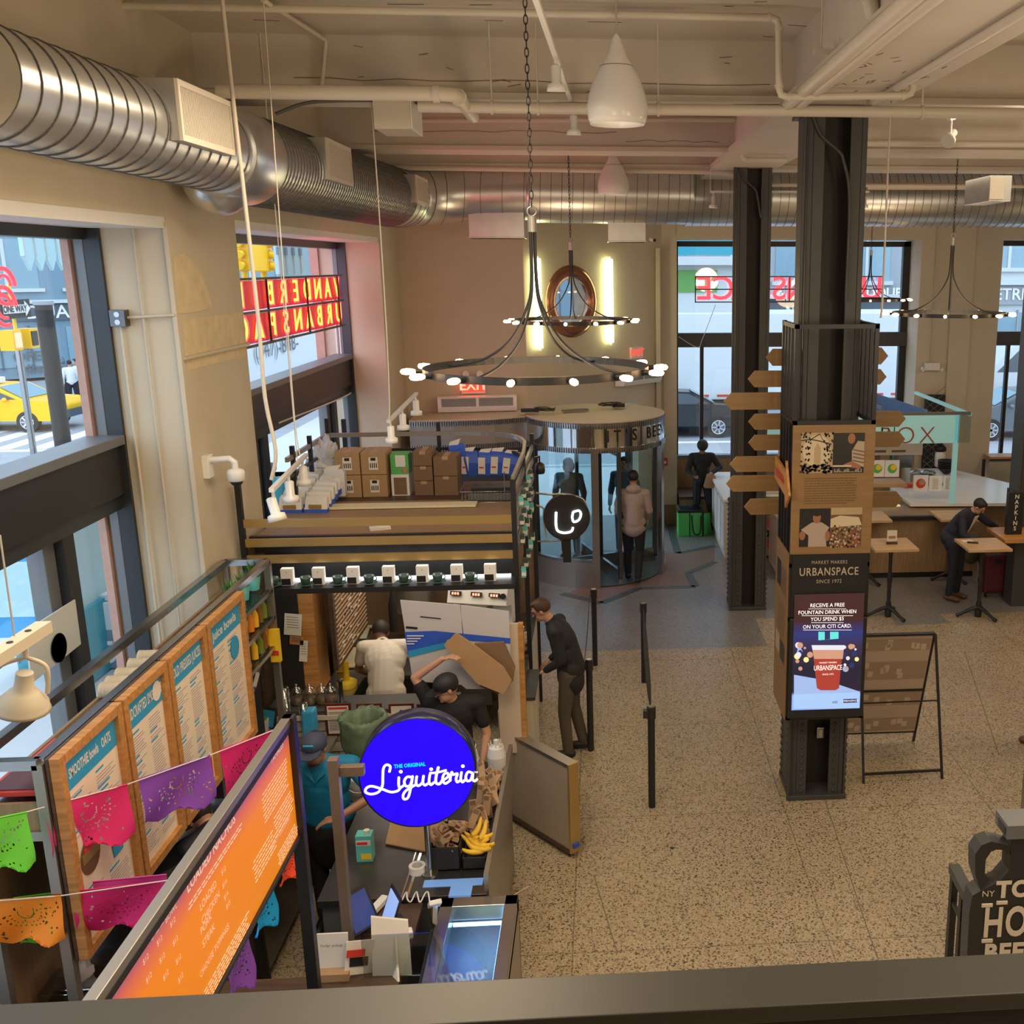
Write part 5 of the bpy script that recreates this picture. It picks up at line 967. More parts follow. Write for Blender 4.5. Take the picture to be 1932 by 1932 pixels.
# loft railing, curved at the back right corner
for z in (3.12, 2.95):
    m = MB(); P = [Vector((X0 + .03, Y0 + .3, z)), Vector((-3.05, 11.9, z)), Vector((-2.3, 11.9, z))] if False else [Vector((-2.98, 9.8, z)), Vector((-2.98, 11.25, z)), Vector((-1.7, 11.3, z)), Vector((-1.25, 11.22, z)), Vector((-.95, 11.0, z)), Vector((-.82, 10.6, z)), Vector((-.79, 10.0, z)), Vector((-.79, 8.75, z))]
    P = P[:3] + smoothpts(P[2:6], 5)[1:] + P[6:]
    for a, b in zip(P, P[1:]): m.beam(a, b + (b - a).normalized() * .01, .03, .045 if z > 3 else .03, 'brushed' if z > 3 else 'black_steel')
    m.build('loft_rail', t)
for y in (10.0, 10.6): m = MB(); m.box(-3.0, -2.96, y - .02, y + .02, 2.58, 3.22, 'black_steel'); m.build('post', t)
m = MB(); m.box(-2.99, -2.95, 11.25, 11.29, 2.58, 3.3, 'black_steel'); m.build('post', t)
m = MB(); m.box(-1.82, -1.78, 11.29, 11.33, 2.58, 3.24, 'black_steel'); m.build('post', t)
# front shelf with light strip
m = MB(); m.box(X0 + .3, X1, Y0 - .22, Y0 + .02, 2.205, 2.25, 'black_steel'); m.build('cup_shelf', t)
m = MB(); m.box(X0 + .35, X1 - .05, Y0 + .0, Y0 + .03, 2.252, 2.268, 'led_white'); m.build('light_strip', t)
m = MB(); m.box(X1 - .03, X1 + .03, Y0, 10.9, 2.10, 2.13, 'glass_tint'); m.build('side_shelf', t)
# counter with tiles, worktop, inner walls
m = MB(); m.box(X0 + .1, -1.35, 8.62, 8.95, 1.06, 1.10, 'column_grey'); m.build('front_worktop', t, bev=.004)
mat('tile', (.58, .52, .42), .3); m = MB(); m.box(X0 + .1, -1.35, 8.64, 8.66, .0, 1.02, 'tile'); m.box(X0 + .1, -1.35, 8.60, 8.66, 1.02, 1.06, 'tile')
for i in range(11): m.box(X0 + .1, -1.35, 8.635, 8.641, i * .1, i * .1 + .004, 'frame_grey')
for i in range(11):
    for k in range(9): x = X0 + .1 + k * .2 + (i % 2) * .1; m.box(x, x + .004, 8.635, 8.641, i * .1, i * .1 + .1, 'frame_grey')
m.build('tiled_front', t)
m = MB(); m.box(-.98, X1 - .01, 8.62, 11.2, 1.04, 1.08, 'column_grey'); m.box(-.99, -.965, 8.62, 11.2, 0, 1.04, 'tile'); m.box(X1 - .03, X1 - .01, 8.66, 11.2, 0, 1.04, 'tile'); m.build('side_counter', t)
m = MB(); m.box(-2.75, -2.42, 8.95, 9.8, .9, .93, 'steel'); m.box(-2.75, -1.95, 9.8, 11.0, .9, .93, 'steel'); m.box(-2.75, -2.42, 8.95, 9.8, 0, .9, 'steel_dark'); m.box(-2.75, -1.95, 9.8, 11, 0, .9, 'steel_dark'); m.box(-3.1, -3.06, 8.9, 11.2, 0, 2.5, 'dark_wood'); m.box(-3.05, -.8, 11.25, 11.3, 0, 2.54, 'cardboard_dark'); m.box(-2.2, -.95, 10.5, 11.1, .85, .9, 'steel'); m.build('back_counter', t)
m = MB(); m.box(-2.75, -2.62, 9.0, 9.35, 1.1, 2.2, 'orange_wood'); m.box(-2.95, -2.75, 8.98, 9.0, 1.1, 2.2, 'column_web'); m.build('inner_panel', t)
l = D.lights.new('stall_light', 'AREA'); l.energy = 22; l.color = (1, .86, .66); l.size = 1.4; o = D.objects.new('stall_light', l); COL.objects.link(o); o.location = (-1.9, 9.9, 2.5)
l = D.lights.new('shelf_light', 'AREA'); l.energy = 3; l.color = (1, .97, .9); l.shape = 'RECTANGLE'; l.size = 2.1; l.size_y = .03; o = D.objects.new('shelf_light', l); COL.objects.link(o); o.location = (-1.95, 8.72, 2.42)
# slatted menu boards inside, cutting boards, sink
for i in range(1):
    tt = thing('slatted_board', 'tall brown letter board seen edge-on inside the coffee stall', 'board', (-2.28, 9.6, 1.4)); m = MB(); m.box(-2.50, -2.46, 9.05, 10.3, 1.30, 2.35, 'dark_wood'); m.build('frame', tt)
    m = MB()
    for k in range(22): z = 1.34 + k * .044; m.box(-2.46, -2.452, 9.1, 10.25, z, z + .012, 'cardboard')
    for k in range(60): z = 1.35 + random.randrange(22) * .044; y = random.uniform(9.12, 10.1); m.box(-2.452, -2.45, y, y + random.uniform(.03, .12), z + .012, z + .024, 'paper')
    m.build('slats', tt)
mat('board_cream', (.74, .66, .42), .5)
for (u, v, d, rz, lab) in [(672, 1240, (.30, .55, .02), .0, 'cream cutting board nearest the barista on the inner counter'), (668, 1196, (.3, .3, .02), .1, 'cream cutting board farther along the inner counter'), (705, 1178, (.35, .2, .02), -.1, 'cream tray at the far end of the inner counter')]:
    p = az(u, v, .95); m = MB(); m.cbox((p.x, p.y, .95), d, 'board_cream', (0, 0, rz)); tag(m.build('cutting_board', bev=.004), lab, 'board')
p = az(646, 1215, .93); m = MB(); m.lathe([(.09, 0), (.10, .02), (.10, .22), (.09, .24), (.085, .24), (.085, .02), (0, .02)], p, 'steel', 20, cap=False); m.tube(smoothpts([p + Vector((.05, 0, .22)), p + Vector((.12, .05, .33))]), .008, 'steel', 6); m.tube([p + Vector((0, 0, .2)), p + Vector((.1, -.03, .36))], .008, 'steel', 6); tag(m.build('utensil_pot'), 'steel pot holding utensils on the inner counter', 'pot')
p = az(644, 1180, .93); m = MB(); m.lathe([(.06, 0), (.07, .1), (.05, .14), (.015, .15), (.015, .18), (0, .19)], p, 'white_gloss', 18); tag(m.build('sugar_pot'), 'white lidded pot behind the utensil pot', 'pot')
p = az(642, 1270, .93); m = MB(); m.box(p.x - .04, p.x + .04, p.y, p.y + .1, .93, 1.2, 'yellow'); tag(m.build('yellow_bottle', bev=.01), 'yellow upright pack beside the cutting board', 'bottle')
p = az(655, 1295, .93); m = MB(); m.cyl(p, p + Vector((0, 0, .26)), .03, 'yellow', 14); m.lathe([(.09, .0), (.10, .05), (.07, .07)], p, 'yellow', 14); tag(m.build('squeeze_stand'), 'yellow pump stand on the coffee stall counter edge', 'bottle')
p = Vector((-2.0, 11.0, 1.25)); m = MB(); m.lathe([(.20, 0), (.21, .05), (.21, .55), (.2, .6)], p + Vector((-.1, -.1, 0)), 'brushed', 24); tag(m.build('stock_pot'), 'large dull metal urn at the back of the coffee stall', 'pot')
m = MB(); m.lathe([(.32, 0), (.3, .05), (.25, .12), (0, .15)], (-1.95, 10.55, .93), 'dark_plastic', 24); tag(m.build('griddle'), 'black domed griddle below the metal urn', 'griddle')
m = MB(); m.box(-1.75, -1.25, 10.45, 10.5, .3, .85, 'steel_dark'); m.box(-1.8, -1.2, 10.4, 11.0, .86, .92, 'steel'); tag(m.build('sink_unit', bev=.01), 'steel sink unit at the back of the coffee stall', 'sink')
# wine bottle
t2 = thing('wine_bottle', 'tall dark bottle with a yellow label at the back of the coffee stall', 'bottle', az(744, 1190, 1.3)); p = Vector(t2.location); m = MB(); m.lathe([(.045, 0), (.045, .28), (.017, .38), (.017, .55)], p, 'black', 16); m.build('body', t2); m = MB(); m.cyl(p + Vector((0, 0, .42)), p + Vector((0, 0, .56)), .019, 'yellow', 14); m.build('foil', t2)
# shelf display: alternating boxes and cups
bx = None; cp = None
cupx = [514, 575, 636, 695, 761, 825, 886]; boxx = [542, 601, 666, 733, 797, 862, 925]
mat('cup_green', (.055, .10, .085), .3)
for i, u in enumerate(boxx):
    p = ay(u, 1078, 8.66)
    if bx is None:
        bx = thing('coffee_box', 'white coffee carton with a dark label block', 'box', (0, 0, 0), 'cartons on the lit cup shelf'); m = MB(); m.box(-.05, .05, -.03, .03, 0, .145, 'white'); m.build('carton', bx, bev=.002); m = MB(); m.box(-.046, .03, -.032, -.0305, .005, .06, 'black'); m.cbox((0, -.031, .115), (.008, .002, .008), 'gold'); m.build('label', bx); o = bx
    else: o = dup(bx)
    o.location = (p.x, 8.66, 2.25); o['label'] = 'white coffee carton on the lit cup shelf, %s from the left' % ['first', 'second', 'third', 'fourth', 'fifth', 'sixth', 'last'][i]
for i, u in enumerate(cupx):
    p = ay(u, 1078, 8.62)
    if cp is None:
        cp = thing('coffee_cup', 'dark green cup', 'cup', (0, 0, 0), 'cups on the lit cup shelf'); m = MB(); m.lathe([(.02, .012), (.034, .02), (.045, .06), (.047, .075), (.043, .075), (.03, .025), (0, .02)], (0, 0, 0), 'cup_green', 20); m.build('body', cp)
        m = MB(); m.tube([(.045 + .02 * math.sin(a), 0, .05 + .018 * math.cos(a)) for a in [PI * k / 6 for k in range(7)]], .005, 'cup_green', 6); m.build('handle', cp); m = MB(); m.lathe([(.0, .0), (.035, .0), (.07, .012), (.07, .016), (.03, .008), (0, .008)], (0, 0, 0), 'cup_green', 24); m.build('saucer', cp); o = cp
    else: o = dup(cp)
    o.location = (p.x, 8.62, 2.252); o['label'] = 'dark green cup and saucer on the lit cup shelf, %s from the left' % ['first', 'second', 'third', 'fourth', 'fifth', 'sixth', 'last'][i]
k = 0
for z in (2.14, 2.45, 2.62, 2.80):   # teal packs standing along the right side
    for y in (9.1, 9.4, 9.7, 10.05, 10.35):
        m = MB(); m.box(X1 + .015, X1 + .055, y - .03, y + .03, z, z + .09, 'cup_green' if k % 3 else 'teal'); m.box(X1 + .02, X1 + .057, y - .045, y + .025, z + .02, z + .05, 'white')
        tag(m.build('coffee_pack'), 'small teal and white pack on the side rails of the coffee stall', 'pack', 'packs on the side rails of the coffee stall'); k += 1
# espresso machine
p0 = az(875, 1150, 1.08); t2 = thing('espresso_machine', 'white espresso machine with red displays on the coffee stall counter', 'coffee machine', (-1.25, 9.75, 1.08))
rot = -.25; c0 = Vector((az(912, 1112, 1.5).x, az(912, 1112, 1.5).y, 0))
def EM(x, y, z): c, s = math.cos(rot), math.sin(rot); return Vector((c0.x + x * c - y * s, c0.y + x * s + y * c, z))
m = MB(); m.prism([EM(-.33, .18, 1.14), EM(-.33, -.06, 1.14), EM(-.33, -.05, 1.36), EM(-.33, -.22, 1.40), EM(-.33, -.14, 1.60), EM(-.33, .18, 1.62)], EM(.33, .18, 1.14) - EM(-.33, .18, 1.14), 'white_gloss'); m.build('body', t2, bev=.008)
m = MB(); m.prism([EM(-.33, -.36, 1.10), EM(.33, -.36, 1.10), EM(.33, .18, 1.10), EM(-.33, .18, 1.10)], (0, 0, .05), 'steel'); m.build('drip_tray', t2)
for x in (-.23, 0, .2):
    m = MB(); a = EM(x - .07, -.215, 1.47); m.cbox(EM(x, -.205, 1.51), (.12, .02, .045), 'black', (R(-18), 0, rot))
    for j in range(3): m.cbox(EM(x - .03 + j * .03, -.219, 1.512), (.018, .006, .025), 'exit_glow', (R(-18), 0, rot))
    m.build('display', t2)
for x in (-.2, .12):
    m = MB(); m.cyl(EM(x, -.14, 1.36), EM(x, -.14, 1.30), .035, 'steel', 14); m.tube([EM(x, -.15, 1.30), EM(x - .02, -.34, 1.28)], .014, 'black', 8); m.build('portafilter', t2)
m = MB(); m.lathe([(.03, 0), (.03, .03)], EM(.29, -.19, 1.50), 'black', 12, axis=(0, -1, .2)); m.build('knob', t2)
# stacked paper cups, blue bottle, pastries beside the machine
pc = None
for (x, y) in ((-.87, 9.62), (-.87, 9.78)):
    for i in range(9):
        if pc is None: m = MB(); m.lathe([(.028, 0), (.042, .10), (.045, .102), (.042, .104), (.03, .01), (0, .01)], (0, 0, 0), 'white', 16); pc = tag(m.build('paper_cup'), 'paper cup in the nested stack right of the espresso machine', 'cup', 'nested paper cups by the espresso machine'); pc.location = (x, y, 1.09)
        else: dup(pc, (x, y, 1.09 + i * .028))
m = MB(); p = Vector((-.93, 9.2, 1.08)); m.lathe([(.035, 0), (.036, .2), (.014, .27), (.014, .33), (0, .33)], p, 'blue', 16); tag(m.build('blue_bottle'), 'blue glass bottle right of the espresso machine', 'bottle')
m = MB(); m.box(-.95, -.80, 9.9, 10.6, 1.08, 1.36, 'glass')
tag(m.build('pastry_case'), 'glass pastry case on the coffee stall side counter', 'case')
pt = None
for i in range(14):
    if pt is None: m = MB(); m.ball((0, 0, 0), .045, 'cardboard', 10, (1.2, 1, .7)); pt = tag(m.build('pastry'), 'golden brown pastry in the glass case', 'pastry', 'pastries in the glass case'); pt.location = (-.9, 9.96, 1.09)
    else: dup(pt, (-.9 + (i % 2) * .06, 9.96 + (i // 4) * .12, 1.09 + (i % 4 // 2) * .06), random.random() * 3)
# round lit cup sign on an arm
cs = ay(1069, 975, 11.2); t2 = thing('cup_sign', 'round black sign with a white lit cup outline hanging on a curved arm', 'sign', cs)
dr = Vector((0, -1, 0)); r_ = .255
m = MB(); m.lathe([(r_ - .01, -.06), (r_, -.055), (r_, .055), (r_ - .01, .06)], cs, 'black_steel', 48, axis=(.12, -1, 0)); m.build('drum', t2)
fx = Vector((1, .12, 0)).normalized(); fn = Vector((.12, -1, 0)).normalized() * .07
def CS(u, v): return cs + fx * ((u - 1069) / 45 * r_) + Vector((0, 0, -(v - 975) / 45 * r_)) + fn
m = MB(); m.tube(smoothpts([CS(1048, 962), CS(1047, 985), CS(1050, 999), CS(1062, 1004), CS(1076, 1002), CS(1080, 994)], 5), .012, 'neon_white', 8); m.tube(smoothpts([CS(1081, 963), CS(1092, 961), CS(1096, 968), CS(1092, 979), CS(1082, 983), CS(1079, 974), CS(1081, 963)], 5), .011, 'neon_white', 8); m.build('neon_outline', t2)
m = MB(); z = ay(1000, 930, 11.2).z; m.tube(smoothpts([Vector((X1, 11.2, z)), CS(1040, 929) - fn, CS(1064, 930) - fn, CS(1100, 940) - fn, CS(1110, 968) - fn]), .012, 'steel', 8); z = ay(1000, 1022, 11.2).z; m.tube([Vector((X1, 11.2, z)), CS(1060, 1022) - fn], .01, 'steel', 8)
m.tube(smoothpts([Vector((X1 + .02, 11.2, cs.z + .14)), Vector((X1 + .1, 11.2, cs.z + .1)), Vector((X1 + .1, 11.2, cs.z)), Vector((X1 + .12, 11.2, cs.z - .25))]), .01, 'cable', 6); m.build('bracket', t2)
m = MB(); b0 = CS(1068, 1020) - fn; m.beam(b0, (b0.x, b0.y, cs.z - .52), .09, .05, 'dark_plastic'); m.build('tail', t2)
m = MB(); q_ = ay(1018, 880, 11.3); m.lathe([(.02, .05), (.055, .02), (.06, -.05), (.05, -.08), (0, -.09)], q_, 'dark_plastic', 16); m.cyl(q_ + Vector((0, 0, .05)), q_ + Vector((0, 0, .12)), .01, 'black', 6); m.beam(q_ + Vector((0, 0, .11)), (X1, 11.2, q_.z + .11), .02, .02, 'black_steel'); tag(m.build('hanging_lantern'), 'small dark round lantern beside the coffee stall post', 'lantern')
# ---------------------------------------------------------------- goods on the loft
bxp = None
def carton(x, y, z, d, label, group, m_='cardboard', lab=True):
    t3 = thing('cardboard_box', label, 'box', (x, y, z), group); m = MB(); m.box(x - d[0] / 2, x + d[0] / 2, y - d[1] / 2, y + d[1] / 2, z, z + d[2], m_); m.build('carton', t3, bev=.004)
    m = MB(); m.box(x - .03, x + .03, y - d[1] / 2 - .001, y + d[1] / 2 + .001, z + d[2] - .03, z + d[2] + .001, 'light_wood'); m.build('tape', t3)
    if lab:
        m = MB(); yy = y - d[1] / 2 - .0015; m.box(x - .045, x + .045, yy, yy + .001, z + .05, z + d[2] - .05, 'paper')
        for i in range(4): m.box(x - .035 + i * .02, x - .025 + i * .02, yy - .001, yy, z + .07, z + .12, 'black')
        m.cbox((x, yy - .001, z + .16), (.05, .001, .03), 'black'); m.build('label', t3)
Yb = 10.75; zl = 2.58
a = ay(655, 925, Yb); W1 = .252
for i in range(2):
    for j in range(2): carton(-2.62 + i * .262 + .0, Yb, zl + j * .235, (.25, .34, .23), 'brown carton with a white label, %s of the left block of four' % (('lower', 'upper')[j] + ' ' + ('left', 'right')[i]), 'labelled cartons on the loft')
for j in range(3): carton(-1.87 + .0, Yb + .02, zl + j * .155, (.19, .3, .15), 'small dark carton, %s of the middle stack' % ('bottom', 'middle', 'top')[j], 'dark cartons on the loft', 'cardboard_dark', False)
for j in range(2): carton(-1.64, Yb, zl + j * .205, (.24, .3, .2), 'dark brown carton beside the blue bags, ' + ('bottom', 'top')[j] + ' one', 'dark cartons on the loft', 'cardboard_dark', False)
m = MB(); m.box(-2.20, -2.02, Yb - .12, Yb + .1, zl, zl + .22, 'white'); m.box(-2.175, -2.045, Yb - .122, Yb - .12, zl + .01, zl + .19, 'cardboard_dark'); tag(m.build('open_box'), 'open white box with dark goods between the cartons', 'box')
m = MB(); m.box(-2.2, -2.02, Yb - .1, Yb + .1, zl + .22, zl + .43, 'green'); m.box(-2.15, -2.05, Yb - .103, Yb - .1, zl + .3, zl + .42, 'white'); m.ball((-2.06, Yb - .1, zl + .26), .035, 'cardboard', 10, (1, .2, 1)); tag(m.build('milk_carton_pack'), 'green and white drink pack on top of the open box', 'pack')
def bag(x, y, z, h, lean, rz, label, mm='blue', w=.17, top='paper'):
    t3 = thing('paper_bag', label, 'bag', (x, y, z)); M = Matrix.Translation((x, y, z)) @ Matrix.Rotation(rz, 4, 'Z') @ Matrix.Rotation(lean, 4, 'Y')
    m = MB(); m.T = M; wv = w / 2; d = .055; P = []
    for k, (zz_, sw, sd, ox) in enumerate([(0, 1, 1, 0), (h * .5, 1.08, 1.15, 0), (h * .8, .98, .8, .008), (h * .92, .92, .35, -.01)]):
        P += [(-wv * sw + ox, -d * sd, zz_), (wv * sw + ox, -d * sd, zz_), (wv * sw + ox, d * sd, zz_), (-wv * sw + ox, d * sd, zz_)]
    fs = [(0, 3, 2, 1), (12, 13, 14, 15)] + [(4 * k + i, 4 * k + (i + 1) % 4, 4 * k + 4 + (i + 1) % 4, 4 * k + 4 + i) for k in range(3) for i in range(4)]; m.add(P, fs, mm); m.build('sack', t3, bev=.006)
    m = MB(); m.T = M; m.box(-wv * .98, -wv * .1, -d * 1.16, -d * 1.14, h * .08, h * .72, 'paper'); m.box(-wv * .85, -wv * .3, -d * 1.18, -d * 1.16, h * .3, h * .36, 'red'); m.prism([(-wv * .95, -d * .4, h * .88), (wv * .4, -d * .45, h * .9), (wv * .7, -d * .3, h * 1.05), (-wv * .7, -d * .3, h * 1.0)], (0, .03, 0), top); m.build('label', t3)
for i, (u, v, h, ln, rz, w_) in enumerate([(845, 925, .38, -.06, .15, 'front left'), (868, 905, .40, -.35, .3, 'second, leaning left'), (885, 880, .46, -.18, -.2, 'tallest one standing behind'), (895, 882, .36, .05, .1, 'third in the row'), (925, 884, .34, .03, 0, 'fourth in the row'), (945, 883, .35, .08, .2, 'fifth in the row'), (966, 884, .32, .15, .1, 'last at the right end')]):
    p = az(u, v, zl + (.0 if i < 2 else .12)); bag(min(p.x, -.95), min(p.y, 11.05), zl if i < 2 else zl + .12, h * .82, ln, rz, 'blue and white paper flour bag, ' + w_)
m = MB(); p = az(900, 925, zl); x0, y0 = p.x, p.y
for i in range(18): m.cyl((-1.42 + i * .032, 10.15, zl + .02), (-1.42 + i * .032, 10.15, zl + .13), .004, 'steel', 5)
for z in (zl + .02, zl + .13): m.tube([(-1.44, 10.15, z), (-.86, 10.15, z), (-.86, 10.5, z), (-1.44, 10.5, z)], .005, 'steel', 5, closed=True)
for i in range(12): m.cyl((-1.42 + i * .048, 10.15, zl + .02), (-1.42 + i * .048, 10.5, zl + .02), .003, 'steel', 5)
m.tube([(-1.0, 10.15, zl + .13), (-1.0, 10.15, zl + .33)], .005, 'steel', 5); tag(m.build('wire_basket'), 'white wire basket on the loft in front of the blue bags', 'basket')
m = MB(); m.box(-1.36, -.9, 10.2, 10.45, zl + .03, zl + .10, 'frame_grey'); m.box(-1.34, -.92, 10.22, 10.44, zl + .1, zl + .16, 'dark_plastic'); tag(m.build('metal_tray', bev=.004), 'dark trays lying in the wire basket', 'tray')
# white folded bags on the left of the loft, stacked in rows
wb = None; n = 0
for r2 in range(7):
    for c2 in range(2):
        x, y, z = -3.0 + c2 * .24, 9.85 + r2 * .13, zl + .0 + (r2 % 7) * .02
        if wb is None:
            wb = thing('coffee_bag', 'white flat coffee bag with a blue base, one of the slanting rows', 'bag', (0, 0, 0), 'white bags laid in rows on the loft'); m = MB(); m.prism([(-.11, -.03, 0), (.11, -.03, 0), (.10, .03, .16), (-.10, .03, .17)], (0, .06, .01), 'white'); m.build('sack', wb, bev=.012); m = MB(); m.prism([(-.112, -.035, 0), (.112, -.035, 0), (.11, -.022, .05), (-.11, -.022, .05)], (0, .065, .01), 'blue'); m.box(-.06, .06, -.025, -.02, .06, .10, 'gold'); m.build('base_band', wb); wb.location = (x, y, z)
        else: dup(wb, (x, y, z), random.uniform(-.1, .1))
mat('plastic_white', (.62, .62, .66), .35); random.seed(5)
for i, (u, v, r2, sc) in enumerate([(600, 866, .17, (1.2, 1, .8)), (628, 850, .16, (1.3, 1, .6)), (640, 835, .12, (1, .6, 1.5))]):
    p = az(u, v, zl + .18 + (i > 1) * .1); m = MB(); m.ball((min(max(p.x, -2.9), -2.3), 10.85, zl + .2 + i * .09), r2, 'plastic_white', 18, sc); o = m.build('plastic_bag'); rn = random.Random(i)
    for vv in o.data.vertices: vv.co *= 1 + rn.uniform(-.22, .22)
    for pl in o.data.polygons: pl.use_smooth = False
    tag(o, 'crumpled white plastic bag on the loft, ' + ('lowest left', 'middle', 'top one standing up')[i], 'bag', 'crumpled plastic bags on the loft')
bag(-2.72, 10.45, zl + .05, .30, 0, .05, 'white paper bag with a blue base beside the brown cartons', 'plastic_white', .2)
m = MB(); a, b = az(578, 950, zl + .035), az(905, 940, zl + .035); m.cbox(((a.x + b.x) / 2, 10.12 - .1, zl + .035), (b.x - a.x, .18, .02), 'board_cream', (0, 0, .01)); tag(m.build('white_board', bev=.002), 'long pale board lying flat on the front of the loft', 'board')
m = MB(); m.cbox((-2.02, 9.15, zl + .03), (.18, .1, .02), 'paper', (0, 0, .3)); tag(m.build('paper_slip'), 'small pale slip lying at the loft front edge', 'paper')
# certificates on the tiled front
fr = [(612, 666, 'printed notice in a dark red frame, leftmost on the tiled front', 'red'), (672, 724, 'printed notice in a dark red frame behind the bin', None), (733, 784, 'framed certificate with a blue letter A', 'A'), (786, 840, 'dark framed poster, rightmost on the tiled front', 'dark')]
mat('frame_maroon', (.10, .02, .02), .4)
for u0, u1, lab, kd in fr:
    a, b = ay(u0, 1328, 8.62), ay(u1, 1386, 8.62); t3 = thing('framed_notice', lab, 'picture', ((a.x + b.x) / 2, 8.62, b.z)); zb3 = a.z - .30; m = MB(); m.box(a.x, b.x, 8.612, 8.634, zb3, a.z, 'frame_maroon'); m.build('frame', t3); m = MB(); m.box(a.x + .02, b.x - .02, 8.610, 8.612, zb3 + .02, a.z - .02, 'black' if kd == 'dark' else 'paper')
    if kd == 'A': text(m, 'A', .17, ((a.x + b.x) / 2, 8.6085, a.z - .13), (1, 0, 0), (0, 0, 1), 'blue', bold=.008)
    elif kd == 'dark': text(m, 'CRAFT', .04, ((a.x + b.x) / 2, 8.6085, a.z - .05), (1, 0, 0), (0, 0, 1), 'paper'); m.box(a.x + .03, b.x - .03, 8.608, 8.609, a.z - .2, a.z - .1, 'yellow')
    else:
        if kd: m.box(a.x + .03, b.x - .03, 8.608, 8.609, a.z - .05, a.z - .03, 'red')
        for i in range(12): m.box(a.x + .03, b.x - .03 - random.random() * .04, 8.608, 8.609, a.z - .08 - i * .015, a.z - .075 - i * .015, 'frame_grey')
    m.build('print', t3)
# glass domes / jars on the front worktop
gj = None
for i, u in enumerate((566, 590, 612, 628)):
    p = az(u, 1322, 1.10); p.y = 8.78
    if gj is None: m = MB(); m.lathe([(.055, 0), (.06, .02), (.06, .12), (.035, .16), (.012, .17), (.012, .19), (0, .195)], (0, 0, 0), 'clear_plastic', 18); m.lathe([(.05, .01), (.052, .07), (0, .07)], (0, 0, 0), 'ph_brown', 14); gj = tag(m.build('glass_jar'), 'clear lidded jar in the row on the coffee stall worktop', 'jar', 'jars on the coffee stall worktop'); gj.location = (p.x, p.y, 1.10)
    else: dup(gj, (p.x, p.y, 1.10))
m = MB(); m.lathe([(.05, 0), (.055, .01), (.02, .02), (.018, .22), (.03, .23), (0, .24)], (az(651, 1320, 1.1).x, 8.74, 1.10), 'dark_plastic', 18); tag(m.build('tamper_stand'), 'black round-based stand on the coffee stall worktop', 'stand')
for (u, v, w_, h_, mm, lab) in [(553, 1178, .15, .2, 'paper', 'white order sheet taped inside the coffee stall'), (560, 1208, .12, .08, 'orange_wood', 'orange slip hanging below the order sheet'), (573, 1228, .07, .2, 'paper', 'long white receipt hanging inside the coffee stall')]:
    p = ay(u, v, 8.96); m = MB(); m.cbox((p.x, 8.955, p.z), (w_, .004, h_), mm, (0, .12, 0))
    for i in range(5): m.cbox((p.x, 8.952, p.z + h_ * .35 - i * h_ * .12), (w_ * .7, .001, .004), 'frame_grey', (0, .12, 0))
    tag(m.build('paper_sheet'), lab, 'paper')
# ================================================================ juice stall: rack with menu boards
XR = -2.75; XB = -3.08; zr = 2.56
t = thing('stall_rack', 'grey steel tube rack with shelves carrying the juice menu boards', 'rack', (-2.9, 6.3, 0)); q = .05
yA, yB = ax(60, 1355, XR).y, ax(500, 1022, XR).y
m = MB()
for x in (XR, XB): m.beam((x, yA, zr), (x, yB, zr), q, q, 'steel')
for y in (yA, yB): m.beam((XB, y, zr), (XR, y, zr), q, q, 'steel')
for x in (XR, XB):
    for y in (yA, yB): m.box(x - q / 2, x + q / 2, y - q / 2, y + q / 2, 0, zr, 'brushed')
m.build('frame', t)
ym_ = ax(440, 1100, XR).y
for i, z in enumerate((2.33, 2.10, 1.86)): m = MB(); m.box(XB - .02, XR + .02, ym_ - .35, yB - .03, z - .008, z, 'glass_tint'); m.box(XR - .01, XR + .025, ym_ - .3, yB, z - .03, z + .0, 'steel'); m.build('shelf', t)
m = MB(); zp = ax(25, 1635, XR).z; m.box(XB, XR, yA, yA + .02, zp, 2.35, 'panel_wood'); m.box(XB, XR, yA - .02, yA + .03, zp - .05, zp, 'brushed'); m.box(XB - .02, XB, yA, yB, 1.0, 2.35, 'panel_wood'); m.build('back_panel', t)
m = MB(); m.box(XB, XR - .05, yA + .05, ym_, 2.30, 2.33, 'steel'); m.build('top_shelf', t)
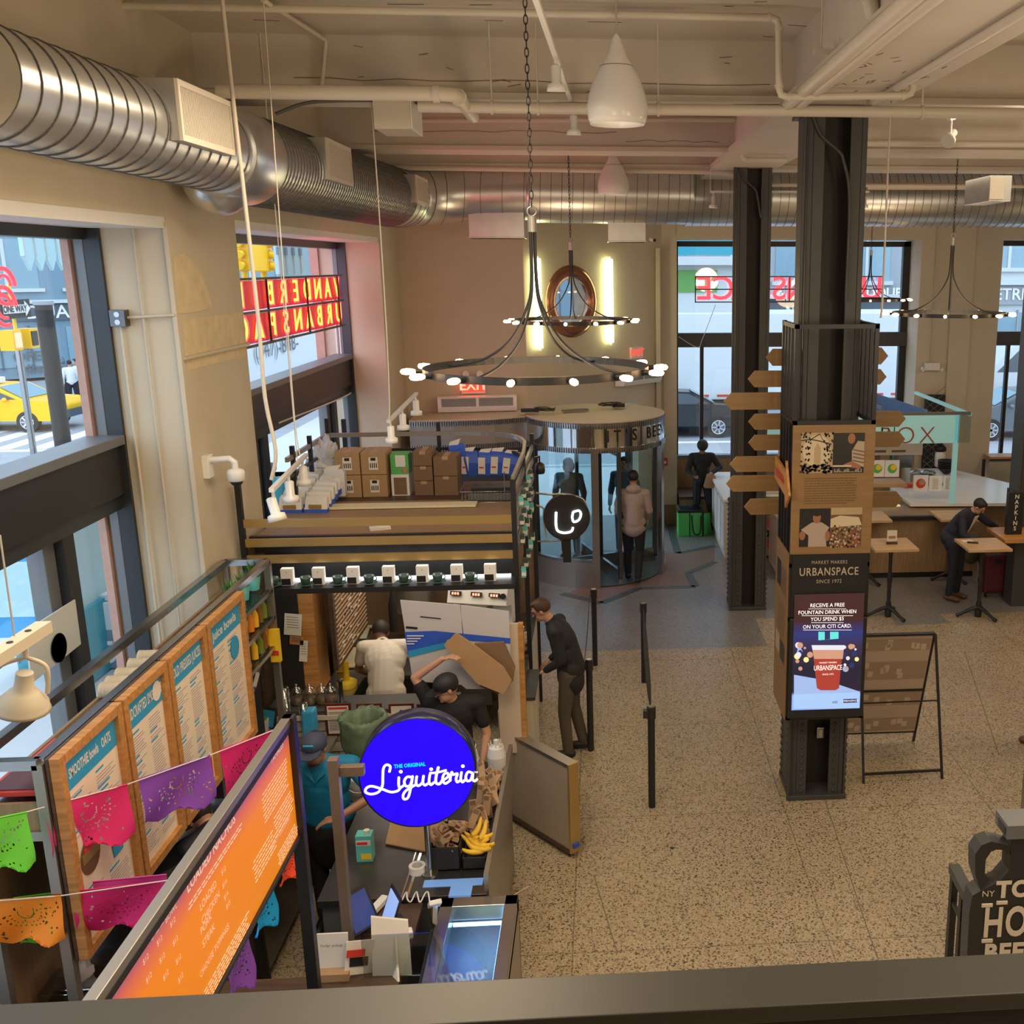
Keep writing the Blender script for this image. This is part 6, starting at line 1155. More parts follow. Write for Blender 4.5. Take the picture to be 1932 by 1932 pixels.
# menu boards
mat('menu_blue', (.03, .34, .64), .5); mat('menu_cream', (.82, .72, .59), .6); mat('menu_text', (.33, .30, .33), .7)
boards = [(62, 1340, 200, 'SMOOTHIE bowls   OATS', 'wood-framed menu board, nearest and lowest of the four, with a bowl picture'), (190, 1256, 305, 'HANDCRAFTED SMOOTHIES', 'wood-framed menu board headed handcrafted smoothies'), (268, 1190, 383, 'COLD PRESSED JUICES', 'wood-framed menu board with a row of bottles printed along the foot'), (350, 1128, 442, 'juice bowls', 'wood-framed menu board, farthest of the four, with a round blue badge')]
ys = [yA + .02 + i * (ym_ - yA - .02) / 4 for i in range(5)]
ys = [ax(62, 1400, XR).y, ax(192, 1300, XR).y, ax(283, 1240, XR).y, ax(360, 1180, XR).y, ax(436, 1130, XR).y]
for i, (u, v, u2, head, lab) in enumerate(boards):
    y0, y1 = ys[i] + .01, ys[i + 1] - .01; z1, z0 = 2.585, 1.47; x = XR + .05; t3 = thing('menu_board', lab, 'menu', (x, (y0 + y1) / 2, z0), 'wood-framed juice menu boards'); tl = (i % 2) * .03
    m = MB(); fw = .055
    for (ya, yb, za, zb3) in ((y0, y0 + fw, z0, z1), (y1 - fw, y1, z0, z1), (y0 + fw, y1 - fw, z0, z0 + fw), (y0 + fw, y1 - fw, z1 - fw, z1)): m.box(x, x + .05, ya, yb, za, zb3, 'orange_wood')
    m.box(x - .02, x + .0, y0, y1, z0, z1, 'dark_wood'); m.build('frame', t3, bev=.004)
    m = MB(); xf = x + .02; m.box(x, xf, y0 + fw, y1 - fw, z0 + fw, z1 - fw, 'menu_cream'); m.box(xf, xf + .002, y0 + fw, y1 - fw, z1 - fw - .17, z1 - fw, 'menu_blue')
    L = y1 - y0 - 2 * fw
    text(m, head, .09 if i else .075, (xf + .003, (y0 + y1) / 2, z1 - fw - .09), (0, 1, 0), (0, 0, 1), 'paper', sx=L / (len(head) * .05), bold=.002)
    rows = 34 if i != 0 else 24
    for cx_ in (0, 1):
        z = z1 - fw - .21
        while z > z0 + fw + (.22 if i == 2 else .05):
            hd = random.random() < .22; ya = y0 + fw + .03 + cx_ * L * .5; Lr = L * .40 * random.uniform(.6, 1)
            if not (i == 0 and ((cx_ == 0 and z0 + .32 < z < z0 + .62) or (cx_ == 1 and z0 + .28 < z < z0 + .55))): m.box(xf, xf + .0015, ya, ya + Lr * (.6 if hd else 1), z, z + (.010 if hd else .004), 'menu_blue' if hd else 'menu_text')
            z -= .026 if hd else .017
    if i == 0:
        yc, zc_ = y0 + fw + L * .26, z0 + .48; m.lathe([(0, .006), (.10, .005)], (xf, yc, zc_), 'ph_brown', 20, axis=(1, 0, 0)); m.box(xf + .006, xf + .008, yc - .085, yc + .085, zc_ - .02, zc_ + .035, 'gold'); m.box(xf + .006, xf + .008, yc - .06, yc + .06, zc_ + .035, zc_ + .06, 'red')
        m.prism([(xf + .004, y0 + fw + L * .66, z0 + .32), (xf + .004, y0 + fw + L * .84, z0 + .32), (xf + .004, y0 + fw + L * .88, z0 + .5), (xf + .004, y0 + fw + L * .62, z0 + .5)], (.002, 0, 0), 'menu_blue')
    if i == 1: m.lathe([(0, .006), (.06, .005)], (xf, y1 - fw - .07, z1 - fw - .085), 'paper', 20, axis=(1, 0, 0))
    if i == 2:
        for k in range(9): yy = y0 + fw + .03 + k * (L - .06) / 8.6; m.box(xf, xf + .003, yy, yy + L * .07, z0 + fw + .02, z0 + fw + .16, ['cup_green', 'green', 'cup_green', 'green', 'yellow', 'yellow', 'yellow', 'orange_wood', 'red'][k]); m.box(xf, xf + .003, yy + .01, yy + L * .05, z0 + fw + .16, z0 + fw + .19, 'paper')
    if i == 3: m.lathe([(0, .006), (.085, .005)], (xf, y1 - fw - .16, z1 - fw - .30), 'menu_blue', 20, axis=(1, 0, 0))
    m.build('printed_sheet', t3)
# cup sleeves lying on the rack behind the boards
sl = None
for i, (u, v, r2) in enumerate([(290, 1145, .05), (272, 1158, .05), (250, 1178, .055), (232, 1193, .055), (222, 1220, .05)]):
    p = ax(u, v, -2.95); Lx = .26
    t3 = thing('cup_stack', 'long stack of nested cups lying on its side behind the boards, %s from the back' % ['first', 'second', 'third', 'fourth', 'fifth'][i], 'cups', (p.x, p.y, 2.39), 'nested cup stacks lying on the rack'); m = MB()
    for k in range(12): m.lathe([(r2, 0), (r2 * .96, .012), (r2 * .9, .02)], (-3.08 + k * .022, p.y, 2.385), 'wall_trim_paint' if k < 9 else 'clear_plastic', 16, axis=(1, 0, 0), cap=k in (0,))
    m.build('nested_cups', t3)
for i, (dx, dy, rz) in enumerate([(0, 0, .0), (.05, -.3, .1)]):
    m = MB(); y = ax(60, 1320, -2.95).y + .22 + dy; m.box(-3.06, -2.80, y - .25, y + .12, 2.335 + i * .03, 2.36 + i * .03, 'red'); m.box(-3.04, -2.82, y - .23, y + .1, 2.36 + i * .03, 2.365 + i * .03, 'frame_maroon'); tag(m.build('tray', bev=.006), 'red plastic tray on the rack, ' + ('lower', 'upper') [i] + ' one', 'tray', 'red trays on the rack')
# plant pots and bottles on the shelves
pot = None; mat('leaf', (.06, .20, .05), .5); mat('leaf2', (.12, .30, .07), .5)
def plant(loc, label, s=1.0):
    t3 = thing('potted_grass', label, 'plant', loc, 'potted grasses in teal pots'); x, y, z = loc
    m = MB(); m.lathe([(.035 * s, 0), (.05 * s, .10 * s), (.046 * s, .10 * s), (.03 * s, .01), (0, .01)], loc, 'teal', 20); m.build('pot', t3)
    m = MB()
    for k in range(46):
        a = random.uniform(0, 2 * PI); r2 = random.uniform(0, .035) * s; b = Vector((x + r2 * math.cos(a), y + r2 * math.sin(a), z + .085 * s)); tp = b + Vector((math.cos(a) * random.uniform(.01, .06), math.sin(a) * random.uniform(.01, .06), random.uniform(.06, .13))) * s; w_ = Vector((-math.sin(a), math.cos(a), 0)) * .005 * s; md = b.lerp(tp, .6) + Vector((0, 0, .01))
        m.add([b - w_, b + w_, md + w_, md - w_, tp], [(0, 1, 2, 3), (3, 2, 4)], random.choice(['leaf', 'leaf2']))
    m.build('leaves', t3); return t3
for i, (u, v, s) in enumerate([(432, 1128, 1), (452, 1110, 1), (473, 1092, 1.05)]): p = ax(u, v, -2.88); plant((-2.86, p.y, 2.335), 'green potted grass in a teal pot, %s on the top shelf' % ['nearest', 'middle', 'farthest'][i], 1.15)
for i, (u, v) in enumerate([(446, 1215), (455, 1160)]): p = ax(u, v, -2.85); plant((-2.84, p.y, 2.105 if i else 1.865), 'green grass tuft on the ' + ('middle shelf' if i else 'bottom shelf of the rack'), 1.0)
mat('juice_orange', (.75, .22, .02), .2); mat('juice_yellow', (.80, .45, .03), .2); mat('juice_green', (.16, .22, .03), .2); mat('juice_brown', (.20, .10, .02), .2)
nb = 0
def bottle(loc, mm, label, h=.16, r2=.028):
    t3 = thing('juice_bottle', label, 'bottle', loc, 'juice bottles on the rack shelves'); m = MB(); m.lathe([(r2, 0), (r2, h * .6), (r2 * .5, h * .8), (r2 * .45, h)], loc, mm, 14); m.build('body', t3); m = MB(); m.lathe([(r2 * .52, h * .95), (r2 * .52, h * 1.08), (0, h * 1.08)], loc, 'white', 12); m.build('cap', t3)
for i, (u, v, mm, zz_, lab) in enumerate([(440, 1140, 'juice_yellow', 2.108, 'yellow juice bottle, nearest on the middle shelf'), (465, 1132, 'juice_orange', 2.108, 'orange juice bottle beside the grass tuft'), (474, 1126, 'juice_yellow', 2.108, 'yellow juice bottle beside the orange one'), (483, 1120, 'juice_brown', 2.108, 'amber juice bottle near the back of the middle shelf'), (491, 1114, 'juice_green', 2.108, 'dark green juice bottle at the back of the middle shelf'), (474, 1195, 'juice_yellow', 1.868, 'pale yellow juice bottle on the bottom shelf'), (484, 1180, 'juice_green', 1.868, 'green juice bottle on the bottom shelf'), (492, 1172, 'juice_brown', 1.868, 'dark juice bottle on the bottom shelf'), (498, 1165, 'juice_orange', 1.868, 'orange juice bottle at the back of the bottom shelf'), (443, 1235, 'juice_yellow', 1.868, 'small pale bottle at the near end of the bottom shelf')]):
    p = ax(u, v, -2.80); bottle((-2.79, p.y, zz_), mm, lab, .17)
# juice back counter with cups, blenders, knives
t = thing('prep_counter', 'steel preparation counter under the juice menu boards', 'counter', (-2.9, 6.3, 0)); m = MB(); m.box(-3.1, -2.35, 5.0, 8.45, .9, .94, 'steel'); m.build('top', t); m = MB(); m.box(-3.05, -2.4, 5.05, 8.4, .1, .9, 'steel_dark'); m.build('cabinet', t)
def stackcup(u, v, z, h, r2, mm, lab, lean=0):
    p = az(u, v, z); m = MB(); m.lathe([(r2 * .8, 0), (r2, h), (r2 * .6, h + .005), (0, h + .005)], p, mm, 20)
    for k in range(6): m.lathe([(r2 * 1.02, h * (.3 + k * .11)), (r2 * 1.05, h * (.31 + k * .11)), (r2 * 1.02, h * (.32 + k * .11))], p, mm, 20, cap=False)
    tag(m.build('cup_tower'), lab, 'cups')
stackcup(448, 1400, .94, .36, .05, 'white', 'tall stack of white cups beside the menu boards'); stackcup(468, 1405, .94, .28, .048, 'clear_plastic', 'shorter stack of clear cups right of the white stack')
stackcup(545, 1400, .94, .50, .045, 'clear_plastic', 'tall stack of clear cups left of the blue bag'); stackcup(578, 1400, .94, .36, .04, 'clear_plastic', 'stack of clear cups right of the blue bag')
for i, (u, v) in enumerate([(392, 1432), (405, 1408), (430, 1412)]): p = az(u, v, .94); m = MB(); m.lathe([(.07, 0), (.085, .18), (.09, .2), (.08, .2), (.06, .02), (0, .02)], p, 'clear_plastic', 24); tag(m.build('clear_jug'), 'clear plastic jug on the prep counter, ' + ('nearest', 'middle', 'rightmost')[i], 'jug', 'clear jugs under the menu boards')
p = az(475, 1368, 1.0); m = MB(); m.lathe([(.03, 0), (.08, .12), (.085, .125)], p, 'red', 4); tag(m.build('red_scoop'), 'red plastic hopper on the prep counter', 'container')
t3 = thing('white_jar', 'white bottle with pale cap under the purple paper banner', 'bottle', az(412, 1500, .94)); p = Vector(t3.location); m = MB(); m.lathe([(.05, 0), (.055, .02), (.055, .14), (.03, .18), (.03, .2)], p, 'white', 18); m.build('body', t3); m = MB(); m.lathe([(.034, .19), (.034, .225), (0, .225)], p, 'board_cream', 14); m.build('cap', t3)
p = az(490, 1380, .94); m = MB(); m.box(p.x - .1, p.x + .1, p.y - .1, p.y + .1, .94, 1.08, 'white'); m.box(p.x - .09, p.x + .09, p.y - .09, p.y + .09, 1.08, 1.085, 'leaf2'); tag(m.build('produce_box'), 'small white box of greens on the prep counter', 'box')
p = az(510, 1380, .94); m = MB(); m.cbox((p.x, p.y, 1.07), (.14, .03, .18), 'dark_plastic', (-.3, 0, -.4)); m.cbox((p.x, p.y - .018, 1.07), (.12, .01, .14), 'menu_blue', (-.3, 0, -.4)); tag(m.build('small_screen'), 'small tilted blue screen on the prep counter', 'screen')
m = MB(); m.box(-3.06, -2.9, 7.3, 8.3, 1.0, 1.85, 'black'); tag(m.build('knife_board'), 'black backing board with knives under the shelves', 'board')
for i, (u, v) in enumerate([(462, 1296), (476, 1312), (490, 1262)]):
    p = ax(u, v, -2.82); t3 = thing('knife', 'steel blade knife hanging slantwise, ' + ('upper left', 'lower', 'upper right')[i], 'knife', p, 'knives on the black board'); m = MB(); d = Vector((0, .17, .12)); m.beam(p - d * .6, p + d * .4, .035, .005, 'chrome', up=(1, 0, 0)); m.build('blade', t3); m = MB(); m.beam(p + d * .4, p + d, .028, .02, 'paper', up=(1, 0, 0)); m.build('handle', t3)
m = MB(); m.box(-2.60, -2.49, 8.3, 8.42, .94, 1.24, 'cyan'); 
text(m, 'juice', .04, (-2.545, 8.298, 1.0), (1, 0, 0), (0, 0, 1), 'paper'); tag(m.build('blue_bag', bev=.02), 'bright blue paper bag beside the clear cups', 'bag')
p = az(455, 1290, 1.5); m = MB(); m.ball((-2.9, 7.45, 1.55), .16, 'frame_grey', 14, (.6, 1.1, .8)); tag(m.build('cloth_bundle'), 'grey cloth bundle under the rack shelves', 'cloth')
m = MB(); m.box(-2.77, -2.69, 8.22, 8.26, 1.72, 2.0, 'yellow'); m.box(-2.76, -2.70, 8.215, 8.22, 1.78, 1.82, 'red'); tag(m.build('yellow_pack'), 'yellow printed pack behind the rack post', 'pack')
# ================================================================ till counter with the round blue sign
mat('cold_glow', (.12, .25, .55), .3, emit=.3, ecol=(.25, .5, 1))  # blue light on the counter edge, put in as emission
t = thing('till_counter', 'steel topped till counter of the juice stall with cold display', 'counter', (-1.3, 6.7, 0))
m = MB(); m.box(-1.86, -.80, 5.92, 7.75, .95, 1.0, 'steel_dark'); m.box(-1.31, -1.29, 5.92, 7.7, 1.0, 1.004, 'chrome'); m.box(-1.34, -1.33, 5.92, 7.7, 1.0, 1.003, 'chrome'); m.build('worktop', t, bev=.004)
m = MB(); m.box(-1.84, -.82, 5.95, 7.73, 0, .95, 'frame_grey'); m.box(-.83, -.81, 5.95, 7.75, 0, .95, 'brushed'); m.build('cabinet', t)
m = MB(); m.box(-.82, -.79, 5.95, 7.8, .75, 1.12, 'brushed'); m.build('side_guard', t)
m = MB(); a = az(800, 1668, .98); m.box(-1.22, -.84, 6.02, 6.1, .99, 1.004, 'cold_glow'); m.box(-1.04, -.9, 5.91, 6.02, .99, 1.004, 'cold_glow'); m.build('lit_edge', t)
t = thing('cold_display', 'glass topped cold display with blue light and bottles, at the bottom of the view', 'display', (-.85, 5.4, 0))
m = MB(); 
for (x0, x1, y0, y1) in ((-1.08, -1.0, 4.9, 5.9), (-.68, -.60, 4.9, 5.9), (-1.08, -.6, 5.8, 5.9), (-1.08, -.6, 4.9, 4.98)): m.box(x0, x1, y0, y1, .9, 1.0, 'steel')
m.build('rim', t, bev=.004); m = MB(); m.box(-1.08, -1.06, 4.9, 5.9, 0, .9, 'steel_dark'); m.box(-.62, -.6, 4.9, 5.9, 0, .95, 'brushed'); m.box(-1.08, -.6, 5.88, 5.9, 0, .9, 'steel_dark'); m.box(-1.06, -.62, 4.9, 5.9, .55, .57, 'steel'); m.build('case', t)
mat('cold_led', (.3, .6, 1), .4, emit=5, ecol=(.25, .55, 1)); m = MB(); m.box(-.70, -.685, 5.05, 5.78, .87, .89, 'cold_led'); m.box(-1.0, -.7, 5.78, 5.795, .87, .89, 'cold_led'); m.build('light_strip', t)
m = MB(); m.box(-1.0, -.68, 4.98, 5.8, .985, .99, 'glass'); m.build('glass_top', t)
l = D.lights.new('cold_light', 'AREA'); l.energy = 9; l.color = (.25, .55, 1); l.size = .4; o = D.objects.new('cold_light', l); COL.objects.link(o); o.location = (-.85, 5.45, .88)
cb = None
for i in range(8):
    if cb is None:
        cb = thing('chilled_bottle', 'small chilled bottle with a blue cap in the cold display', 'bottle', (0, 0, 0), 'bottles in the cold display'); m = MB(); m.lathe([(.028, 0), (.028, .13), (.018, .16)], (0, 0, 0), 'yellow', 14); m.lathe([(.0285, .07), (.0285, .12)], (0, 0, 0), 'white', 14, cap=False); m.build('body', cb); m = MB(); m.lathe([(.02, .155), (.02, .18), (0, .18)], (0, 0, 0), 'cold_led', 12); m.build('cap', cb); cb.location = (-.97, 5.08, .575)
    else: dup(cb, (-.97 + (i % 4) * .075, 5.08 + (i // 4) * .09, .575))
# round blue sign
c0 = ay(788, 1458, 6.1); t = thing('round_sign', 'round glowing blue juice bar sign with white script lettering', 'sign', c0)
rs = .365; ndir = Vector((.10, -1, .10)).normalized(); fx = Vector((0, 0, 1)).cross(ndir).normalized() * -1; fx = ndir.cross(Vector((0, 0, 1))).normalized() * -1
if fx.x < 0: fx = -fx
fu = fx.cross(-ndir).normalized(); fu = fu if fu.z > 0 else -fu
mat('sign_rim', (.03, .035, .10), .2, .4)
m = MB(); m.lathe([(rs - .01, -.20), (rs, -.19), (rs, -.005), (rs - .008, 0)], c0, 'sign_rim', 72, axis=ndir); m.build('drum', t)
m = MB(); m.lathe([(0, .002), (rs - .012, .002)], c0, 'sign_blue', 72, axis=ndir); fc = m.build('face', t)
def LS(u, v): return c0 + fx * ((u - 788) / 113.0 * rs) + fu * (-(v - 1458) / 113.0 * rs) + ndir * .006
def stroke(mb, pts, w=.0078, mm='sign_white'):
    P = smoothpts([LS(u, v) for u, v in pts], 7); ww = w if isinstance(w, (list, tuple)) else None
    L_ = []; R2 = []
    for i, p in enumerate(P):
        d = (P[min(i + 1, len(P) - 1)] - P[max(i - 1, 0)]).normalized(); n = ndir.cross(d); k = (w if not ww else ww[0] + (ww[1] - ww[0]) * i / (len(P) - 1)); L_.append(p + n * k); R2.append(p - n * k)
    N = len(P); mb.add(L_ + R2, [(i, i + 1, N + i + 1, N + i) for i in range(N - 1)], mm)
    for e_ in (P[0], P[-1]): mb.lathe([(0, .0002), ((w if not ww else ww[1]), .0002)], e_, mm, 10, axis=ndir)
m = MB()
stroke(m, [(735, 1450), (737, 1440), (730, 1436), (724, 1443), (722, 1460), (720, 1478), (712, 1490), (698, 1493), (688, 1488), (690, 1480), (700, 1477), (718, 1484), (735, 1492), (748, 1491), (753, 1486)])
stroke(m, [(752, 1464), (751, 1478), (753, 1485), (760, 1481)]); stroke(m, [(756, 1452), (756.5, 1452.5)], .0105)
stroke(m, [(777, 1466), (768, 1464), (762, 1472), (764, 1482), (772, 1482), (777, 1470)]); stroke(m, [(778, 1464), (775, 1480), (768, 1505), (760, 1509), (758, 1502), (764, 1492), (782, 1482)])
stroke(m, [(786, 1465), (784, 1478), (788, 1484), (796, 1478), (799, 1465)]); stroke(m, [(799, 1465), (797, 1478), (801, 1484), (808, 1480)])
stroke(m, [(811, 1464), (809, 1477), (812, 1484), (818, 1480)]); stroke(m, [(814, 1452), (814.5, 1452.5)], .0105)
stroke(m, [(828, 1450), (823, 1468), (822, 1480), (828, 1484), (834, 1478)], .0085); stroke(m, [(812, 1460), (825, 1460), (842, 1457)], .007)
stroke(m, [(836, 1477), (846, 1470), (845, 1463), (838, 1465), (835, 1476), (840, 1484), (850, 1478)]); stroke(m, [(849, 1479), (853, 1462), (856, 1467), (864, 1466), (861, 1476), (863, 1483), (869, 1480)])
stroke(m, [(872, 1464), (870, 1477), (873, 1484), (878, 1480)]); stroke(m, [(875, 1451), (875.5, 1451.5)], .0105)
stroke(m, [(893, 1467), (885, 1464), (880, 1473), (882, 1482), (889, 1481), (894, 1468), (893, 1480), (897, 1484), (901, 1481)])
m.build('script_lettering', fc); m = MB(); text(m, 'THE ORIGINAL', .034, LS(774, 1441), fx, fu, 'sign_cyan', bold=.0012, sx=.85); text(m, '™', .03, LS(900, 1468), fx, fu, 'sign_white'); m.build('small_lettering', fc)
m = MB(); pb = az(803, 1650, 1.0); m.cyl((c0.x + .02, 6.18, 1.0), (c0.x + .02, 6.18, c0.z - rs + .05), .02, 'steel', 14); m.cyl((c0.x + .02, 6.18, 1.0), (c0.x + .02, 6.18, 1.01), .055, 'steel', 20); m.build('post', t)
# tan gate post and arm
pg = az(659, 1805, .9); t = thing('sign_frame_post', 'tan square steel post and arm left of the round blue sign', 'post', (-1.55, 5.55, .9)); x, y = az(660, 1800, .95).x, az(660, 1800, .95).y
mat('tan_steel', (.24, .18, .13), .4, .4); zt = ay(640, 1430, y).z; m = MB(); m.box(x - .028, x + .028, y - .03, y + .03, .94, zt, 'tan_steel'); m.build('post', t, bev=.004); m = MB(); m.box(x + .028, ay(686, 1460, y).x, y + .0, y + .05, zt - .12, zt - .06, 'tan_steel'); m.build('arm', t, bev=.004)
# baskets, bananas, bread sticks on the till counter
mat('basket_black', (.02, .02, .02), .6)
def basket(x0, x1, y0, y1, h, lab):
    m = MB(); w = .012
    for b in ((x0, x1, y0, y0 + w, 1.0, 1.0 + h), (x0, x1, y1 - w, y1, 1.0, 1.0 + h), (x0, x0 + w, y0, y1, 1.0, 1.0 + h), (x1 - w, x1, y0, y1, 1.0, 1.0 + h), (x0, x1, y0, y1, 1.0, 1.015)): m.box(*b, 'basket_black')
    tag(m.build('basket', bev=.004), lab, 'basket')
basket(-1.20, -1.0, 6.2, 6.55, .17, 'tall black basket of wrapped bars on the till counter'); basket(-.99, -.83, 6.2, 6.42, .09, 'low black basket of bananas on the till counter'); basket(-1.0, -.83, 6.46, 7.3, .08, 'long black tray of wrapped snacks behind the bananas')
bn = None; mat('banana', (.85, .55, .04), .45)
for i in range(7):
    if bn is None:
        m = MB(); P = [(.0, 0, 0)]; P = smoothpts([(-.085, 0, .0), (-.05, 0, -.02), (0, 0, -.028), (.05, 0, -.02), (.085, 0, .01), (.10, 0, .03)], 4); n_ = len(P); rr_ = [.006 + .013 * math.sin(PI * min(1, (k + 1) / n_ * 1.05)) for k in range(n_)]; m.tube(P, rr_, 'banana', 8); m.cyl(P[0], P[1], .007, 'ph_brown', 6)
        bn = tag(m.build('banana'), 'ripe yellow banana in the low basket', 'banana', 'bananas in the basket'); bn.location = (-.9, 6.25, 1.08)
    else: dup(bn, (-.91 + (i % 3) * .022, 6.24 + i * .022, 1.08 + .014 * i), 2.6 + i * .16 if i < 5 else 1.9 - i * .1)
br = None; random.seed(21)
for i in range(26):
    if br is None: m = MB(); m.cbox((0, 0, 0), (.045, .11, .025), 'kraft'); m.cbox((0, 0, .013), (.02, .06, .002), 'frame_maroon'); br = tag(m.build('snack_bar', bev=.004), 'brown wrapped snack bar in the tall basket', 'snack', 'wrapped bars in the tall basket'); br.location = (-1.14, 6.3, 1.12)
    else: c = dup(br, (-1.17 + random.random() * .14, 6.24 + random.random() * .26, 1.10 + random.random() * .10)); c.rotation_euler = (random.uniform(-.8, .8), random.uniform(-.8, .8), random.uniform(0, 3))
sn = None
for i in range(42):
    if sn is None: m = MB(); m.cbox((0, 0, 0), (.05, .14, .02), 'kraft'); m.cbox((0, .05, .011), (.04, .03, .002), 'cardboard_dark'); sn = tag(m.build('wrapped_snack', bev=.005), 'crumpled brown paper snack pack in the long tray', 'snack', 'brown snack packs in the long tray'); sn.location = (-.9, 6.6, 1.1)
    else: c = dup(sn, (-.98 + random.random() * .14, 6.5 + i * .019, 1.06 + random.random() * .12)); c.rotation_euler = (random.uniform(.5, 1.5), random.uniform(-.6, .6), random.uniform(-.6, .6))
for (x, y, s_, lab) in ((-.88, 7.45, 1.0, 'tied white bag of straws at the far end of the till counter'), (-1.08, 7.4, .9, 'open white bag of straws beside the tied one')):
    t3 = thing('straw_bag', lab, 'bag', (x, y, 1.0)); m = MB(); m.lathe([(.05, 0), (.065, .06), (.075, .2), (.06, .27), (.02, .29), (.02, .33), (0, .34)], (x, y, 1.0), 'plastic_white', 14, smooth=False); m.build('bag', t3)
    m = MB(); 
    for k in range(16): a = random.uniform(0, 6.28); r2 = random.uniform(0, .05); m.cyl((x + r2 * math.cos(a), y + r2 * math.sin(a), 1.2), (x + r2 * 1.3 * math.cos(a), y + r2 * 1.3 * math.sin(a), 1.31), .004, 'white', 5)
    m.build('straws', t3)
m = MB(); p = az(690, 1620, 1.0); m.box(p.x - .05, p.x + .055, p.y - .04, p.y + .045, 1.0, 1.19, 'teal'); m.box(p.x - .045, p.x + .05, p.y - .043, p.y - .04, 1.12, 1.16, 'white'); m.box(p.x - .02, p.x + .05, p.y - .0445, p.y - .041, 1.02, 1.06, 'yellow'); m.box(p.x - .04, p.x + .03, p.y - .046, p.y - .043, 1.13, 1.15, 'red'); m.cyl((p.x + .02, p.y, 1.19), (p.x + .02, p.y, 1.215), .02, 'white', 12); tag(m.build('drink_carton', bev=.003), 'teal and white drink carton standing on the till counter', 'carton')
m = MB(); p = az(755, 1580, 1.0); m.prism([(-1.56, 6.55, 1.005), (-1.2, 6.4, 1.005), (-1.16, 6.6, 1.005), (-1.22, 7.4, 1.005), (-1.62, 7.35, 1.005)], (0, 0, .01), 'cardboard'); tag(m.build('flat_cardboard'), 'flattened brown cardboard sheet on the till counter', 'cardboard')
m = MB(); p = az(788, 1645, 1.0); m.lathe([(.035, 0), (.055, 0), (.055, .05), (.035, .05), (.035, 0)], p, 'white', 28, smooth=False); tag(m.build('tape_roll'), 'roll of white tape lying on the till counter', 'tape')
for i, (x, y, rx, rz, lab) in enumerate([(-1.52, 5.62, -1.0, .9, 'black tablet tilted on its stand, leftmost on the till'), (-1.33, 5.60, -.7, -1.1, 'tablet with a blue lit screen standing on the till')]):
    t3 = thing('tablet', lab, 'tablet', (x, y, 1.02)); m = MB(); m.cbox((x, y, 1.13), (.19, .012, .25), 'dark_plastic', (rx * .5, 0, rz)); m.build('body', t3, bev=.003); m = MB(); m.cbox((x + .006 * math.sin(rz), y - .009, 1.13), (.16, .004, .21), 'scr_navy' if i == 0 else 'scr_table', (rx * .5, 0, rz)); m.build('screen', t3); m = MB(); m.cbox((x, y + .05, 1.01), (.12, .12, .02), 'black', (0, 0, rz)); m.build('stand', t3)
m = MB(); m.box(-1.62, -1.2, 5.42, 5.9, .93, .97, 'dark_wood'); m.box(-1.6, -1.22, 5.4, 5.42, .6, .95, 'frame_grey'); tag(m.build('till_shelf'), 'dark low shelf below the tablets', 'shelf')
t3 = thing('card_reader', 'pale card reader with a black screen on the till counter', 'card reader', (-1.12, 5.55, 1.0)); p = ay(820, 1705, 5.6); m = MB(); m.cbox(p, (.075, .13, .03), 'white', (-.7, 0, .3)); m.build('body', t3, bev=.006); m = MB(); m.cbox(p + Vector((0, -.02, .02)), (.05, .05, .006), 'black', (-.7, 0, .3)); m.build('screen', t3); m = MB(); m.beam(p, (p.x - .02, p.y + .04, .99), .03, .03, 'steel'); m.build('stand', t3)
m = MB(); p = az(783, 1700, .99); m.tube(smoothpts([p + Vector((.02 * i - .08, .05 * math.sin(i * 1.9), .01 + .03 * abs(math.sin(i)))) for i in range(10)], 4), .005, 'white', 6); tag(m.build('charging_cable'), 'white charging cable curled on the till counter', 'cable')
m = MB(); p = az(715, 1712, .98); m.cbox((p.x, p.y, 1.0), (.05, .16, .03), 'white', (0, 0, -.35)); tag(m.build('staple_box'), 'small white device left of the tablets', 'device')
# ================================================================ near counter across the bottom
t = thing('near_counter', 'steel edged counter across the lower left, carrying the orange menu frame', 'counter', (-2.2, 4.6, 0))
m = MB(); m.box(-3.6, -1.2, 4.2, 5.2, .95, 1.0, 'dark_wood'); m.box(-3.6, -.62, 4.16, 4.9, .96, 1.0, 'steel_dark'); m.build('top', t); m = MB(); m.box(-3.6, -.62, 4.2, 4.85, 0, .95, 'steel_dark'); m.build('cabinet', t)
# orange board: plane x = XO
XO = -1.62; t = thing('orange_menu_board', 'large black framed menu board shading from purple to orange, standing on legs', 'menu', (XO, 4.1, 1.0))
yE = ax(548, 1352, XO).y; zT = ax(545, 1350, XO).z; zBt = ax(568, 1572, XO).z; yN = 2.75
gradmat('menu_grad', [(0, (.80, .26, .005)), (.68, (.82, .24, .01)), (.84, (.66, .15, .10)), (.92, (.40, .11, .24)), (.95, (.10, .03, .28)), (1, (.03, .015, .20))], zBt - 1.0, zT - 1.0 - .02, emit=.38)
m = MB(); q = .035
m.box(XO - .03, XO + .015, yN, yE, zT - q, zT, 'brushed'); m.box(XO - .03, XO + .016, yN, yE, zT - q * 1.9, zT - q, 'black'); m.box(XO - .03, XO + .015, yN, yE, zBt, zBt + .02, 'black_steel'); m.box(XO - .03, XO + .03, yE - .06, yE, .99, zT, 'black_steel'); m.box(XO - .03, XO + .015, yE - .8, yE, .985, 1.02, 'black_steel'); m.box(XO - .03, XO + .015, yN, yN + .03, .985, zT, 'black_steel'); m.build('frame', t, bev=.003)
m = MB(); m.box(XO - .01, XO + .0, yN + .03, yE - .03, zBt + .02, zT - .06, 'menu_grad'); pn = m.build('panel', t)
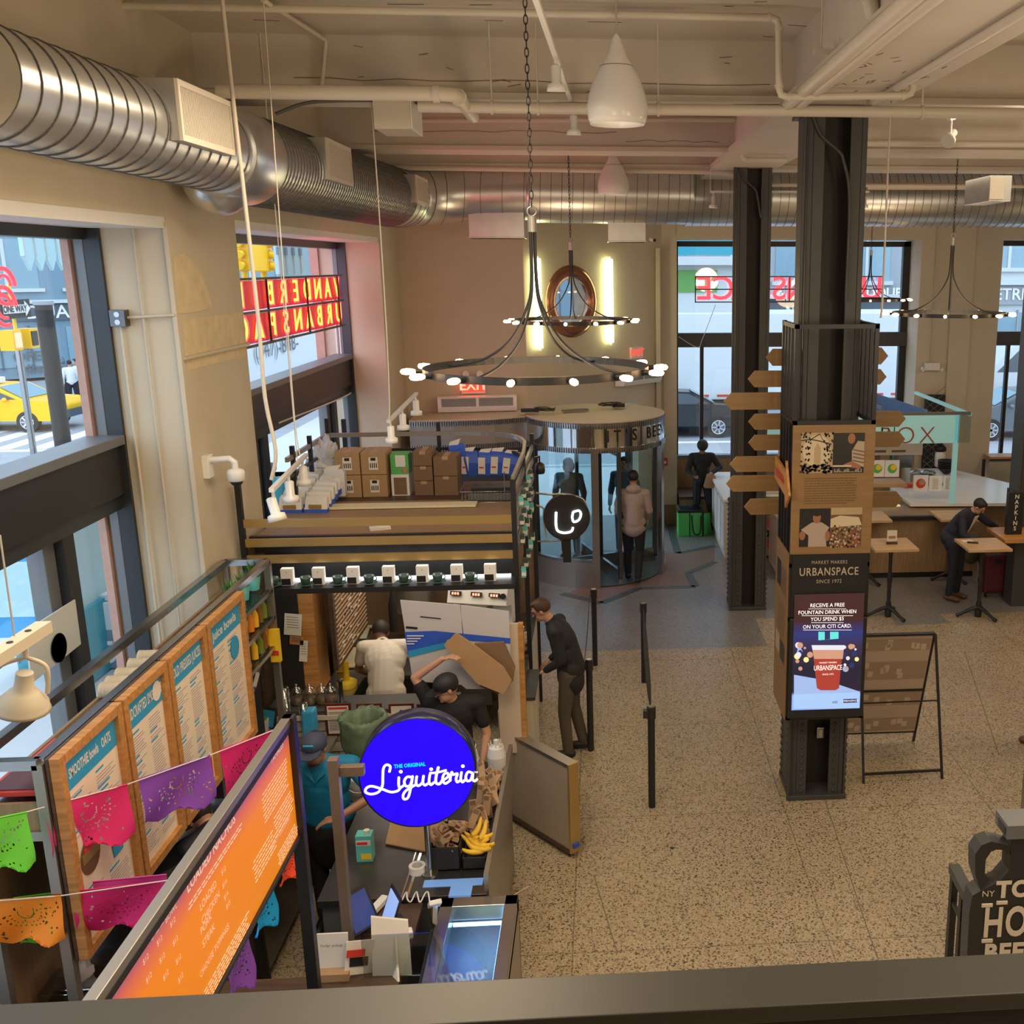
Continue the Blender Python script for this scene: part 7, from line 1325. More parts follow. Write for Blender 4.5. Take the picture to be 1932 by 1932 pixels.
mat('menu_white', (.75, .60, .50), .5, emit=.35, ecol=(.9, .75, .6)); m = MB(); Xt = XO + .002
def mt(s, size, u, v, sx_=1, bold=.0): p = ax(u, v, XO); q = MB(); text(q, s, size, (Xt, p.y, p.z), (0, 1, 0), (0, 0, 1), 'menu_white', sx=sx_, bold=bold); q.build('menu_heading' if size > .033 else 'menu_price', pn)
mt('LOADED NACHOS', .062, 400, 1606, 1.02, .0012); mt('TAMALES', .05, 522, 1420, .95)
for i, w_ in enumerate(('LOADED', 'CHICKEN', 'PORK', 'STEAK')): mt(w_, .045, [392, 397, 388, 393][i], [1690, 1712, 1743, 1765][i]); 
for i, w_ in enumerate(('$12', '$14', '$14', '$15')): mt(w_, .032, [421, 423, 426, 430][i], [1643, 1668, 1690, 1707][i])
mt('CHOOSE TOPPINGS', .04, 405, 1792, .9); mt('SPECIALTY COLD DRINKS', .034, 528, 1572, .8); mt('SANDWICH', .036, 270, 1785); mt('SALAD', .036, 296, 1752); mt('BOWL', .036, 322, 1722)
for u, v in ((300, 1775), (325, 1740), (274, 1810), (305, 1808), (330, 1775), (280, 1845), (312, 1840), (336, 1810), (340, 1845)): mt('$12', .03, u, v)
def lines(u0, v0, n, L_, dv, dz=.016):
    p = ax(u0, v0, XO)
    for i in range(n):
        y = p.y - L_ / 2 + random.random() * .03
        while y < p.y + L_ / 2: w_ = random.uniform(.02, .05); m.box(XO, Xt, y, y + w_, p.z - i * dz, p.z - i * dz + .003, 'menu_white'); y += w_ + .01
lines(408, 1628, 2, .6, 0); lines(425, 1800, 6, .5, 0); lines(515, 1470, 8, .35, 0, .02); lines(532, 1520, 6, .3, 0, .02); lines(540, 1585, 5, .3, 0, .016); lines(495, 1600, 6, .3, 0, .02)
m.build('menu_lettering', pn)
# paper banners
random.seed(9)
def banner(pa, pb, drop, col, label, sw=.0, group='cut paper banners on the strings'):
    pa, pb = Vector(pa), Vector(pb); ex = pb - pa; W_ = ex.length; t3 = thing('paper_banner', label, 'banner', (pa + pb) / 2, group); n, h = 76, 52; m = MB(); vs = []; fs = []; rn = random.Random(len(label) * 7 + int(pa.x * 100))
    bul = Vector((0, 0, 0)); nrm = ex.cross(Vector((0, 0, 1))).normalized()
    for j in range(h + 1):
        for i in range(n + 1):
            x, z = i / n, j / h; dd = drop * (1 - .13 * math.cos(x * 2 * PI) ** 2 * z); edge = .018 * abs(math.sin(x * PI * 9)) if j == h else 0
            vs.append(pa + ex * x + Vector((0, 0, -dd * z + edge)) + nrm * (.03 * math.sin(x * 6 + z * 3) * z + sw * z))
    holes = []
    cx, cz = .5, .30
    for k in range(13):
        a = PI * (k - .5) / 12; holes += [(cx + .10 * math.cos(a) * r_, cz - .02 + .16 * math.sin(a) * r_ * 1.2, .012, .028) for r_ in (1.0,)]; holes += [(cx + .26 * math.cos(a), cz + .36 * math.sin(a), .018, .022), (cx + .20 * math.cos(a), cz + .28 * math.sin(a), .012, .016)]
    for k in range(34): holes.append((rn.uniform(.06, .94), rn.uniform(.12, .9), rn.uniform(.010, .022), rn.uniform(.014, .03)))
    for j in range(h):
        for i in range(n):
            x, z = (i + .5) / n, (j + .5) / h
            if j > 1 and any(abs(x - a) / b + abs(z - c) / (d * 1.2) < 1 for a, c, b, d in holes): continue
            fs.append((j * (n + 1) + i, j * (n + 1) + i + 1, (j + 1) * (n + 1) + i + 1, (j + 1) * (n + 1) + i))
    m.add(vs, fs, col); m.build('cut_sheet', t3)
    m = MB(); m.tube([pa, pb], .004, col, 5); m.build('top_fold', t3)
def pmat(n, c): mat(n, c, .7, emit=.0)
pmat('p_pink', (.78, .03, .22)); pmat('p_green', (.16, .78, .08)); pmat('p_purple', (.24, .07, .52)); pmat('p_orange', (.95, .28, .01)); pmat('p_mag', (.62, .01, .16)); pmat('p_red', (.9, .08, .02)); pmat('p_blue', (.0, .35, .8)); pmat('p_violet', (.65, .08, .42))
S1 = lambda u, v: az(u, v, 2.42 - .32 * max(0, min(1, (u + 60) / 570)))
banner(S1(-65, 1556), S1(50, 1532), .30, 'p_green', 'bright green cut paper banner at the left edge, upper string'); banner(S1(82, 1523), S1(240, 1480), .32, 'p_pink', 'pink cut paper banner left of centre, upper string'); banner(S1(261, 1470), S1(396, 1425), .30, 'p_purple', 'purple cut paper banner on the upper string'); banner(S1(414, 1415), S1(510, 1380), .34, 'p_mag', 'crimson cut paper banner meeting the orange board')
m = MB(); m.tube([S1(-120, 1570), S1(50, 1532), S1(240, 1480), S1(396, 1425), S1(515, 1378)], .0035, 'white', 5); tag(m.build('banner_string'), 'white string holding the upper paper banners', 'string')
z2 = 1.86
banner(az(-30, 1700, z2), az(115, 1690, z2), .27, 'p_orange', 'orange cut paper banner at the left edge, lower string'); banner(az(136, 1682, z2), az(302, 1663, z2), .26, 'p_mag', 'crimson cut paper banner on the lower string'); banner(az(-40, 1765, z2 - .06) + Vector((0, .3, 0)), az(106, 1745, z2 - .06) + Vector((0, .3, 0)), .30, 'p_green', 'green cut paper banner hanging behind the orange one'); banner(az(128, 1720, z2) + Vector((0, .25, 0)), az(275, 1705, z2) + Vector((0, .25, 0)), .26, 'p_violet', 'violet pink cut paper banner behind the crimson one')
m = MB(); m.tube([az(-80, 1706, z2), az(115, 1690, z2), az(310, 1662, z2), az(360, 1655, z2)], .0035, 'white', 5); tag(m.build('banner_string'), 'white string holding the lower paper banners', 'string')
for (u0, v0, u1, v1, dp, cl, lab) in [(523, 1618, 561, 1590, .20, 'p_red', 'orange red paper banner showing under the orange board'), (475, 1700, 513, 1660, .24, 'p_blue', 'blue paper banner showing under the orange board'), (420, 1800, 468, 1760, .28, 'p_purple', 'purple paper banner at the lower edge of the orange board')]: banner(ax(u0, v0, XO - .12), ax(u1, v1, XO - .12), dp, cl, lab)
# things on the near counter
p = az(88, 1850, 1.0); m = MB(); m.box(p.x - .22, p.x + .12, p.y - .04, p.y + .05, 1.0, 1.06, 'white'); m.box(p.x - .22, p.x + .12, p.y - .041, p.y - .04, 1.02, 1.05, 'cardboard'); text(m, 'Aluminum', .05, (p.x + .0, p.y + .005, 1.061), (1, .15, 0), (-.15, 1, 0), 'black'); tag(m.build('foil_box', bev=.002), 'white foil box lettered on top on the near counter', 'box')
for i, (u, v, d) in enumerate([(60, 1885, (.5, .22, .10)), (160, 1880, (.22, .2, .12)), (200, 1850, (.16, .12, .06))]): p = az(u, v, 1.0); m = MB(); m.cbox((p.x, p.y, 1.0 + d[2] / 2), d, 'clear_plastic'); m.cbox((p.x, p.y, 1.0 + d[2]), (d[0] * 1.04, d[1] * 1.04, .012), 'clear_plastic'); tag(m.build('clear_container', bev=.01), 'clear plastic food container on the near counter, ' + ('widest at left', 'tall one with lid', 'small one behind')[i], 'container', 'clear containers on the near counter')
p = az(150, 1850, 1.1); m = MB(); m.ball((p.x, p.y, 1.16), .075, 'plastic_white', 12, (1, .8, 1.1)); o = m.build('plastic_wrap'); rn = random.Random(4)
for vv in o.data.vertices: vv.co *= 1 + rn.uniform(-.25, .25)
tag(o, 'crumpled clear wrap standing on the near counter', 'wrap')
p = az(172, 1690, 1.0); m = MB(); m.lathe([(.05, 0), (.07, .1), (.075, .105), (.065, .1), (.05, .01), (0, .01)], p, 'clear_plastic', 22); tag(m.build('plastic_cup'), 'clear plastic tub behind the crimson banner', 'cup')
# slanted ice tray / sneeze guard, slotted grill, cup basket
m = MB(); a = az(40, 1640, 1.25); m.cbox((a.x, a.y, 1.2), (.7, .4, .02), 'dark_plastic', (-.5, .25, 0)); tag(m.build('tilted_lid'), 'dark tilted lid reflecting light at the lower left', 'lid')
m = MB(); a = az(150, 1640, 1.25); m.cbox((a.x + .05, a.y, 1.22), (.07, .75, .04), 'steel_dark', (.0, 0, -.55)); m.cbox((a.x + .16, a.y, 1.2), (.03, .75, .02), 'scr_foot', (.0, 0, -.55)); m.cbox((a.x + .11, a.y - .1, 1.2), (.03, .4, .03), 'red', (0, 0, -.55)); tag(m.build('slanted_rail'), 'dark slanted rails, blue light put in as a glowing strip, behind the pink banner', 'rail')  # blue strip glows in place of light caught by the rail
p = az(235, 1640, 1.15); m = MB()
for i in range(16): m.box(p.x - .13, p.x + .13, p.y - .2 + i * .028, p.y - .186 + i * .028, 1.15, 1.165, 'chrome')
m.box(p.x - .15, p.x + .15, p.y - .22, p.y + .28, 1.10, 1.145, 'black'); m.box(p.x - .15, p.x + .15, p.y + .24, p.y + .3, 1.12, 1.18, 'steel'); m.box(p.x - .15, p.x + .15, p.y - .22, p.y + .3, .94, 1.1, 'steel_dark'); tag(m.build('slotted_grill'), 'steel slotted grill top between the pink and purple banners', 'grill')
p = az(280, 1700, 1.1); m = MB(); m.box(p.x - .35, p.x + .25, p.y - .2, p.y + .1, .94, 1.15, 'black'); tag(m.build('black_box'), 'large black unit behind the orange board', 'box')
p = az(235, 1720, 1.18); m = MB(); m.cbox((p.x, p.y, 1.16), (.12, .08, .01), 'paper', (0, 0, .2)); tag(m.build('receipt'), 'small white receipt on the black unit', 'paper')
# near counter right part: card holders and glass guard
m = MB(); p = az(632, 1835, 1.0); m.cbox((p.x, p.y, 1.125), (.17, .012, .24), 'paper', (-.12, 0, 0)); m.cbox((p.x, p.y - .05, 1.02), (.19, .06, .05), 'cardboard', (0, 0, 0)); 
text(m, 'Order pickup', .022, (p.x, p.y - .022, 1.19), (1, 0, 0), (0, .12, 1), 'black'); m.cbox((p.x + .02, p.y - .008 - .0, 1.09), (.03, .004, .05), 'black', (-.12, 0, 0)); tag(m.build('card_holder'), 'beige printed card holder standing on the near counter', 'card holder')
m = MB(); p = az(680, 1835, 1.0); m.cbox((p.x, p.y, 1.10), (.15, .008, .19), 'paper', (-.2, .15, .3)); m.cbox((p.x - .01, p.y - .02, 1.14), (.1, .004, .04), 'red', (-.2, .15, .3)); m.cbox((p.x, p.y - .012, 1.08), (.1, .004, .05), 'black', (-.2, .15, .3)); tag(m.build('price_card'), 'white card with red and black print leaning beside the holder', 'card')
m = MB(); p = az(745, 1835, 1.0); P = [Vector((p.x - .12, p.y - .02, 1.0)), Vector((p.x + .10, p.y - .03, 1.0)), Vector((p.x + .07, p.y + .10, 1.26)), Vector((p.x - .14, p.y + .12, 1.28))]; m.prism(P, (0, .008, .006), 'paper'); m.prism([Vector((p.x - .03, p.y + .0, 1.0)), Vector((p.x + .03, p.y - .08, 1.0)), Vector((p.x - .0, p.y + .06, 1.19))], (.012, 0, 0), 'paper'); tag(m.build('easel_back'), 'pale back of a propped display card on the near counter', 'card')
m = MB(); a, b = az(692, 1850, 1.0), az(778, 1850, 1.0); m.box(a.x - .02, b.x + .1, a.y + .02, a.y + .028, 1.0, 1.27, 'clear_plastic'); tag(m.build('glass_guard'), 'upright clear guard pane on the near counter', 'glass')
m = MB(); a, b = ay(815, 1755, 5.05), ay(782, 1850, 4.95); m.beam(a, (b.x, b.y, 1.0), .012, .012, 'black'); m.prism([a, (b.x, b.y, 1.0), (b.x + .25, b.y, 1.0), (b.x + .22, b.y, 1.05)], (0, .006, 0), 'clear_plastic'); tag(m.build('guard_bracket'), 'clear slanted guard with a black edge beside the cold display', 'glass')
p = az(800, 1740, 1.0); m = MB(); m.cbox((p.x - .08, p.y - .15, 1.03), (.08, .06, .05), 'white', (0, 0, .3)); tag(m.build('mouse_box', bev=.01), 'small white rounded device beside the propped card', 'device')
# ---------------------------------------------------------------- bin, gate, cardboard, white panels
t = thing('waste_bin', 'white bin with a green liner in front of the tiled counter', 'bin', az(690, 1440, .42)); p = Vector((t.location.x, 8.15, 0.0)); t.location = p; ROOTLOC[t.name] = p
mat('liner_green', (.13, .20, .13), .5, noise=.2, nscale=14, bump=.5)
p = Vector((ay(688, 1400, 8.1).x, 8.1, .78)); t.location = p; ROOTLOC[t.name] = p
m = MB(); m.lathe([(.13, 0), (.165, .45), (.17, .46), (.16, .46), (.12, .02), (0, .02)], p, 'white', 28)
for i in range(6): a = R(-110 + (i % 3) * 18); m.cbox(p + Vector((.16 * math.cos(a), .16 * math.sin(a), .15 + .1 * (i // 3))), (.03, .012, .015), 'red' if i % 2 else 'black', (0, 0, a + PI / 2))
m.build('bin', t); m = MB(); vs = []; n = 40; prof = [(.178, .22), (.195, .30), (.19, .40), (.20, .47), (.185, .50), (.15, .48), (.13, .36), (.11, .2)]; m.lathe(prof, p, 'liner_green', n, cap=False); o = m.build('liner', t); rn = random.Random(2)
for vv in o.data.vertices: vv.co += Vector((rn.uniform(-.012, .012), rn.uniform(-.012, .012), rn.uniform(-.015, .015)))
m = MB(); m.box(p.x - .25, p.x + .25, 7.9, 8.4, .73, .78, 'steel'); m.box(p.x - .25, p.x + .25, 7.9, 8.4, 0, .73, 'steel_dark'); tag(m.build('bin_stand'), 'steel stand under the white bin', 'stand')
for (u, v, lab) in ((683, 1470, 'white bucket with a handle behind the round sign, upper'), (680, 1535, 'white bucket with a handle behind the round sign, lower')):
    p = ay(u, v, 7.6); t3 = thing('bucket', lab, 'bucket', (p.x, 7.6, p.z - .15), 'white buckets'); c1 = Vector((p.x, 7.6, p.z - .15)); m = MB(); m.lathe([(.10, 0), (.12, .18), (.125, .2), (.115, .2), (.1, .01), (0, .01)], c1, 'white', 26); m.build('body', t3); m = MB(); m.tube([c1 + Vector((.12 * math.cos(a), -.05 * abs(math.sin(a)) - .1 * math.sin(a), .17 - .06 * math.sin(a))) for a in [PI * k / 10 for k in range(11)]], .004, 'white', 5); m.build('handle', t3)
m = MB(); m.box(-1.9, -1.2, 7.45, 7.75, 0, ay(680, 1535, 7.6).z - .15, 'steel_dark'); tag(m.build('under_shelf'), 'dark low unit carrying the white buckets', 'shelf')
t = thing('swing_gate', 'grey panelled swing gate with a gold metal edge, standing open', 'gate', (-.64, 8.2, 0)); a, b = Vector((-.93, 8.58, 0)), Vector((-.35, 7.90, 0)); d = (b - a).normalized(); n = Vector((d.y, -d.x, 0)); up = Vector((0, 0, 1)); mat('gate_panel', (.40, .34, .27), .7, noise=.08, nscale=30)
m = MB(); m.prism([a + up * .06, b + up * .06, b + up * .84, a + up * .84], n * -.08, 'gate_panel'); m.build('panel', t); m = MB(); m.prism([a + up * .84 + n * .01, b + up * .84 + n * .01, b + up * .87 + n * .01, a + up * .87 + n * .01], n * -.1, 'brushed'); m.prism([b + up * .05 + n * .01, b + d * .02 + up * .05 + n * .01, b + d * .02 + up * .87 + n * .01, b + up * .87 + n * .01], n * -.1, 'gold'); m.prism([a + up * .04 + n * .01, b + up * .04 + n * .01, b + up * .08 + n * .01, a + up * .08 + n * .01], n * -.1, 'dark_wood'); m.build('edge_trim', t); m = MB(); m.cyl(b - d * .05 - n * .04, b - d * .05 - n * .04 + up * .05, .02, 'black', 10); m.build('caster', t)
m = MB(); m.cbox(b + d * .022 - n * .04 + up * .12, (.03, .06, .04), 'blue', (0, 0, math.atan2(d.y, d.x))); tag(m.build('tape_piece'), 'blue tape piece at the foot of the gate edge', 'tape')
t = thing('door_panel', 'tall pale upright panel leaning beside the man in black', 'panel', (-1.02, 8.5, .6)); m = MB(); x0, x1 = ay(935, 1200, 8.45).x, ay(985, 1200, 8.45).x; m.box(x0, x1 - .03, 8.45, 8.48, .72, 1.92, 'sheet_pale'); m.build('sheet', t); m = MB(); m.box(x1 - .03, x1 + .01, 8.44, 8.5, .74, 1.92, 'orange_wood'); m.build('wood_edge', t)
m = MB(); m.box(-.80, -.70, 8.95, 9.6, .0, 1.0, 'wall_trim_paint'); m.box(-.83, -.68, 8.93, 9.62, 1.0, 1.03, 'column_grey'); tag(m.build('tiled_pillar'), 'pale tiled counter end beside the man in the black jacket', 'counter')
t = thing('large_carton', 'big flattened white carton with blue print held up by the man in black', 'cardboard', ay(868, 1240, 8.2)); yv = 8.34; mat('carton_white', (.52, .51, .54), .6)
def CP(u, v, k=0): p = ay(u, v, yv); return Vector((p.x, yv - .003 * k, p.z))
m = MB(); m.prism([CP(755, 1133), CP(868, 1142), CP(874, 1192), CP(880, 1300), CP(870, 1292), CP(779, 1285)], (0, .02, 0), 'carton_white'); m.prism([CP(869, 1142), CP(960, 1154), CP(963, 1225), CP(963, 1300), CP(880, 1300)], (0, .02, 0), 'carton_white'); m.build('sheet', t)
m = MB(); m.poly([CP(763, 1192, 1), CP(820, 1190, 1), (CP(963, 1204, 1)), CP(963, 1214, 1), CP(845, 1206, 1), CP(838, 1215, 1), CP(770, 1236, 1)], 'blue'); m.poly([CP(770, 1228, 2), CP(838, 1212, 2), CP(842, 1222, 2), CP(772, 1240, 2)], 'cyan')
for i in range(4): m.poly([CP(768, 1198 + i * 5, 3), CP(800 - i * 6, 1198 + i * 5, 3), CP(800 - i * 6, 1200 + i * 5, 3), CP(768, 1200 + i * 5, 3)], 'white')
m.poly([CP(793, 1162, 2), CP(832, 1166, 2), CP(832, 1168, 2), CP(793, 1164, 2)], 'black'); m.poly([CP(766, 1181, 2), CP(788, 1183, 2), CP(788, 1187, 2), CP(766, 1185, 2)], 'black'); m.build('print', t)
for (P, mm, lab, yv2) in [([(860, 1195), (900, 1222), (950, 1260), (965, 1285), (950, 1310), (900, 1290), (838, 1218)], 'cardboard', 'brown flap of cardboard under the hand, lighter piece', 8.18), ([(895, 1215), (950, 1212), (972, 1260), (968, 1285), (940, 1310), (905, 1295), (915, 1250)], 'cardboard_dark', 'crumpled dark brown cardboard behind the capped man', 8.26)]:
    m = MB(); yv = yv2; m.prism([CP(u, v) for u, v in P], (0, .03, 0), mm); tag(m.build('cardboard_piece'), lab, 'cardboard')
p = az(980, 1685, 0); m = MB(); m.cyl(p + Vector((-.07, -.06, .005)), p + Vector((.07, .08, .005)), .004, 'paper', 6); tag(m.build('drinking_straw'), 'single paper straw lying on the floor by the till counter', 'straw')
# ================================================================ people
random.seed(33)
mat('skin_light', (.52, .29, .20), .5); mat('skin_mid', (.36, .19, .12), .5); mat('skin_dark', (.17, .085, .05), .5); mat('hair_dark', (.018, .012, .010), .6); mat('hair_brown', (.07, .035, .018), .6); mat('lip', (.30, .10, .08), .5); mat('eye', (.03, .02, .02), .2)
def ME(c, M3, s): return Matrix.Translation(c) @ M3.to_4x4() @ Matrix.Diagonal((*s, 1))
def capsule(mb, p, q, r0, r1, m, n=12):
    p, q = Vector(p), Vector(q); L = (q - p).length
    pr = [(0.0001, -r0)] + [(r0 * math.cos(a), r0 * math.sin(a)) for a in (-1.1, -.6, 0)] + [(r1 * math.cos(a), L + r1 * math.sin(a)) for a in (0, .6, 1.1)] + [(0.0001, L + r1)]
    mb.lathe(pr, p, m, n, axis=(q - p), cap=False)
def ell(mb, c, M3, s, m, n=16):
    T = mb.T; mb.T = ME(Vector(c), M3, s) if T is None else T @ ME(Vector(c), M3, s); mb.ball((0, 0, 0), 1, m, n); mb.T = T
def rem(o, v, sm=2):
    r = o.modifiers.new('r', 'REMESH'); r.mode = 'VOXEL'; r.voxel_size = v; r.use_smooth_shade = True
    if sm: s = o.modifiers.new('s', 'SMOOTH'); s.iterations = sm; s.factor = .5
    return o
def basis(f, u=(0, 0, 1)):
    f = Vector(f).normalized(); u = Vector(u); r = f.cross(u).normalized(); u = r.cross(f).normalized(); return Matrix((r, f, u)).transposed()
def frame3(a, z):  # z = axis, a = sideways hint
    z = Vector(z).normalized(); x = Vector(a); x = (x - z * x.dot(z)).normalized(); y = z.cross(x); return Matrix((x, y, z)).transposed()
DJ = dict(pel=(0, 0, .95), che=(0, .0, 1.27), nec=(0, -.01, 1.46), hea=(0, .02, 1.61), face=(0, 1, 0), hup=(0, 0, 1),
          sL=(-.185, -.01, 1.405), eL=(-.25, -.03, 1.12), wL=(-.25, .05, .88), fL=(0, .1, -1), sR=(.185, -.01, 1.405), eR=(.25, -.03, 1.12), wR=(.25, .05, .88), fR=(0, .1, -1),
          hL=(-.09, 0, .91), kL=(-.10, .02, .50), aL=(-.11, -.02, .09), hR=(.09, 0, .91), kR=(.10, .02, .50), aR=(.11, -.02, .09), sh=.18)
def person(label, loc, rz, J=None, skin='skin_light', top=('black', 'shirt'), sleeve='long', trouser='black', shoe='black', hair='hair_dark', cap=None, vox=.0075, girth=1.0, hood=None, long_top=0.0, group=None, face=True, scale=1.0, extra=None):
    j = dict(DJ); j.update(J or {}); V = {k: (Vector(v) if not isinstance(v, (int, float)) else v) for k, v in j.items()}
    t = thing('person', label, 'person', (0, 0, 0), group); G = girth
    sd = (V['sR'] - V['sL']).normalized(); hd = (V['hR'] - V['hL']).normalized()
    ch = frame3(sd, V['nec'] - V['che']); be = frame3(hd, V['che'] - V['pel'])
    H = V['hea']; F = basis(V['face'], V['hup']); fw = F.col[1]; up = F.col[2]; rt = F.col[0]
    mid = V['che'].lerp(V['pel'], .5)
    def torso(mb, m, k, low=0.0, legs=True):
        capsule(mb, V['che'], V['pel'], (.115 + k) * G, (.125 + k) * G, m, 16)
        ell(mb, V['che'] + (V['nec'] - V['che']) * .15, ch, ((.165 + k) * G, (.105 + k) * G, .20), m); ell(mb, mid, be, ((.14 + k) * G, (.10 + k) * G, .20), m)
        ell(mb, V['pel'], be, ((.155 + k) * G, (.11 + k) * G, .14), m)
        for s in 'LR': capsule(mb, V['nec'].lerp(V['che'], .25), V['s' + s], .06 + k, .055 + k, m)
    m = MB(); torso(m, skin, 0); capsule(m, V['nec'] - (V['hea'] - V['nec']) * .2, H - up * .03, .055, .052, skin)
    ell(m, H + up * .02 - fw * .01, F, (.074, .092, .098), skin); ell(m, H + fw * .022 - up * .055, F, (.052, .062, .058), skin)
    if face:
        capsule(m, H + fw * .088 + up * .012, H + fw * .102 - up * .022, .009, .014, skin, 8)
        ell(m, H + fw * .082 + up * .03, F, (.045, .012, .008), skin, 8); ell(m, H + fw * .070 - up * .085, F, (.022, .018, .018), skin, 8)
    for s in (-1, 1): ell(m, H + rt * s * .077 - fw * .005 - up * .005, F, (.008, .017, .028), skin, 8)
    for s, sg in (('L', -1), ('R', 1)):
        capsule(m, V['s' + s], V['e' + s], .047, .038, skin); capsule(m, V['e' + s], V['w' + s], .038, .026, skin)
        d = V['f' + s].normalized(); w = V['w' + s]; fa = (w - V['e' + s]).normalized(); side = d.cross(Vector((0, 0, 1))) if abs(d.z) < .9 else d.cross(Vector((1, 0, 0))); side = side.normalized(); nrm = side.cross(d).normalized()
        P3 = Matrix((side, nrm, d)).transposed(); ell(m, w + d * .045, P3, (.040, .017, .052), skin, 12)
        for k in range(4):
            o = (k - 1.5) * .0205; L = (.036, .042, .039, .030)[k]; b = w + d * .082 + side * o; b2 = b + d * L - nrm * .012; b3 = b2 + d * L * .7 - nrm * .022
            capsule(m, b, b2, .0088, .0082, skin, 8); capsule(m, b2, b3, .0082, .007, skin, 8)
        b = w + d * .03 - side * .034 * sg * (1 if s == 'L' else 1); b2 = b - side * .02 * sg + d * .03; capsule(m, b, b2, .011, .010, skin, 8); capsule(m, b2, b2 + d * .03 + side * .004 * sg, .010, .008, skin, 8)
        capsule(m, V['h' + s], V['k' + s], .078 * G, .052, skin); capsule(m, V['k' + s], V['a' + s], .050, .036, skin)
        tf = V.get('t' + s) or Vector((0, 1, 0)); capsule(m, V['a' + s] + Vector((0, 0, -.04)), V['a' + s] + tf * .13 + Vector((0, 0, -.055)), .038, .03, skin)
    rem(m.build('body', t), vox)
    tm, tn = top; k = .016
    m = MB(); torso(m, tm, k)
    if long_top:
        dn = (V['pel'] - V['che']).normalized(); a = (V['hL'] + V['hR']) / 2; ell(m, a + dn * long_top * .4, be, (.175 * G, .13 * G, .12 + long_top * .5), tm)
    for s in 'LR':
        capsule(m, V['s' + s], V['e' + s] if sleeve != 'short' else V['s' + s].lerp(V['e' + s], .62), .064, .058, tm)
        if sleeve == 'long': capsule(m, V['e' + s], V['e' + s].lerp(V['w' + s], .93), .052, .038, tm)
    if hood: ell(m, V['nec'] + Vector((0, -.05, .02)), F, (.12, .09, .075), tm)
    else: m.lathe([(.062, 0), (.066, .035), (.058, .038)], V['nec'] - Vector((0, 0, .015)), tm, 16, axis=(H - V['nec']))
    rem(m.build(tn, t), max(vox, .010))
    m = MB(); ell(m, V['pel'] - Vector((0, 0, .02)), be, (.168 * G, .122 * G, .13), trouser)
    for s in 'LR': capsule(m, V['h' + s], V['k' + s], .094 * G, .068, trouser); capsule(m, V['k' + s], V['k' + s].lerp(V['a' + s], .97), .066, .055, trouser)
    rem(m.build('trousers', t), max(vox, .010))
    for s in 'LR':
        tf = V.get('t' + s) or Vector((0, 1, 0)); a = V['a' + s]; m = MB(); capsule(m, a + Vector((0, 0, -.035)) - tf * .03, a + tf * .15 + Vector((0, 0, -.05)), .048, .040, shoe); rem(m.build('shoe', t), .010)
    if face:
        for s in (-1, 1): m = MB(); ell(m, H + rt * s * .030 + fw * .083 + up * .012, F, (.011, .006, .006), 'eye', 10); m.build('eye', t)
        m = MB(); ell(m, H + fw * .084 - up * .052, F, (.021, .006, .006), 'lip', 10); m.build('mouth', t)
    if hair and cap != 'helmet':
        m = MB(); ell(m, H + up * .035 - fw * .022, F, (.084, .092, .092), hair, 20)
        if cap is None: ell(m, H + up * .09 + fw * .02, F, (.062, .062, .03), hair, 12)
        o = m.build('hair', t); rem(o, .009)
    if cap:
        cm = {'navy': 'cap_navy', 'black': 'cap_black', 'helmet': 'cap_black', 'hoodup': tm}[cap]
        m = MB(); ell(m, H + up * .045 - fw * .008, F, (.088, .105, .082) if cap != 'helmet' else (.105, .125, .10), cm, 24)
        if cap == 'hoodup': ell(m, H - up * .03 - fw * .03, F, (.10, .10, .12), cm, 20)
        if cap in ('navy', 'black'):
            o_ = H + up * .035 + fw * .085; m.add([o_ + rt * x + fw * (y) - up * (abs(x) * .25 + y * .18) + up * zz for zz in (0, .006) for x, y in [(-.075, -.03), (-.07, .04), (-.035, .085), (0, .095), (.035, .085), (.07, .04), (.075, -.03)]], [tuple(range(7)), tuple(range(13, 6, -1))] + [(i, (i + 1) % 7, (i + 1) % 7 + 7, i + 7) for i in range(7)], cm)
        m.build('helmet' if cap == 'helmet' else ('hood' if cap == 'hoodup' else 'cap'), t)
    if extra: extra(t, V, F)
    t.location = loc; t.rotation_euler = (0, 0, rz); t.scale = (scale,) * 3
    return t
mat('cap_navy', (.045, .06, .12), .7); mat('cap_black', (.012, .013, .016), .6); mat('polo_blue', (.0, .20, .42), .7, noise=.08, nscale=10); mat('tee_cream', (.60, .54, .46), .8, noise=.06, nscale=7, bump=.3); mat('hoodie', (.40, .33, .29), .85, noise=.06, nscale=9); mat('coat_black', (.012, .013, .016), .75); mat('olive', (.075, .065, .045), .8); mat('navy_suit', (.014, .018, .034), .7); mat('tee_black', (.010, .010, .013), .8); mat('blue_grey', (.12, .17, .20), .8); mat('brown_leather', (.12, .05, .02), .35); mat('jean_dark', (.015, .017, .025), .8)
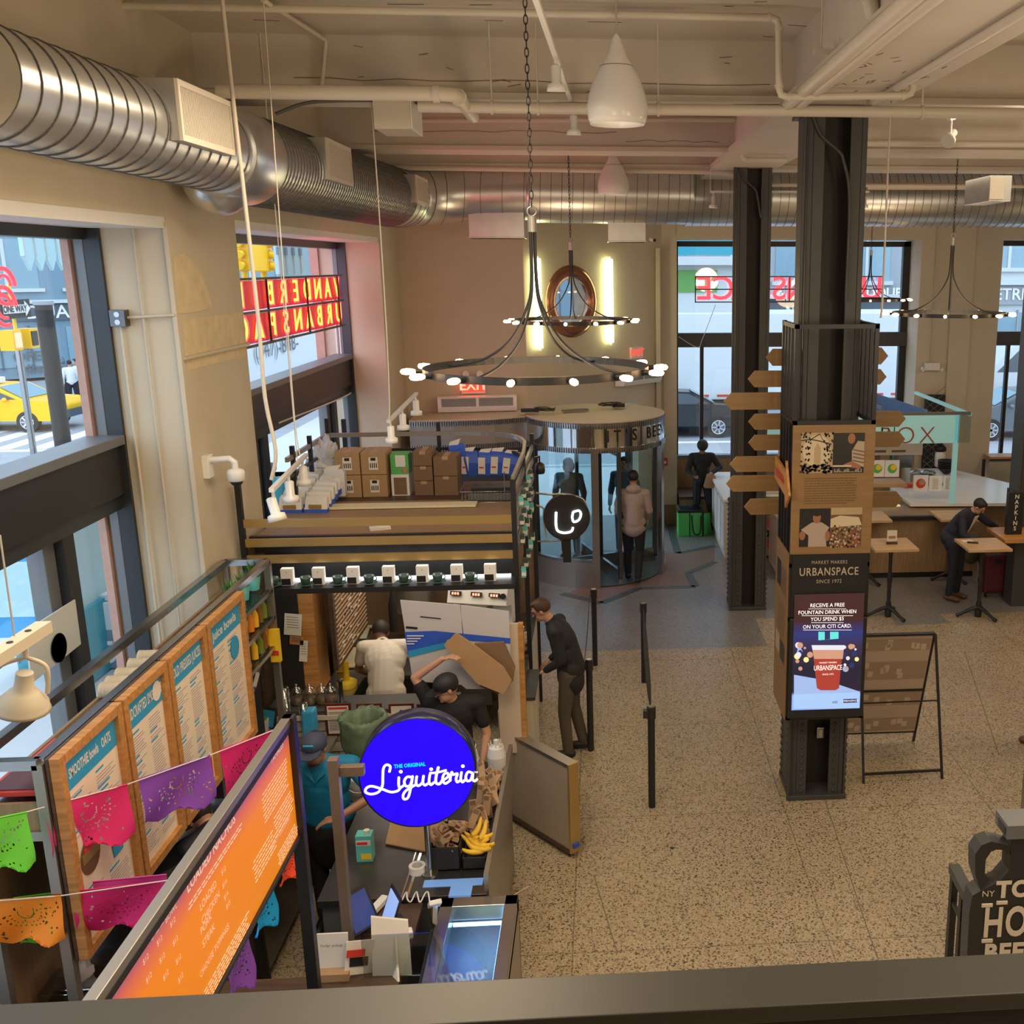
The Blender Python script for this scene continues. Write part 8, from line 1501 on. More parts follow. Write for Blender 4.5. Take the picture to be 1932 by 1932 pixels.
# employee in blue polo, near left
p = az(562, 1772, 0)
def ex_polo(t, V, F):
    m = MB(); pl = V['pel']; ell(m, pl - Vector((0, -.03, .17)), Matrix.Identity(3), (.17, .135, .26), 'tee_black'); rem(m.build('apron', t), .012)
    m = MB(); H = V['hea']; fw, up, rt = F.col[1], F.col[2], F.col[0]; ell(m, H + fw * .066 - up * .082, F, (.036, .022, .022), 'hair_brown', 12); m.build('beard', t)
    m = MB(); c = H + up * .075 + fw * .09; m.cbox(c, (.07, .012, .022), 'cyan', (-.5, 0, 0)); m.build('cap_badge', t)
    m = MB(); m.lathe([(.030, -.004), (.032, .0), (.030, .004)], V['wL'].lerp(V['eL'], .12), 'black', 14, axis=V['wL'] - V['eL'], cap=False); m.build('wristband', t)
    m = MB(); n = V['nec']; m.prism([n + Vector((-.05, .075, .0)), n + Vector((0, .12, -.12)), n + Vector((-.075, .10, -.05))], (0, .006, 0), 'polo_blue'); m.prism([n + Vector((.05, .075, .0)), n + Vector((0, .12, -.12)), n + Vector((.075, .10, -.05))], (0, .006, 0), 'polo_blue'); m.build('collar', t)
person('employee in a navy cap and blue polo shirt working at the till', (-2.08, 7.10, 0), PI - .1, dict(che=(0, .05, 1.25), nec=(0, .09, 1.43), hea=(0, .17, 1.555), face=(0.0, 1, -.12), hup=(0, .12, 1), sL=(-.21, .05, 1.38), eL=(-.40, .12, 1.18), wL=(-.18, .33, 1.10), fL=(1, .15, -.2), sR=(.20, .05, 1.38), eR=(.27, .10, 1.12), wR=(.16, .33, 1.02), fR=(-.7, .6, -.3)), skin='skin_mid', top=('polo_blue', 'polo_shirt'), sleeve='short', cap='navy', trouser='jean_dark', girth=1.12, vox=.006, extra=ex_polo)
# barista from behind
person('barista in a cream t-shirt bending over the counter, seen from behind', (-2.12, 9.30, 0), -.02, dict(pel=(.02, -.02, .97), che=(0, .14, 1.22), nec=(-.06, .30, 1.36), hea=(-.10, .40, 1.42), face=(-.25, .75, -.6), hup=(0, .6, .8), sL=(-.22, .22, 1.34), eL=(-.30, .28, 1.10), wL=(-.22, .42, .98), fL=(.3, 1, -.3), sR=(.20, .24, 1.34), eR=(.30, .26, 1.10), wR=(.24, .40, .98), fR=(-.3, 1, -.3)), skin='skin_dark', top=('tee_cream', 't_shirt'), sleeve='short', trouser='black', girth=1.12, face=False, long_top=.06)
# man in black with cap carrying cardboard
person('man in a black t-shirt and black cap carrying cardboard, arm raised beside his head', (-1.29, 8.10, 0), PI - .05, dict(che=(0, .05, 1.25), nec=(0, .09, 1.43), hea=(.02, .15, 1.56), face=(.85, .45, -.3), hup=(.2, .1, 1), sL=(-.20, .03, 1.38), eL=(-.27, .03, 1.10), wL=(-.24, .12, .90), fL=(0, .4, -1), sR=(.20, .03, 1.40), eR=(.30, .02, 1.60), wR=(.07, .02, 1.76), fR=(-.9, .1, .25)), skin='skin_light', top=('tee_black', 't_shirt'), sleeve='short', cap='black', trouser='black')
# customer with glasses in a black jacket
def ex_gl(t, V, F):
    m = MB(); H = V['hea']; fw, up, rt = F.col[1], F.col[2], F.col[0]
    for s in (-1, 1): m.tube([H + fw * .094 + rt * (s * .03 + .022 * math.cos(a)) + up * (.012 + .016 * math.sin(a)) for a in [2 * PI * k / 12 for k in range(12)]], .0025, 'frame_maroon', 5, closed=True); m.tube([H + fw * .09 + rt * s * .055 + up * .014, H + rt * s * .08 + up * .01], .0025, 'frame_maroon', 5)
    m.build('glasses', t)
    m = MB(); ell(m, V['pel'] + Vector((0, .13, .06)), Matrix.Identity(3), (.09, .035, .09), 'white'); m.build('shirt_hem', t)
person('customer with glasses in a black jacket and olive trousers leaning to the coffee stall', (-.40, 9.85, 0), PI / 2 - .05, dict(pel=(0, -.02, .95), che=(0, .06, 1.27), nec=(0, .16, 1.45), hea=(0, .26, 1.56), face=(0, .9, -.45), hup=(0, .4, .9), sL=(-.18, .10, 1.39), eL=(-.21, .06, 1.10), wL=(-.16, .22, .98), fL=(.3, .9, -.5), sR=(.18, .10, 1.39), eR=(.21, .04, 1.08), wR=(.16, .20, .98), fR=(-.2, .9, -.6), kL=(-.10, .05, .5), aL=(-.11, .02, .09), kR=(.10, -.03, .5), aR=(.11, -.12, .09)), skin='skin_light', top=('coat_black', 'jacket'), trouser='olive', hair='hair_brown', long_top=.16, girth=1.05, extra=ex_gl)
# man in hoodie
p = az(1197, 1100, 0)
person('man in a grey-pink hoodie walking into the revolving door, seen from behind', (p.x, p.y + .05, 0), -.05, dict(kL=(-.10, .10, .52), aL=(-.10, .18, .10), kR=(.09, .03, .50), aR=(.06, -.14, .12), hea=(0, .04, 1.63), eL=(-.24, .0, 1.13), wL=(-.22, .14, .98), eR=(.24, .0, 1.13), wR=(.21, .14, .98)), skin='skin_light', top=('hoodie', 'hoodie'), trouser='jean_dark', shoe='black', hood=True, face=False, girth=1.1, long_top=.08, vox=.009, scale=1.03)
for i, (x, y, rz, lab, tp) in enumerate([(-.62, 17.3, 2.9, 'hooded person in grey beyond the left glass of the revolving door', 'blue_grey'), (.32, 17.35, 2.8, 'person in blue-grey beyond the wing of the revolving door', 'blue_grey')]):
    person(lab, (x, y, 0), rz, dict(), top=(tp, 'coat'), trouser='jean_dark', cap='hoodup' if i == 0 else None, vox=.012, scale=1.0)
# delivery rider
p = az(1325, 1000, 0)
person('delivery rider in a black helmet looking at a phone and holding a paper bag', (p.x, p.y + .1, 0), PI, dict(nec=(0, .02, 1.46), hea=(0, .07, 1.59), face=(.1, .8, -.5), hup=(0, .4, 1), eL=(-.33, .06, 1.20), wL=(-.16, .30, 1.14), fL=(.7, .7, -.2), eR=(.27, .05, 1.15), wR=(.18, .30, 1.10), fR=(-.3, .9, 0), kL=(-.14, .05, .5), aL=(-.22, .0, .09)), skin='skin_mid', top=('coat_black', 'jacket'), trouser='black', cap='helmet', vox=.010)
q = Vector((p.x + .12, p.y - .28, 1.0)); m = MB(); m.prism([q + Vector((-.12, 0, -.12)), q + Vector((.12, 0, -.14)), q + Vector((.10, 0, .10)), q + Vector((-.06, 0, .12))], (0, .12, 0), 'kraft'); tag(m.build('paper_bag', bev=.015), 'crumpled brown paper bag held by the delivery rider', 'bag')
m = MB(); m.cbox((p.x - .17, p.y - .27, 1.16), (.07, .13, .01), 'black', (.6, 0, 0)); tag(m.build('phone'), 'black phone in the right hand of the delivery rider', 'phone')
# suited man with suitcase
def ex_suit(t, V, F):
    m = MB(); n = V['nec']; c = V['che']; a = (V['sR'] - V['sL']).normalized(); f = a.cross(n - c).normalized(); f = f if f.y > 0 else -f
    m.prism([n - a * .06 + f * .095, n + a * .06 + f * .095, c + f * .155 - (n - c) * .4], f * .012, 'paper'); m.build('shirt_front', t)
p = az(1800, 1132, 0)
person('man in a dark blazer and white shirt bending over a high table towards his suitcase', (p.x, p.y + .05, 0), PI + .75, dict(pel=(0, -.1, .95), che=(-.04, .07, 1.22), nec=(-.06, .19, 1.38), hea=(-.06, .29, 1.47), face=(-.2, .7, -.7), hup=(0, .6, .8), sL=(-.23, .14, 1.33), eL=(-.43, .26, 1.16), wL=(-.62, .33, 1.05), fL=(-.8, .3, -.5), sR=(.14, .14, 1.33), eR=(.2, .2, 1.08), wR=(.14, .36, .98), fR=(0, .8, -.4)), skin='skin_light', top=('navy_suit', 'blazer'), trouser='navy_suit', shoe='brown_leather', hair='hair_dark', long_top=.10, girth=1.12, extra=ex_suit, vox=.009)
sc = az(1880, 1128, 0); t = thing('suitcase', 'dark red rolling suitcase with pull-out handle beside the suited man', 'suitcase', sc); mat('maroon', (.085, .008, .015), .7, noise=.1, nscale=30)
m = MB(); m.box(sc.x - .20, sc.x + .20, sc.y, sc.y + .24, .06, .66, 'maroon'); m.build('case', t, bev=.04); m = MB(); m.box(sc.x - .16, sc.x + .16, sc.y - .02, sc.y, .12, .40, 'maroon'); m.build('front_pocket', t, bev=.01); m = MB(); m.box(sc.x - .06, sc.x + .04, sc.y - .015, sc.y + .0, .54, .60, 'black'); m.build('tag', t)
m = MB()
for s in (-.07, .07): m.cyl((sc.x + s, sc.y + .12, .6), (sc.x + s, sc.y + .12, 1.03), .008, 'steel', 8)
m.cyl((sc.x - .08, sc.y + .12, 1.03), (sc.x + .08, sc.y + .12, 1.03), .014, 'black', 8); m.build('handle', t)
for s in (-.15, .15): m = MB(); m.cyl((sc.x + s - .015, sc.y + .05, .035), (sc.x + s + .015, sc.y + .05, .035), .035, 'black', 12); m.build('wheel', t)
m = MB(); bp = az(1832, 1110, 0); ell(m, (bp.x, bp.y + .1, .62), Matrix.Identity(3), (.16, .11, .26), 'olive'); m.beam((bp.x + .1, bp.y + .05, .5), (bp.x + .16, bp.y - .05, .12), .015, .01, 'black'); tag(m.build('backpack'), 'dark olive backpack hanging at the suited man\'s side', 'bag')
# person at the right edge, bending person at the left
p = az(1952, 1410, 0)
person('person in a dark coat and brown shoes cut off by the right edge', (p.x + .04, p.y, 0), PI / 2, dict(), top=('coat_black', 'coat'), trouser='olive', shoe='brown_leather', long_top=.2, vox=.010)
person('person in a navy long-sleeved top bending behind the purple banner', (az(375, 1545, 1.3).x + .27, az(375, 1545, 1.3).y - .2, 0), .9, dict(pel=(0, -.15, .95), che=(0, .08, 1.16), nec=(.0, .24, 1.26), hea=(0, .34, 1.30), face=(0, .7, -.8), hup=(0, .7, .7), sL=(-.22, .16, 1.24), eL=(-.42, .34, 1.10), wL=(-.36, .56, 1.22), fL=(.2, .9, .3), sR=(.20, .16, 1.24), eR=(.34, .30, 1.08), wR=(.2, .50, 1.1), fR=(-.3, 1, 0)), skin='skin_light', top=('navy_suit', 'long_sleeved_top'), trouser='black', cap='black', face=False, vox=.007)
# ================================================================ the street outside
random.seed(77)
g = MB(); g.box(-9.5, -4.05, -10, 60, -.12, -.02, 'sidewalk'); g.box(-60, -9.5, -30, 90, -.3, -.14, 'asphalt'); g.box(-9.5, 60, 25.5, 90, -.3, -.14, 'asphalt'); g.box(-9.5, 60, 20.4, 25.5, -.12, -.02, 'sidewalk'); g.box(-4.1, 2, 16.9, 20.5, -.12, -.005, 'sidewalk')
for i in range(9): g.box(-20 + i * .95, -19.5 + i * .95, 30, 33.5, -.14, -.135, 'white')
g.box(-40, 60, 29.6, 29.9, -.14, -.135, 'white'); g.box(-12, 60, 26.3, 26.5, -.14, -.13, 'sidewalk')
struct(g.build('street_ground'))
mat('fac_grey', (.30, .33, .36), .7); mat('fac_blue', (.16, .25, .31), .5); mat('fac_pale', (.52, .55, .55), .7); mat('fac_teal', (.03, .30, .38), .5); mat('fac_glass', (.22, .34, .40), .15); mat('fac_dark', (.09, .11, .13), .5); mat('awning', (.45, .66, .68), .6)
def facade(label, p, q, H, base, glass, nx, nz, sign=None, band='fac_dark', y0=3.2):
    p, q = Vector((*p, 0)), Vector((*q, 0)); d = (q - p).normalized(); n = Vector((d.y, -d.x, 0)); L = (q - p).length; t = thing('street_building', label, 'building', (p + q) / 2, 'buildings across the street'); up = Vector((0, 0, 1))
    def B(mb, s0, s1, z0, z1, off, th, mm): a = p + d * s0 + n * off; b = p + d * s1 + n * off; mb.prism([a + up * z0, b + up * z0, b + up * z1, a + up * z1], -n * th, mm)
    m = MB(); B(m, 0, L, 0, H, 0, 3, base); B(m, 0, L, y0, y0 + .7, .12, .12, band); B(m, 0, L, y0 + .75, y0 + .9, .3, .3, 'fac_pale'); m.build('wall', t)
    for i in range(nx):
        w = L / nx; m = MB(); B(m, w * i + w * .08, w * (i + 1) - w * .08, .5, y0 - .3, .05, .1, glass); 
        for k in (1, 2): B(m, w * i + w * k / 3 - .03, w * i + w * k / 3 + .03, .4, y0 - .2, .1, .1, band)
        m.build('shopfront', t)
        for z in range(nz): m = MB(); zz = y0 + 1.4 + z * 3.2; B(m, w * i + w * .15, w * (i + 1) - w * .15, zz, zz + 2.1, .04, .1, glass); B(m, w * i + w * .48, w * i + w * .52, zz, zz + 2.1, .08, .1, 'fac_pale'); B(m, w * i + w * .1, w * (i + 1) - w * .1, zz - .15, zz, .15, .2, 'fac_pale'); m.build('upper_window', t)
    if sign:
        m = MB()
        for (s, size, pos, z, cl) in sign: text(m, s, size, p + d * pos + n * .16 + up * z, d, up, cl, bold=.01)
        m.build('shop_lettering', t)
    return t
facade('grey glass corner building seen through the near left window, shop lettering on its band', (-38, 38), (-13.5, 58), 16, 'fac_blue', 'fac_glass', 9, 3, [('DUANE', .8, 17.7, 2.85, 'white'), ('OPEN', .6, 16.4, .95, 'fac_dark'), ('24hrs', .6, 16.35, .4, 'fac_dark'), ('ATM', .5, 15.8, 1.4, 'fac_dark')], y0=2.5)
facade('dark pleated office front seen through the second left window', (-13, 62), (4, 62), 18, 'fac_grey', 'fac_blue', 7, 4, y0=5.0)
facade('pale blue-grey stone building seen through the back window', (1, 40), (14, 40), 16, 'fac_grey', 'fac_glass', 5, 3, [('NEUHAUS', .42, 6.95, 3.2, 'white'), ('DOUBLETREE', .5, 10.6, 3.85, 'white')], y0=2.9)
facade('pale stone hotel with white lettering seen through the far right window', (14.2, 40), (32, 40), 16, 'fac_pale', 'fac_glass', 6, 3, [('DOUBLETREE', .62, .75, 3.78, 'white')], band='fac_grey', y0=3.4)
m = MB()
for i in range(40): m.box(-12.6 + i * .42, -12.4 + i * .42, 61.3, 61.6, 5.8, 14, 'fac_dark')
tag(m.build('pleated_cladding'), 'dark upright ribs on the far office front', 'cladding')
m = MB(); a = ay(1272, 470, 32); m.box(a.x - 1, a.x + 2.6, 32, 32.3, 5.2, 8, 'fac_teal'); m.box(a.x - 1, a.x + .9, 31.8, 32, 6.0, 7, 'fac_pale'); m.box(a.x - 1, a.x + 2.8, 31.6, 32.2, 4.9, 5.15, 'fac_pale'); m.box(a.x - 1, a.x + 2.6, 32, 32.3, 0, 4.9, 'fac_pale'); m.box(a.x - .4, a.x + 1.3, 31.95, 32, 4.1, 4.75, 'leaf2'); tag(m.build('construction_hoarding'), 'teal and green site hoarding seen at the left of the back window', 'hoarding')
# scalloped pale awnings (leaf-shaped glass canopy) hanging high outside
for (pz, s, lab) in ((ax(75, 440, -9.0), 1.0, 'pale teal scalloped canopy seen at the top of the near left window'), (ax(545, 470, -5.2), 1.0, 'pale teal scalloped canopy seen at the top of the second left window')):
    m = MB(); w_ = (ax(120, 440, -9.0).y - ax(38, 440, -9).y) if pz.x < -8 else (ax(575, 470, -5.2).y - ax(520, 470, -5.2).y); y0 = pz.y - w_ / 2; n = 4; hh = .9 if pz.x < -8 else 1.0
    for i in range(n):
        a, b = y0 + w_ * i / n, y0 + w_ * (i + 1) / n; c = (a + b) / 2; z0 = pz.z - hh * .4; m.prism([(pz.x, a, z0), (pz.x, c, z0 - .25 * hh), (pz.x, b, z0), (pz.x, b, z0 + 2), (pz.x, a, z0 + 2)], (.05, 0, 0), 'awning'); m.box(pz.x + .05, pz.x + .07, a, a + .04, z0, z0 + 2, 'fac_pale'); m.box(pz.x + .05, pz.x + .08, a - .05, a + .06, z0 + .3, z0 + .42, 'fac_blue')
    tag(m.build('scalloped_awning'), lab, 'awning', 'scalloped awnings outside')
# vehicles
def car(label, loc, rz, col, cat='car', van=False, taxi=False):
    t = thing(('taxi' if taxi else 'car'), label, cat, (0, 0, 0)); w = .9
    prof = [(-2.25, .35), (-2.3, .75), (-2.1, .95), (-1.3, 1.0), (-.55, 1.38), (.55, 1.42), (1.35, 1.08), (2.1, 1.0), (2.25, .6), (2.2, .35)]
    m = MB(); m.prism([(x, -w, z) for x, z in prof], (0, 2 * w, 0), col)
    m.build('body', t, bev=.07)
    m = MB()
    for s in (-1, 1): m.prism([(x, s * (w + .004), z) for x, z in [(-1.15, 1.02), (-.5, 1.33), (.0, 1.35), (.0, 1.02)]], (0, s * .004, 0), 'fac_dark'); m.prism([(x, s * (w + .004), z) for x, z in [(.05, 1.02), (.05, 1.35), (.55, 1.34), (1.15, 1.06)]], (0, s * .004, 0), 'fac_dark')
    m.prism([(-1.28, -.75, 1.025), (-.60, -.7, 1.385), (-.60, .7, 1.385), (-1.28, .75, 1.025)], (-.01, 0, .02), 'fac_glass'); m.prism([(1.3, -.75, 1.11), (.60, -.7, 1.42), (.60, .7, 1.42), (1.3, .75, 1.11)], (.01, 0, .02), 'fac_glass'); m.build('windows', t)
    for x in (-1.4, 1.4):
        for s in (-1, 1):
            m = MB(); m.cyl((x, s * (w - .18), .32), (x, s * (w + .02), .32), .33, 'black_rubber', 28); o = m.build('wheel', t); m = MB(); m.cyl((x, s * (w + .02), .32), (x, s * (w + .03), .32), .20, 'fac_dark', 24)
            for k in range(7): a = 2 * PI * k / 7; m.beam((x, s * (w + .035), .32), (x + .2 * math.cos(a), s * (w + .035), .32 + .2 * math.sin(a)), .05, .02, 'chrome', up=(0, 1, 0))
            m.tube([(x + .2 * math.cos(a), s * (w + .035), .32 + .2 * math.sin(a)) for a in [2 * PI * k / 20 for k in range(20)]], .016, 'chrome', 5, closed=True); m.build('hubcap', o)
    m = MB(); 
    for s in (-1, 1): m.ball((-2.12, s * .68, .74), .13, 'white', 10, (1, 1.2, .7))
    m.box(-2.33, -2.25, -.6, .6, .38, .62, 'fac_dark'); m.build('headlights', t)
    for s in (-1, 1): m = MB(); m.ball((-.85, s * 1.0, 1.02), .10, col, 10, (.7, 1, .7)); m.build('mirror', t)
    if taxi: m = MB(); m.box(-.15, .15, -.35, .35, 1.43, 1.60, 'white'); m.build('roof_sign', t)
    t.location = loc; t.rotation_euler = (0, 0, rz); return t
mat('taxi_yellow', (.95, .52, .0), .25); mat('car_black', (.03, .035, .04), .2); mat('car_grey', (.14, .16, .18), .25); mat('truck_white', (.62, .66, .68), .5)
p = az(55, 816, -.14); th = -.05; car('yellow taxi passing in the near left window', (p.x - 1.4 * math.cos(th) - .9 * math.sin(th), p.y - 1.4 * math.sin(th) + .9 * math.cos(th), -.14), PI + th, 'taxi_yellow', taxi=True)
for (u, v, lab, cl, dx, r_) in [(1355, 826, 'black saloon car parked outside the left back window', 'car_black', -1.4, PI), (1868, 832, 'grey car parked outside the far right window', 'car_grey', 1.4, 0), (1895, 700, 'dark car driving behind the parked grey car', 'car_black', 1.0, 0)]:
    p = az(u, v, -.14); car(lab, (p.x + dx, p.y + .9, -.14), r_, cl)
def truck(label, c, L, ax_, txt, H=3.2):
    t = thing('box_truck', label, 'truck', (c[0], c[1], -.14), 'white box trucks outside'); m = MB(); dx, dy = (L / 2, 1.2) if ax_ == 'x' else (1.2, L / 2); m.box(c[0] - dx, c[0] + dx, c[1] - dy, c[1] + dy, .9, H, 'truck_white'); m.build('box', t, bev=.03)
    m = MB(); m.box(c[0] - dx * .98, c[0] + dx * .98, c[1] - dy * .9, c[1] + dy * .9, .55, .9, 'fac_dark'); m.build('chassis', t)
    for k in (-.7, .6, .75):
        m = MB(); x, y = (c[0] + dx * k, c[1]) if ax_ == 'x' else (c[0], c[1] + dy * k); a, b = ((x, y - 1.2, .35), (x, y + 1.2, .35)) if ax_ == 'x' else ((x - 1.2, y, .35), (x + 1.2, y, .35)); m.cyl(a, b, .48, 'black_rubber', 24); m.build('wheel', t)
    m = MB()
    for (s, size, pos, z, cl) in txt:
        if ax_ == 'x': text(m, s, size, (c[0] + pos, c[1] - dy - .01, z), (1, 0, 0), (0, 0, 1), cl, bold=.01)
        else: text(m, s, size, (c[0] + dx + .01, c[1] + pos, z), (0, 1, 0), (0, 0, 1), cl, bold=.008)
    if ax_ == 'x':
        for i in range(int(L / .6)): m.box(c[0] - L / 2 + i * .6, c[0] - L / 2 + i * .6 + .35, c[1] - 1.22, c[1] - 1.2, 1.0, 1.06, 'red')
    m.build('side_print', t); return t
p = ay(1520, 690, 31.5); truck('white box truck standing outside the back window with a red and white stripe', (p.x - .5, 32.5), 10.5, 'x', [('BE', .8, 4.0, 2.6, 'sign_navy2' if 'sign_navy2' in MAT else 'blue'), ('SEAFOOD', .4, 4.2, 1.9, 'ph_red')], 3.5)
p = ax(528, 655, -9.5); t = thing('box_truck', 'white truck with a phone number outside the second left window', 'truck', (-12.6, 33.5, -.14), 'white box trucks outside'); m = MB(); m.box(-14, -11.4, 32.5, 43, .9, 3.6, 'truck_white'); m.box(-11.4, -11.35, 32.5, 43, 2.75, 2.8, 'fac_grey'); m.build('box', t); m = MB(); m.box(-13.9, -11.5, 32.5, 43, .4, .9, 'fac_dark'); m.build('chassis', t); m = MB(); pt = ax(525, 655, -11.33); text(m, '(347)-848-', .78, pt, (0, 1, 0), (0, 0, 1), 'fac_dark', sx=1.5); m.build('side_print', t)
for y in (34, 41): m = MB(); m.cyl((-13.8, y, .4), (-11.4, y, .4), .5, 'black_rubber', 20); m.build('wheel', t)
p = ay(1780, 720, 33); t = thing('white_van', 'white van passing beyond the far right window', 'van', (p.x + 4, 33, -.14)); x = ay(1858, 760, 33).x; m = MB(); m.prism([(x, 32, .4), (x - 2.0, 32, .4), (x - 2.0, 32, 1.2), (x - 1.2, 32, 1.5), (x - .3, 32, 2.5), (x, 32, 2.6)][:1] + [(x + 7, 32, .4), (x + 7, 32, 2.6), (x + .6, 32, 2.6), (x - .4, 32, 1.5), (x - 1.3, 32, 1.2), (x - 1.4, 32, .4)], (0, 2, 0), 'truck_white'); m.build('body', t, bev=.08); m = MB(); m.prism([(x + .75, 31.99, 2.4), (x + 1.8, 31.99, 2.4), (x + 1.8, 31.99, 1.6), (x - .05, 31.99, 1.6)], (0, .01, 0), 'fac_dark'); m.build('window', t)
for k in (0, 5): m = MB(); m.cyl((x + k, 31.95, .3), (x + k, 34, .3), .38, 'black_rubber', 20); m.build('wheel', t)
# street furniture: poles, lights, signs
def at_street(u, v, x): return ax(u, v, x)
pb = az(112, 850, -.1); m = MB(); a = ax(82, 575, -12.0); b = ax(108, 820, -12.0); m.cyl((-12, a.y, -.14), (-12, a.y, a.z), .17, 'column_web', 12); m.cyl((-12, a.y, a.z), (-12, a.y, a.z + .08), .2, 'fac_grey', 12); tag(m.build('street_post'), 'thick dark street post in front of the yellow taxi', 'post')
t = thing('walk_signal', 'yellow pedestrian signal with a one-way arrow sign on a pole', 'signal', ax(32, 640, -13)); c = ax(32, 640, -13); m = MB(); m.cyl((-13, c.y, -.14), (-13, c.y, c.z + .2), .07, 'steel', 10); m.cyl((-13, c.y, c.z + .2), (-13, c.y, c.z + 1.2), .04, 'yellow', 8); m.build('pole', t)
for s in (-1, 1): m = MB(); m.box(-13.1, -12.8, c.y + s * .34 - .17, c.y + s * .34 + .17, c.z - .22, c.z + .22, 'taxi_yellow'); m.box(-12.8, -12.78, c.y + s * .34 - .12, c.y + s * .34 + .12, c.z - .16, c.z + .16, 'ph_dark' if s > 0 else 'exit_glow'); m.build('signal_box', t)
m = MB(); q = ax(28, 583, -12.9); m.box(-12.92, -12.88, q.y - .55, q.y + .6, q.z - .2, q.z + .2, 'black'); m.box(-12.88, -12.87, q.y - .5, q.y + .35, q.z - .09, q.z + .09, 'white'); m.prism([(-12.87, q.y + .35, q.z - .17), (-12.87, q.y + .56, q.z), (-12.87, q.y + .35, q.z + .17)], (.01, 0, 0), 'white'); text(m, 'ONE WAY', .2, (-12.86, q.y - .05, q.z), (0, 1, 0), (0, 0, 1), 'black', bold=.004); m.build('one_way_sign', t)
for (u, v, f, lab) in [(458, 478, 0, 'yellow traffic light seen from the side, left of the pair outside'), (494, 480, 1, 'yellow traffic light with three hoods, right of the pair outside')]:
    c = ax(u, v, -6.6); t = thing('traffic_light', lab, 'traffic light', c, 'yellow traffic lights outside'); s_ = abs(ax(u, v + 30, -6.6).z - c.z) / 30; w_ = s_ * 14 * 1.0; hh = s_ * 33; dy = abs(ax(u + 9, v, -6.6).y - c.y)
    m = MB(); m.box(-6.75, -6.45, c.y - dy * .55, c.y + dy * .55, c.z - hh, c.z + hh, 'taxi_yellow'); m.build('housing', t, bev=.03)
    for k in (-1, 0, 1): zc_ = c.z + k * hh * .64; m = MB(); sx_ = -1 if not f else 1; m.lathe([(w_ * .6, 0), (w_ * .6, .28), (w_ * .5, .3)], (-6.45 if f else -6.6, c.y - (dy * .5 if not f else 0), zc_), 'taxi_yellow', 14, axis=(1, 0, -.1) if f else (0.2, -1, -.1)); m.build('hood', t)
    m = MB(); m.cyl((c.x, c.y, c.z - hh - .35), (c.x, c.y, c.z - hh), .06, 'taxi_yellow', 8); m.cyl((c.x, c.y - dy * .6, c.z - hh - .35), (c.x, c.y + dy * 2.5, c.z - hh - .35), .05, 'taxi_yellow', 8); m.build('bracket', t)
# bikes in docks, kiosk, planter seen low in the near window
for i, (u, v, uw) in enumerate([(52, 1020, 78), (8, 1050, 35)]):
    g0 = az(u + 22, v + 85, -.02); x, y = g0.x, g0.y; t = thing('bike_dock', 'grey bike dock post outside, ' + ('farther' if i == 0 else 'nearer') + ' one', 'dock', (x, y, -.02), 'bike docks on the pavement'); m = MB(); m.prism([(x - .10, y - .14, -.02), (x + .10, y - .14, -.02), (x + .10, y + .14, -.02), (x - .10, y + .14, -.02)], (0, 0, .95), 'car_grey' if 0 else 'fac_grey'); m.build('post', t, bev=.02)
    t = thing('hire_bike', 'blue hire bike standing in the ' + ('farther' if i == 0 else 'nearer') + ' dock outside', 'bicycle', (x, y + .35, -.02), 'blue hire bikes'); wc = Vector((x, y + .42, .33))
    for dy in (0, -1.05):
        c = wc + Vector((-abs(dy) * .95, dy * .25, 0)); m = MB(); m.tube([c + Vector((-.33 * math.cos(a) * .97, -.05 * math.cos(a) * 3, .33 * math.sin(a))) for a in [2 * PI * k / 28 for k in range(28)]], .028, 'black_rubber', 8, closed=True)
        for k in range(8): a = 2 * PI * k / 8; m.cyl(c, c + Vector((-.31 * math.cos(a), -.15 * math.cos(a), .31 * math.sin(a))), .005, 'steel', 5)
        m.build('wheel', t)
    m = MB(); c = wc; m.tube([c, c + Vector((-.18, -.05, .55)), c + Vector((-.75, -.2, .40)), c + Vector((-1.0, -.26, .0))], .04, 'blue', 8); m.box(c.x - .3, c.x - .05, c.y - .2, c.y + .12, .85, 1.12, 'blue'); m.build('frame', t); m = MB(); m.tube([c + Vector((-.1, -.3, .72)), c + Vector((-.18, -.05, .75)), c + Vector((-.1, .25, .72))], .02, 'black', 6); m.build('handlebar', t)
q = az(150, 1170, -.02); k0 = ax(105, 1040, -6.2); t = thing('street_kiosk', 'green framed glass street kiosk with a blue poster outside', 'kiosk', (-6.5, k0.y + .4, 0)); m = MB(); ya, yb = k0.y, k0.y + 1.6; 
for y in (ya, yb): m.box(-6.3, -6.2, y - .05, y + .05, 0, 2.6, 'fac_teal')
m.box(-7.6, -7.5, ya, ya + .1, 0, 2.6, 'fac_teal'); m.box(-6.3, -6.2, ya, yb, 0, .9, 'fac_teal'); m.build('frame', t); m = MB(); m.box(-6.28, -6.26, ya, yb, .9, 2.6, 'awning'); m.build('glass', t); m = MB(); m.box(-7.55, -6.3, ya - .02, ya, .75, 1.7, 'cyan'); m.box(-7.55, -6.3, ya - .03, ya - .02, 1.0, 1.65, 'awning'); m.build('poster', t)
a = az(50, 1120, .95); t = thing('subway_railing', 'teal subway stair railing with stone cap outside the window', 'railing', (a.x, a.y, 0)); m = MB(); m.box(a.x - .15, a.x + .15, a.y - .15, a.y + .15, 0, .85, 'fac_teal'); 
for sx in (-1, 1): m.beam((a.x - .13, a.y - .16, .1 if sx < 0 else .8), (a.x + .13, a.y - .16, .8 if sx < 0 else .1), .03, .02, 'fac_blue')
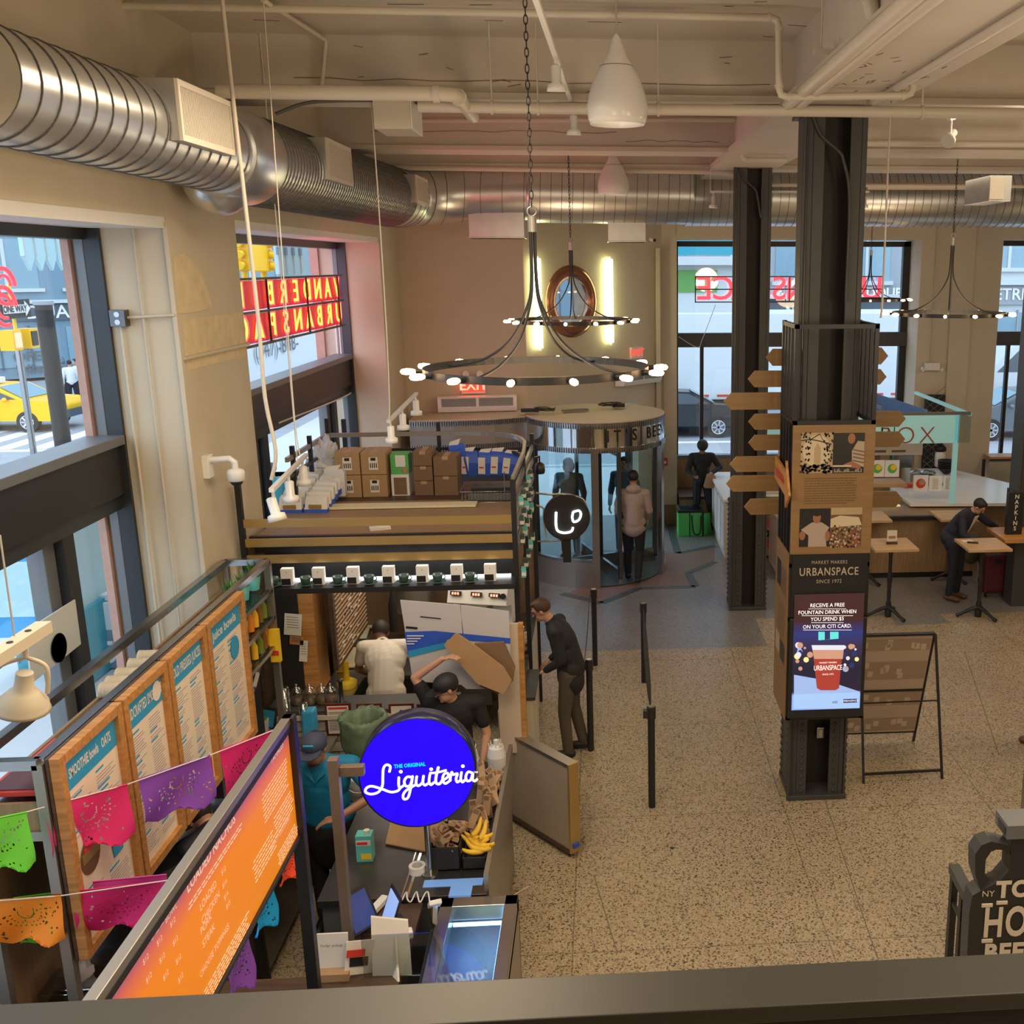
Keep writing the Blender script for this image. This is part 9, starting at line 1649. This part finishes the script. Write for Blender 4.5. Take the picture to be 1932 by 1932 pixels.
m.build('post', t); m = MB(); m.box(a.x - .2, a.x + .2, a.y - .2, a.y + .2, .85, .95, 'truck_white'); m.box(a.x, -4.6, a.y - .08, a.y + .08, .86, .93, 'truck_white'); m.beam((a.x, a.y, .9), (a.x - .2, a.y + 2.5, .9), .15, .06, 'truck_white'); m.build('stone_cap', t); m = MB()
for i in range(10): m.box(a.x + .25 + i * .15, a.x + .27 + i * .15, a.y - .01, a.y + .01, 0, .86, 'fac_dark')
m.build('bars', t)
m = MB(); b = az(110, 1140, .85); m.box(b.x, b.x + 1.0, b.y, b.y + .5, 0, .85, 'truck_white'); m.box(b.x + .3, b.x + .8, b.y - .01, b.y, .0, .5, 'fac_blue'); text(m, '51', .4, (b.x + .62, b.y - .02, .2), (1, 0, 0), (0, 0, 1), 'white', bold=.01); tag(m.build('white_cabinet'), 'white street cabinet with a number plate outside', 'cabinet')
m = MB(); P = [ax(142, 1131, -3.95), ax(152, 1210, -3.95), ax(40, 1290, -3.95), ax(20, 1200, -3.95)]; m.prism([ax(142, 1131, -3.70), ax(153, 1215, -3.70), ax(60, 1290, -3.70), ax(50, 1190, -3.70)], (-.01, 0, 0), 'fac_pale'); c = ax(112, 1222, -3.69); m.lathe([(0, .0), (.10, .0)], c, 'fac_grey', 20, axis=(1, 0, 0)); tag(m.build('window_decal'), 'pale panel with a round grey emblem standing inside the near window', 'panel')
# pedestrians
for i, (u, v, x, lab, tp, bt, cp_) in enumerate([(142, 770, -18.5, 'pedestrian in a white jacket across the street', 'white', 'jean_dark', None), (128, 762, -19.2, 'pedestrian in a hooded grey-blue coat across the street', 'blue_grey', 'jean_dark', 'hoodup'), (154, 766, -18.9, 'pedestrian in a pale blue coat across the street, rightmost', 'awning', 'jean_dark', None)]):
    p = az(u, v, -.14); person(lab, (p.x, p.y, -.14), .4 + i, dict(), top=(tp, 'coat'), trouser=bt, cap=cp_, vox=.02, face=False, group='pedestrians across the street')
p = ax(507, 835, -5.5); person('passer-by with short brown hair outside the second left window', (-5.5, p.y, 0), .9, dict(), top=('fac_teal', 'sweater'), trouser='jean_dark', hair='hair_brown', vox=.012)
# ---------------------------------------------------------------- mezzanine railing in the foreground
mat('rail_paint', (.046, .045, .040), .4, .1)
t = thing('mezzanine_railing', 'dark flat-topped steel railing across the bottom of the view', 'railing', (-.5, 2.3, 3.2))
m = MB(); zt = 3.05
m.box(-3.1, 3.2, 2.26, 2.42, zt - .05, zt, 'rail_paint'); m.box(-3.1, 3.2, 2.30, 2.38, zt - .3, zt - .05, 'black_steel'); m.build('handrail', t, bev=.004)
m = MB(); m.box(-3.1, 3.2, 2.36, 2.40, zt - .95, zt - .9, 'black_steel'); m.build('bottom_rail', t)
for i in range(9): m = MB(); x = -3 + i * .75; m.box(x, x + .02, 2.37, 2.39, zt - .92, zt - .05, 'black_steel'); m.build('baluster', t)
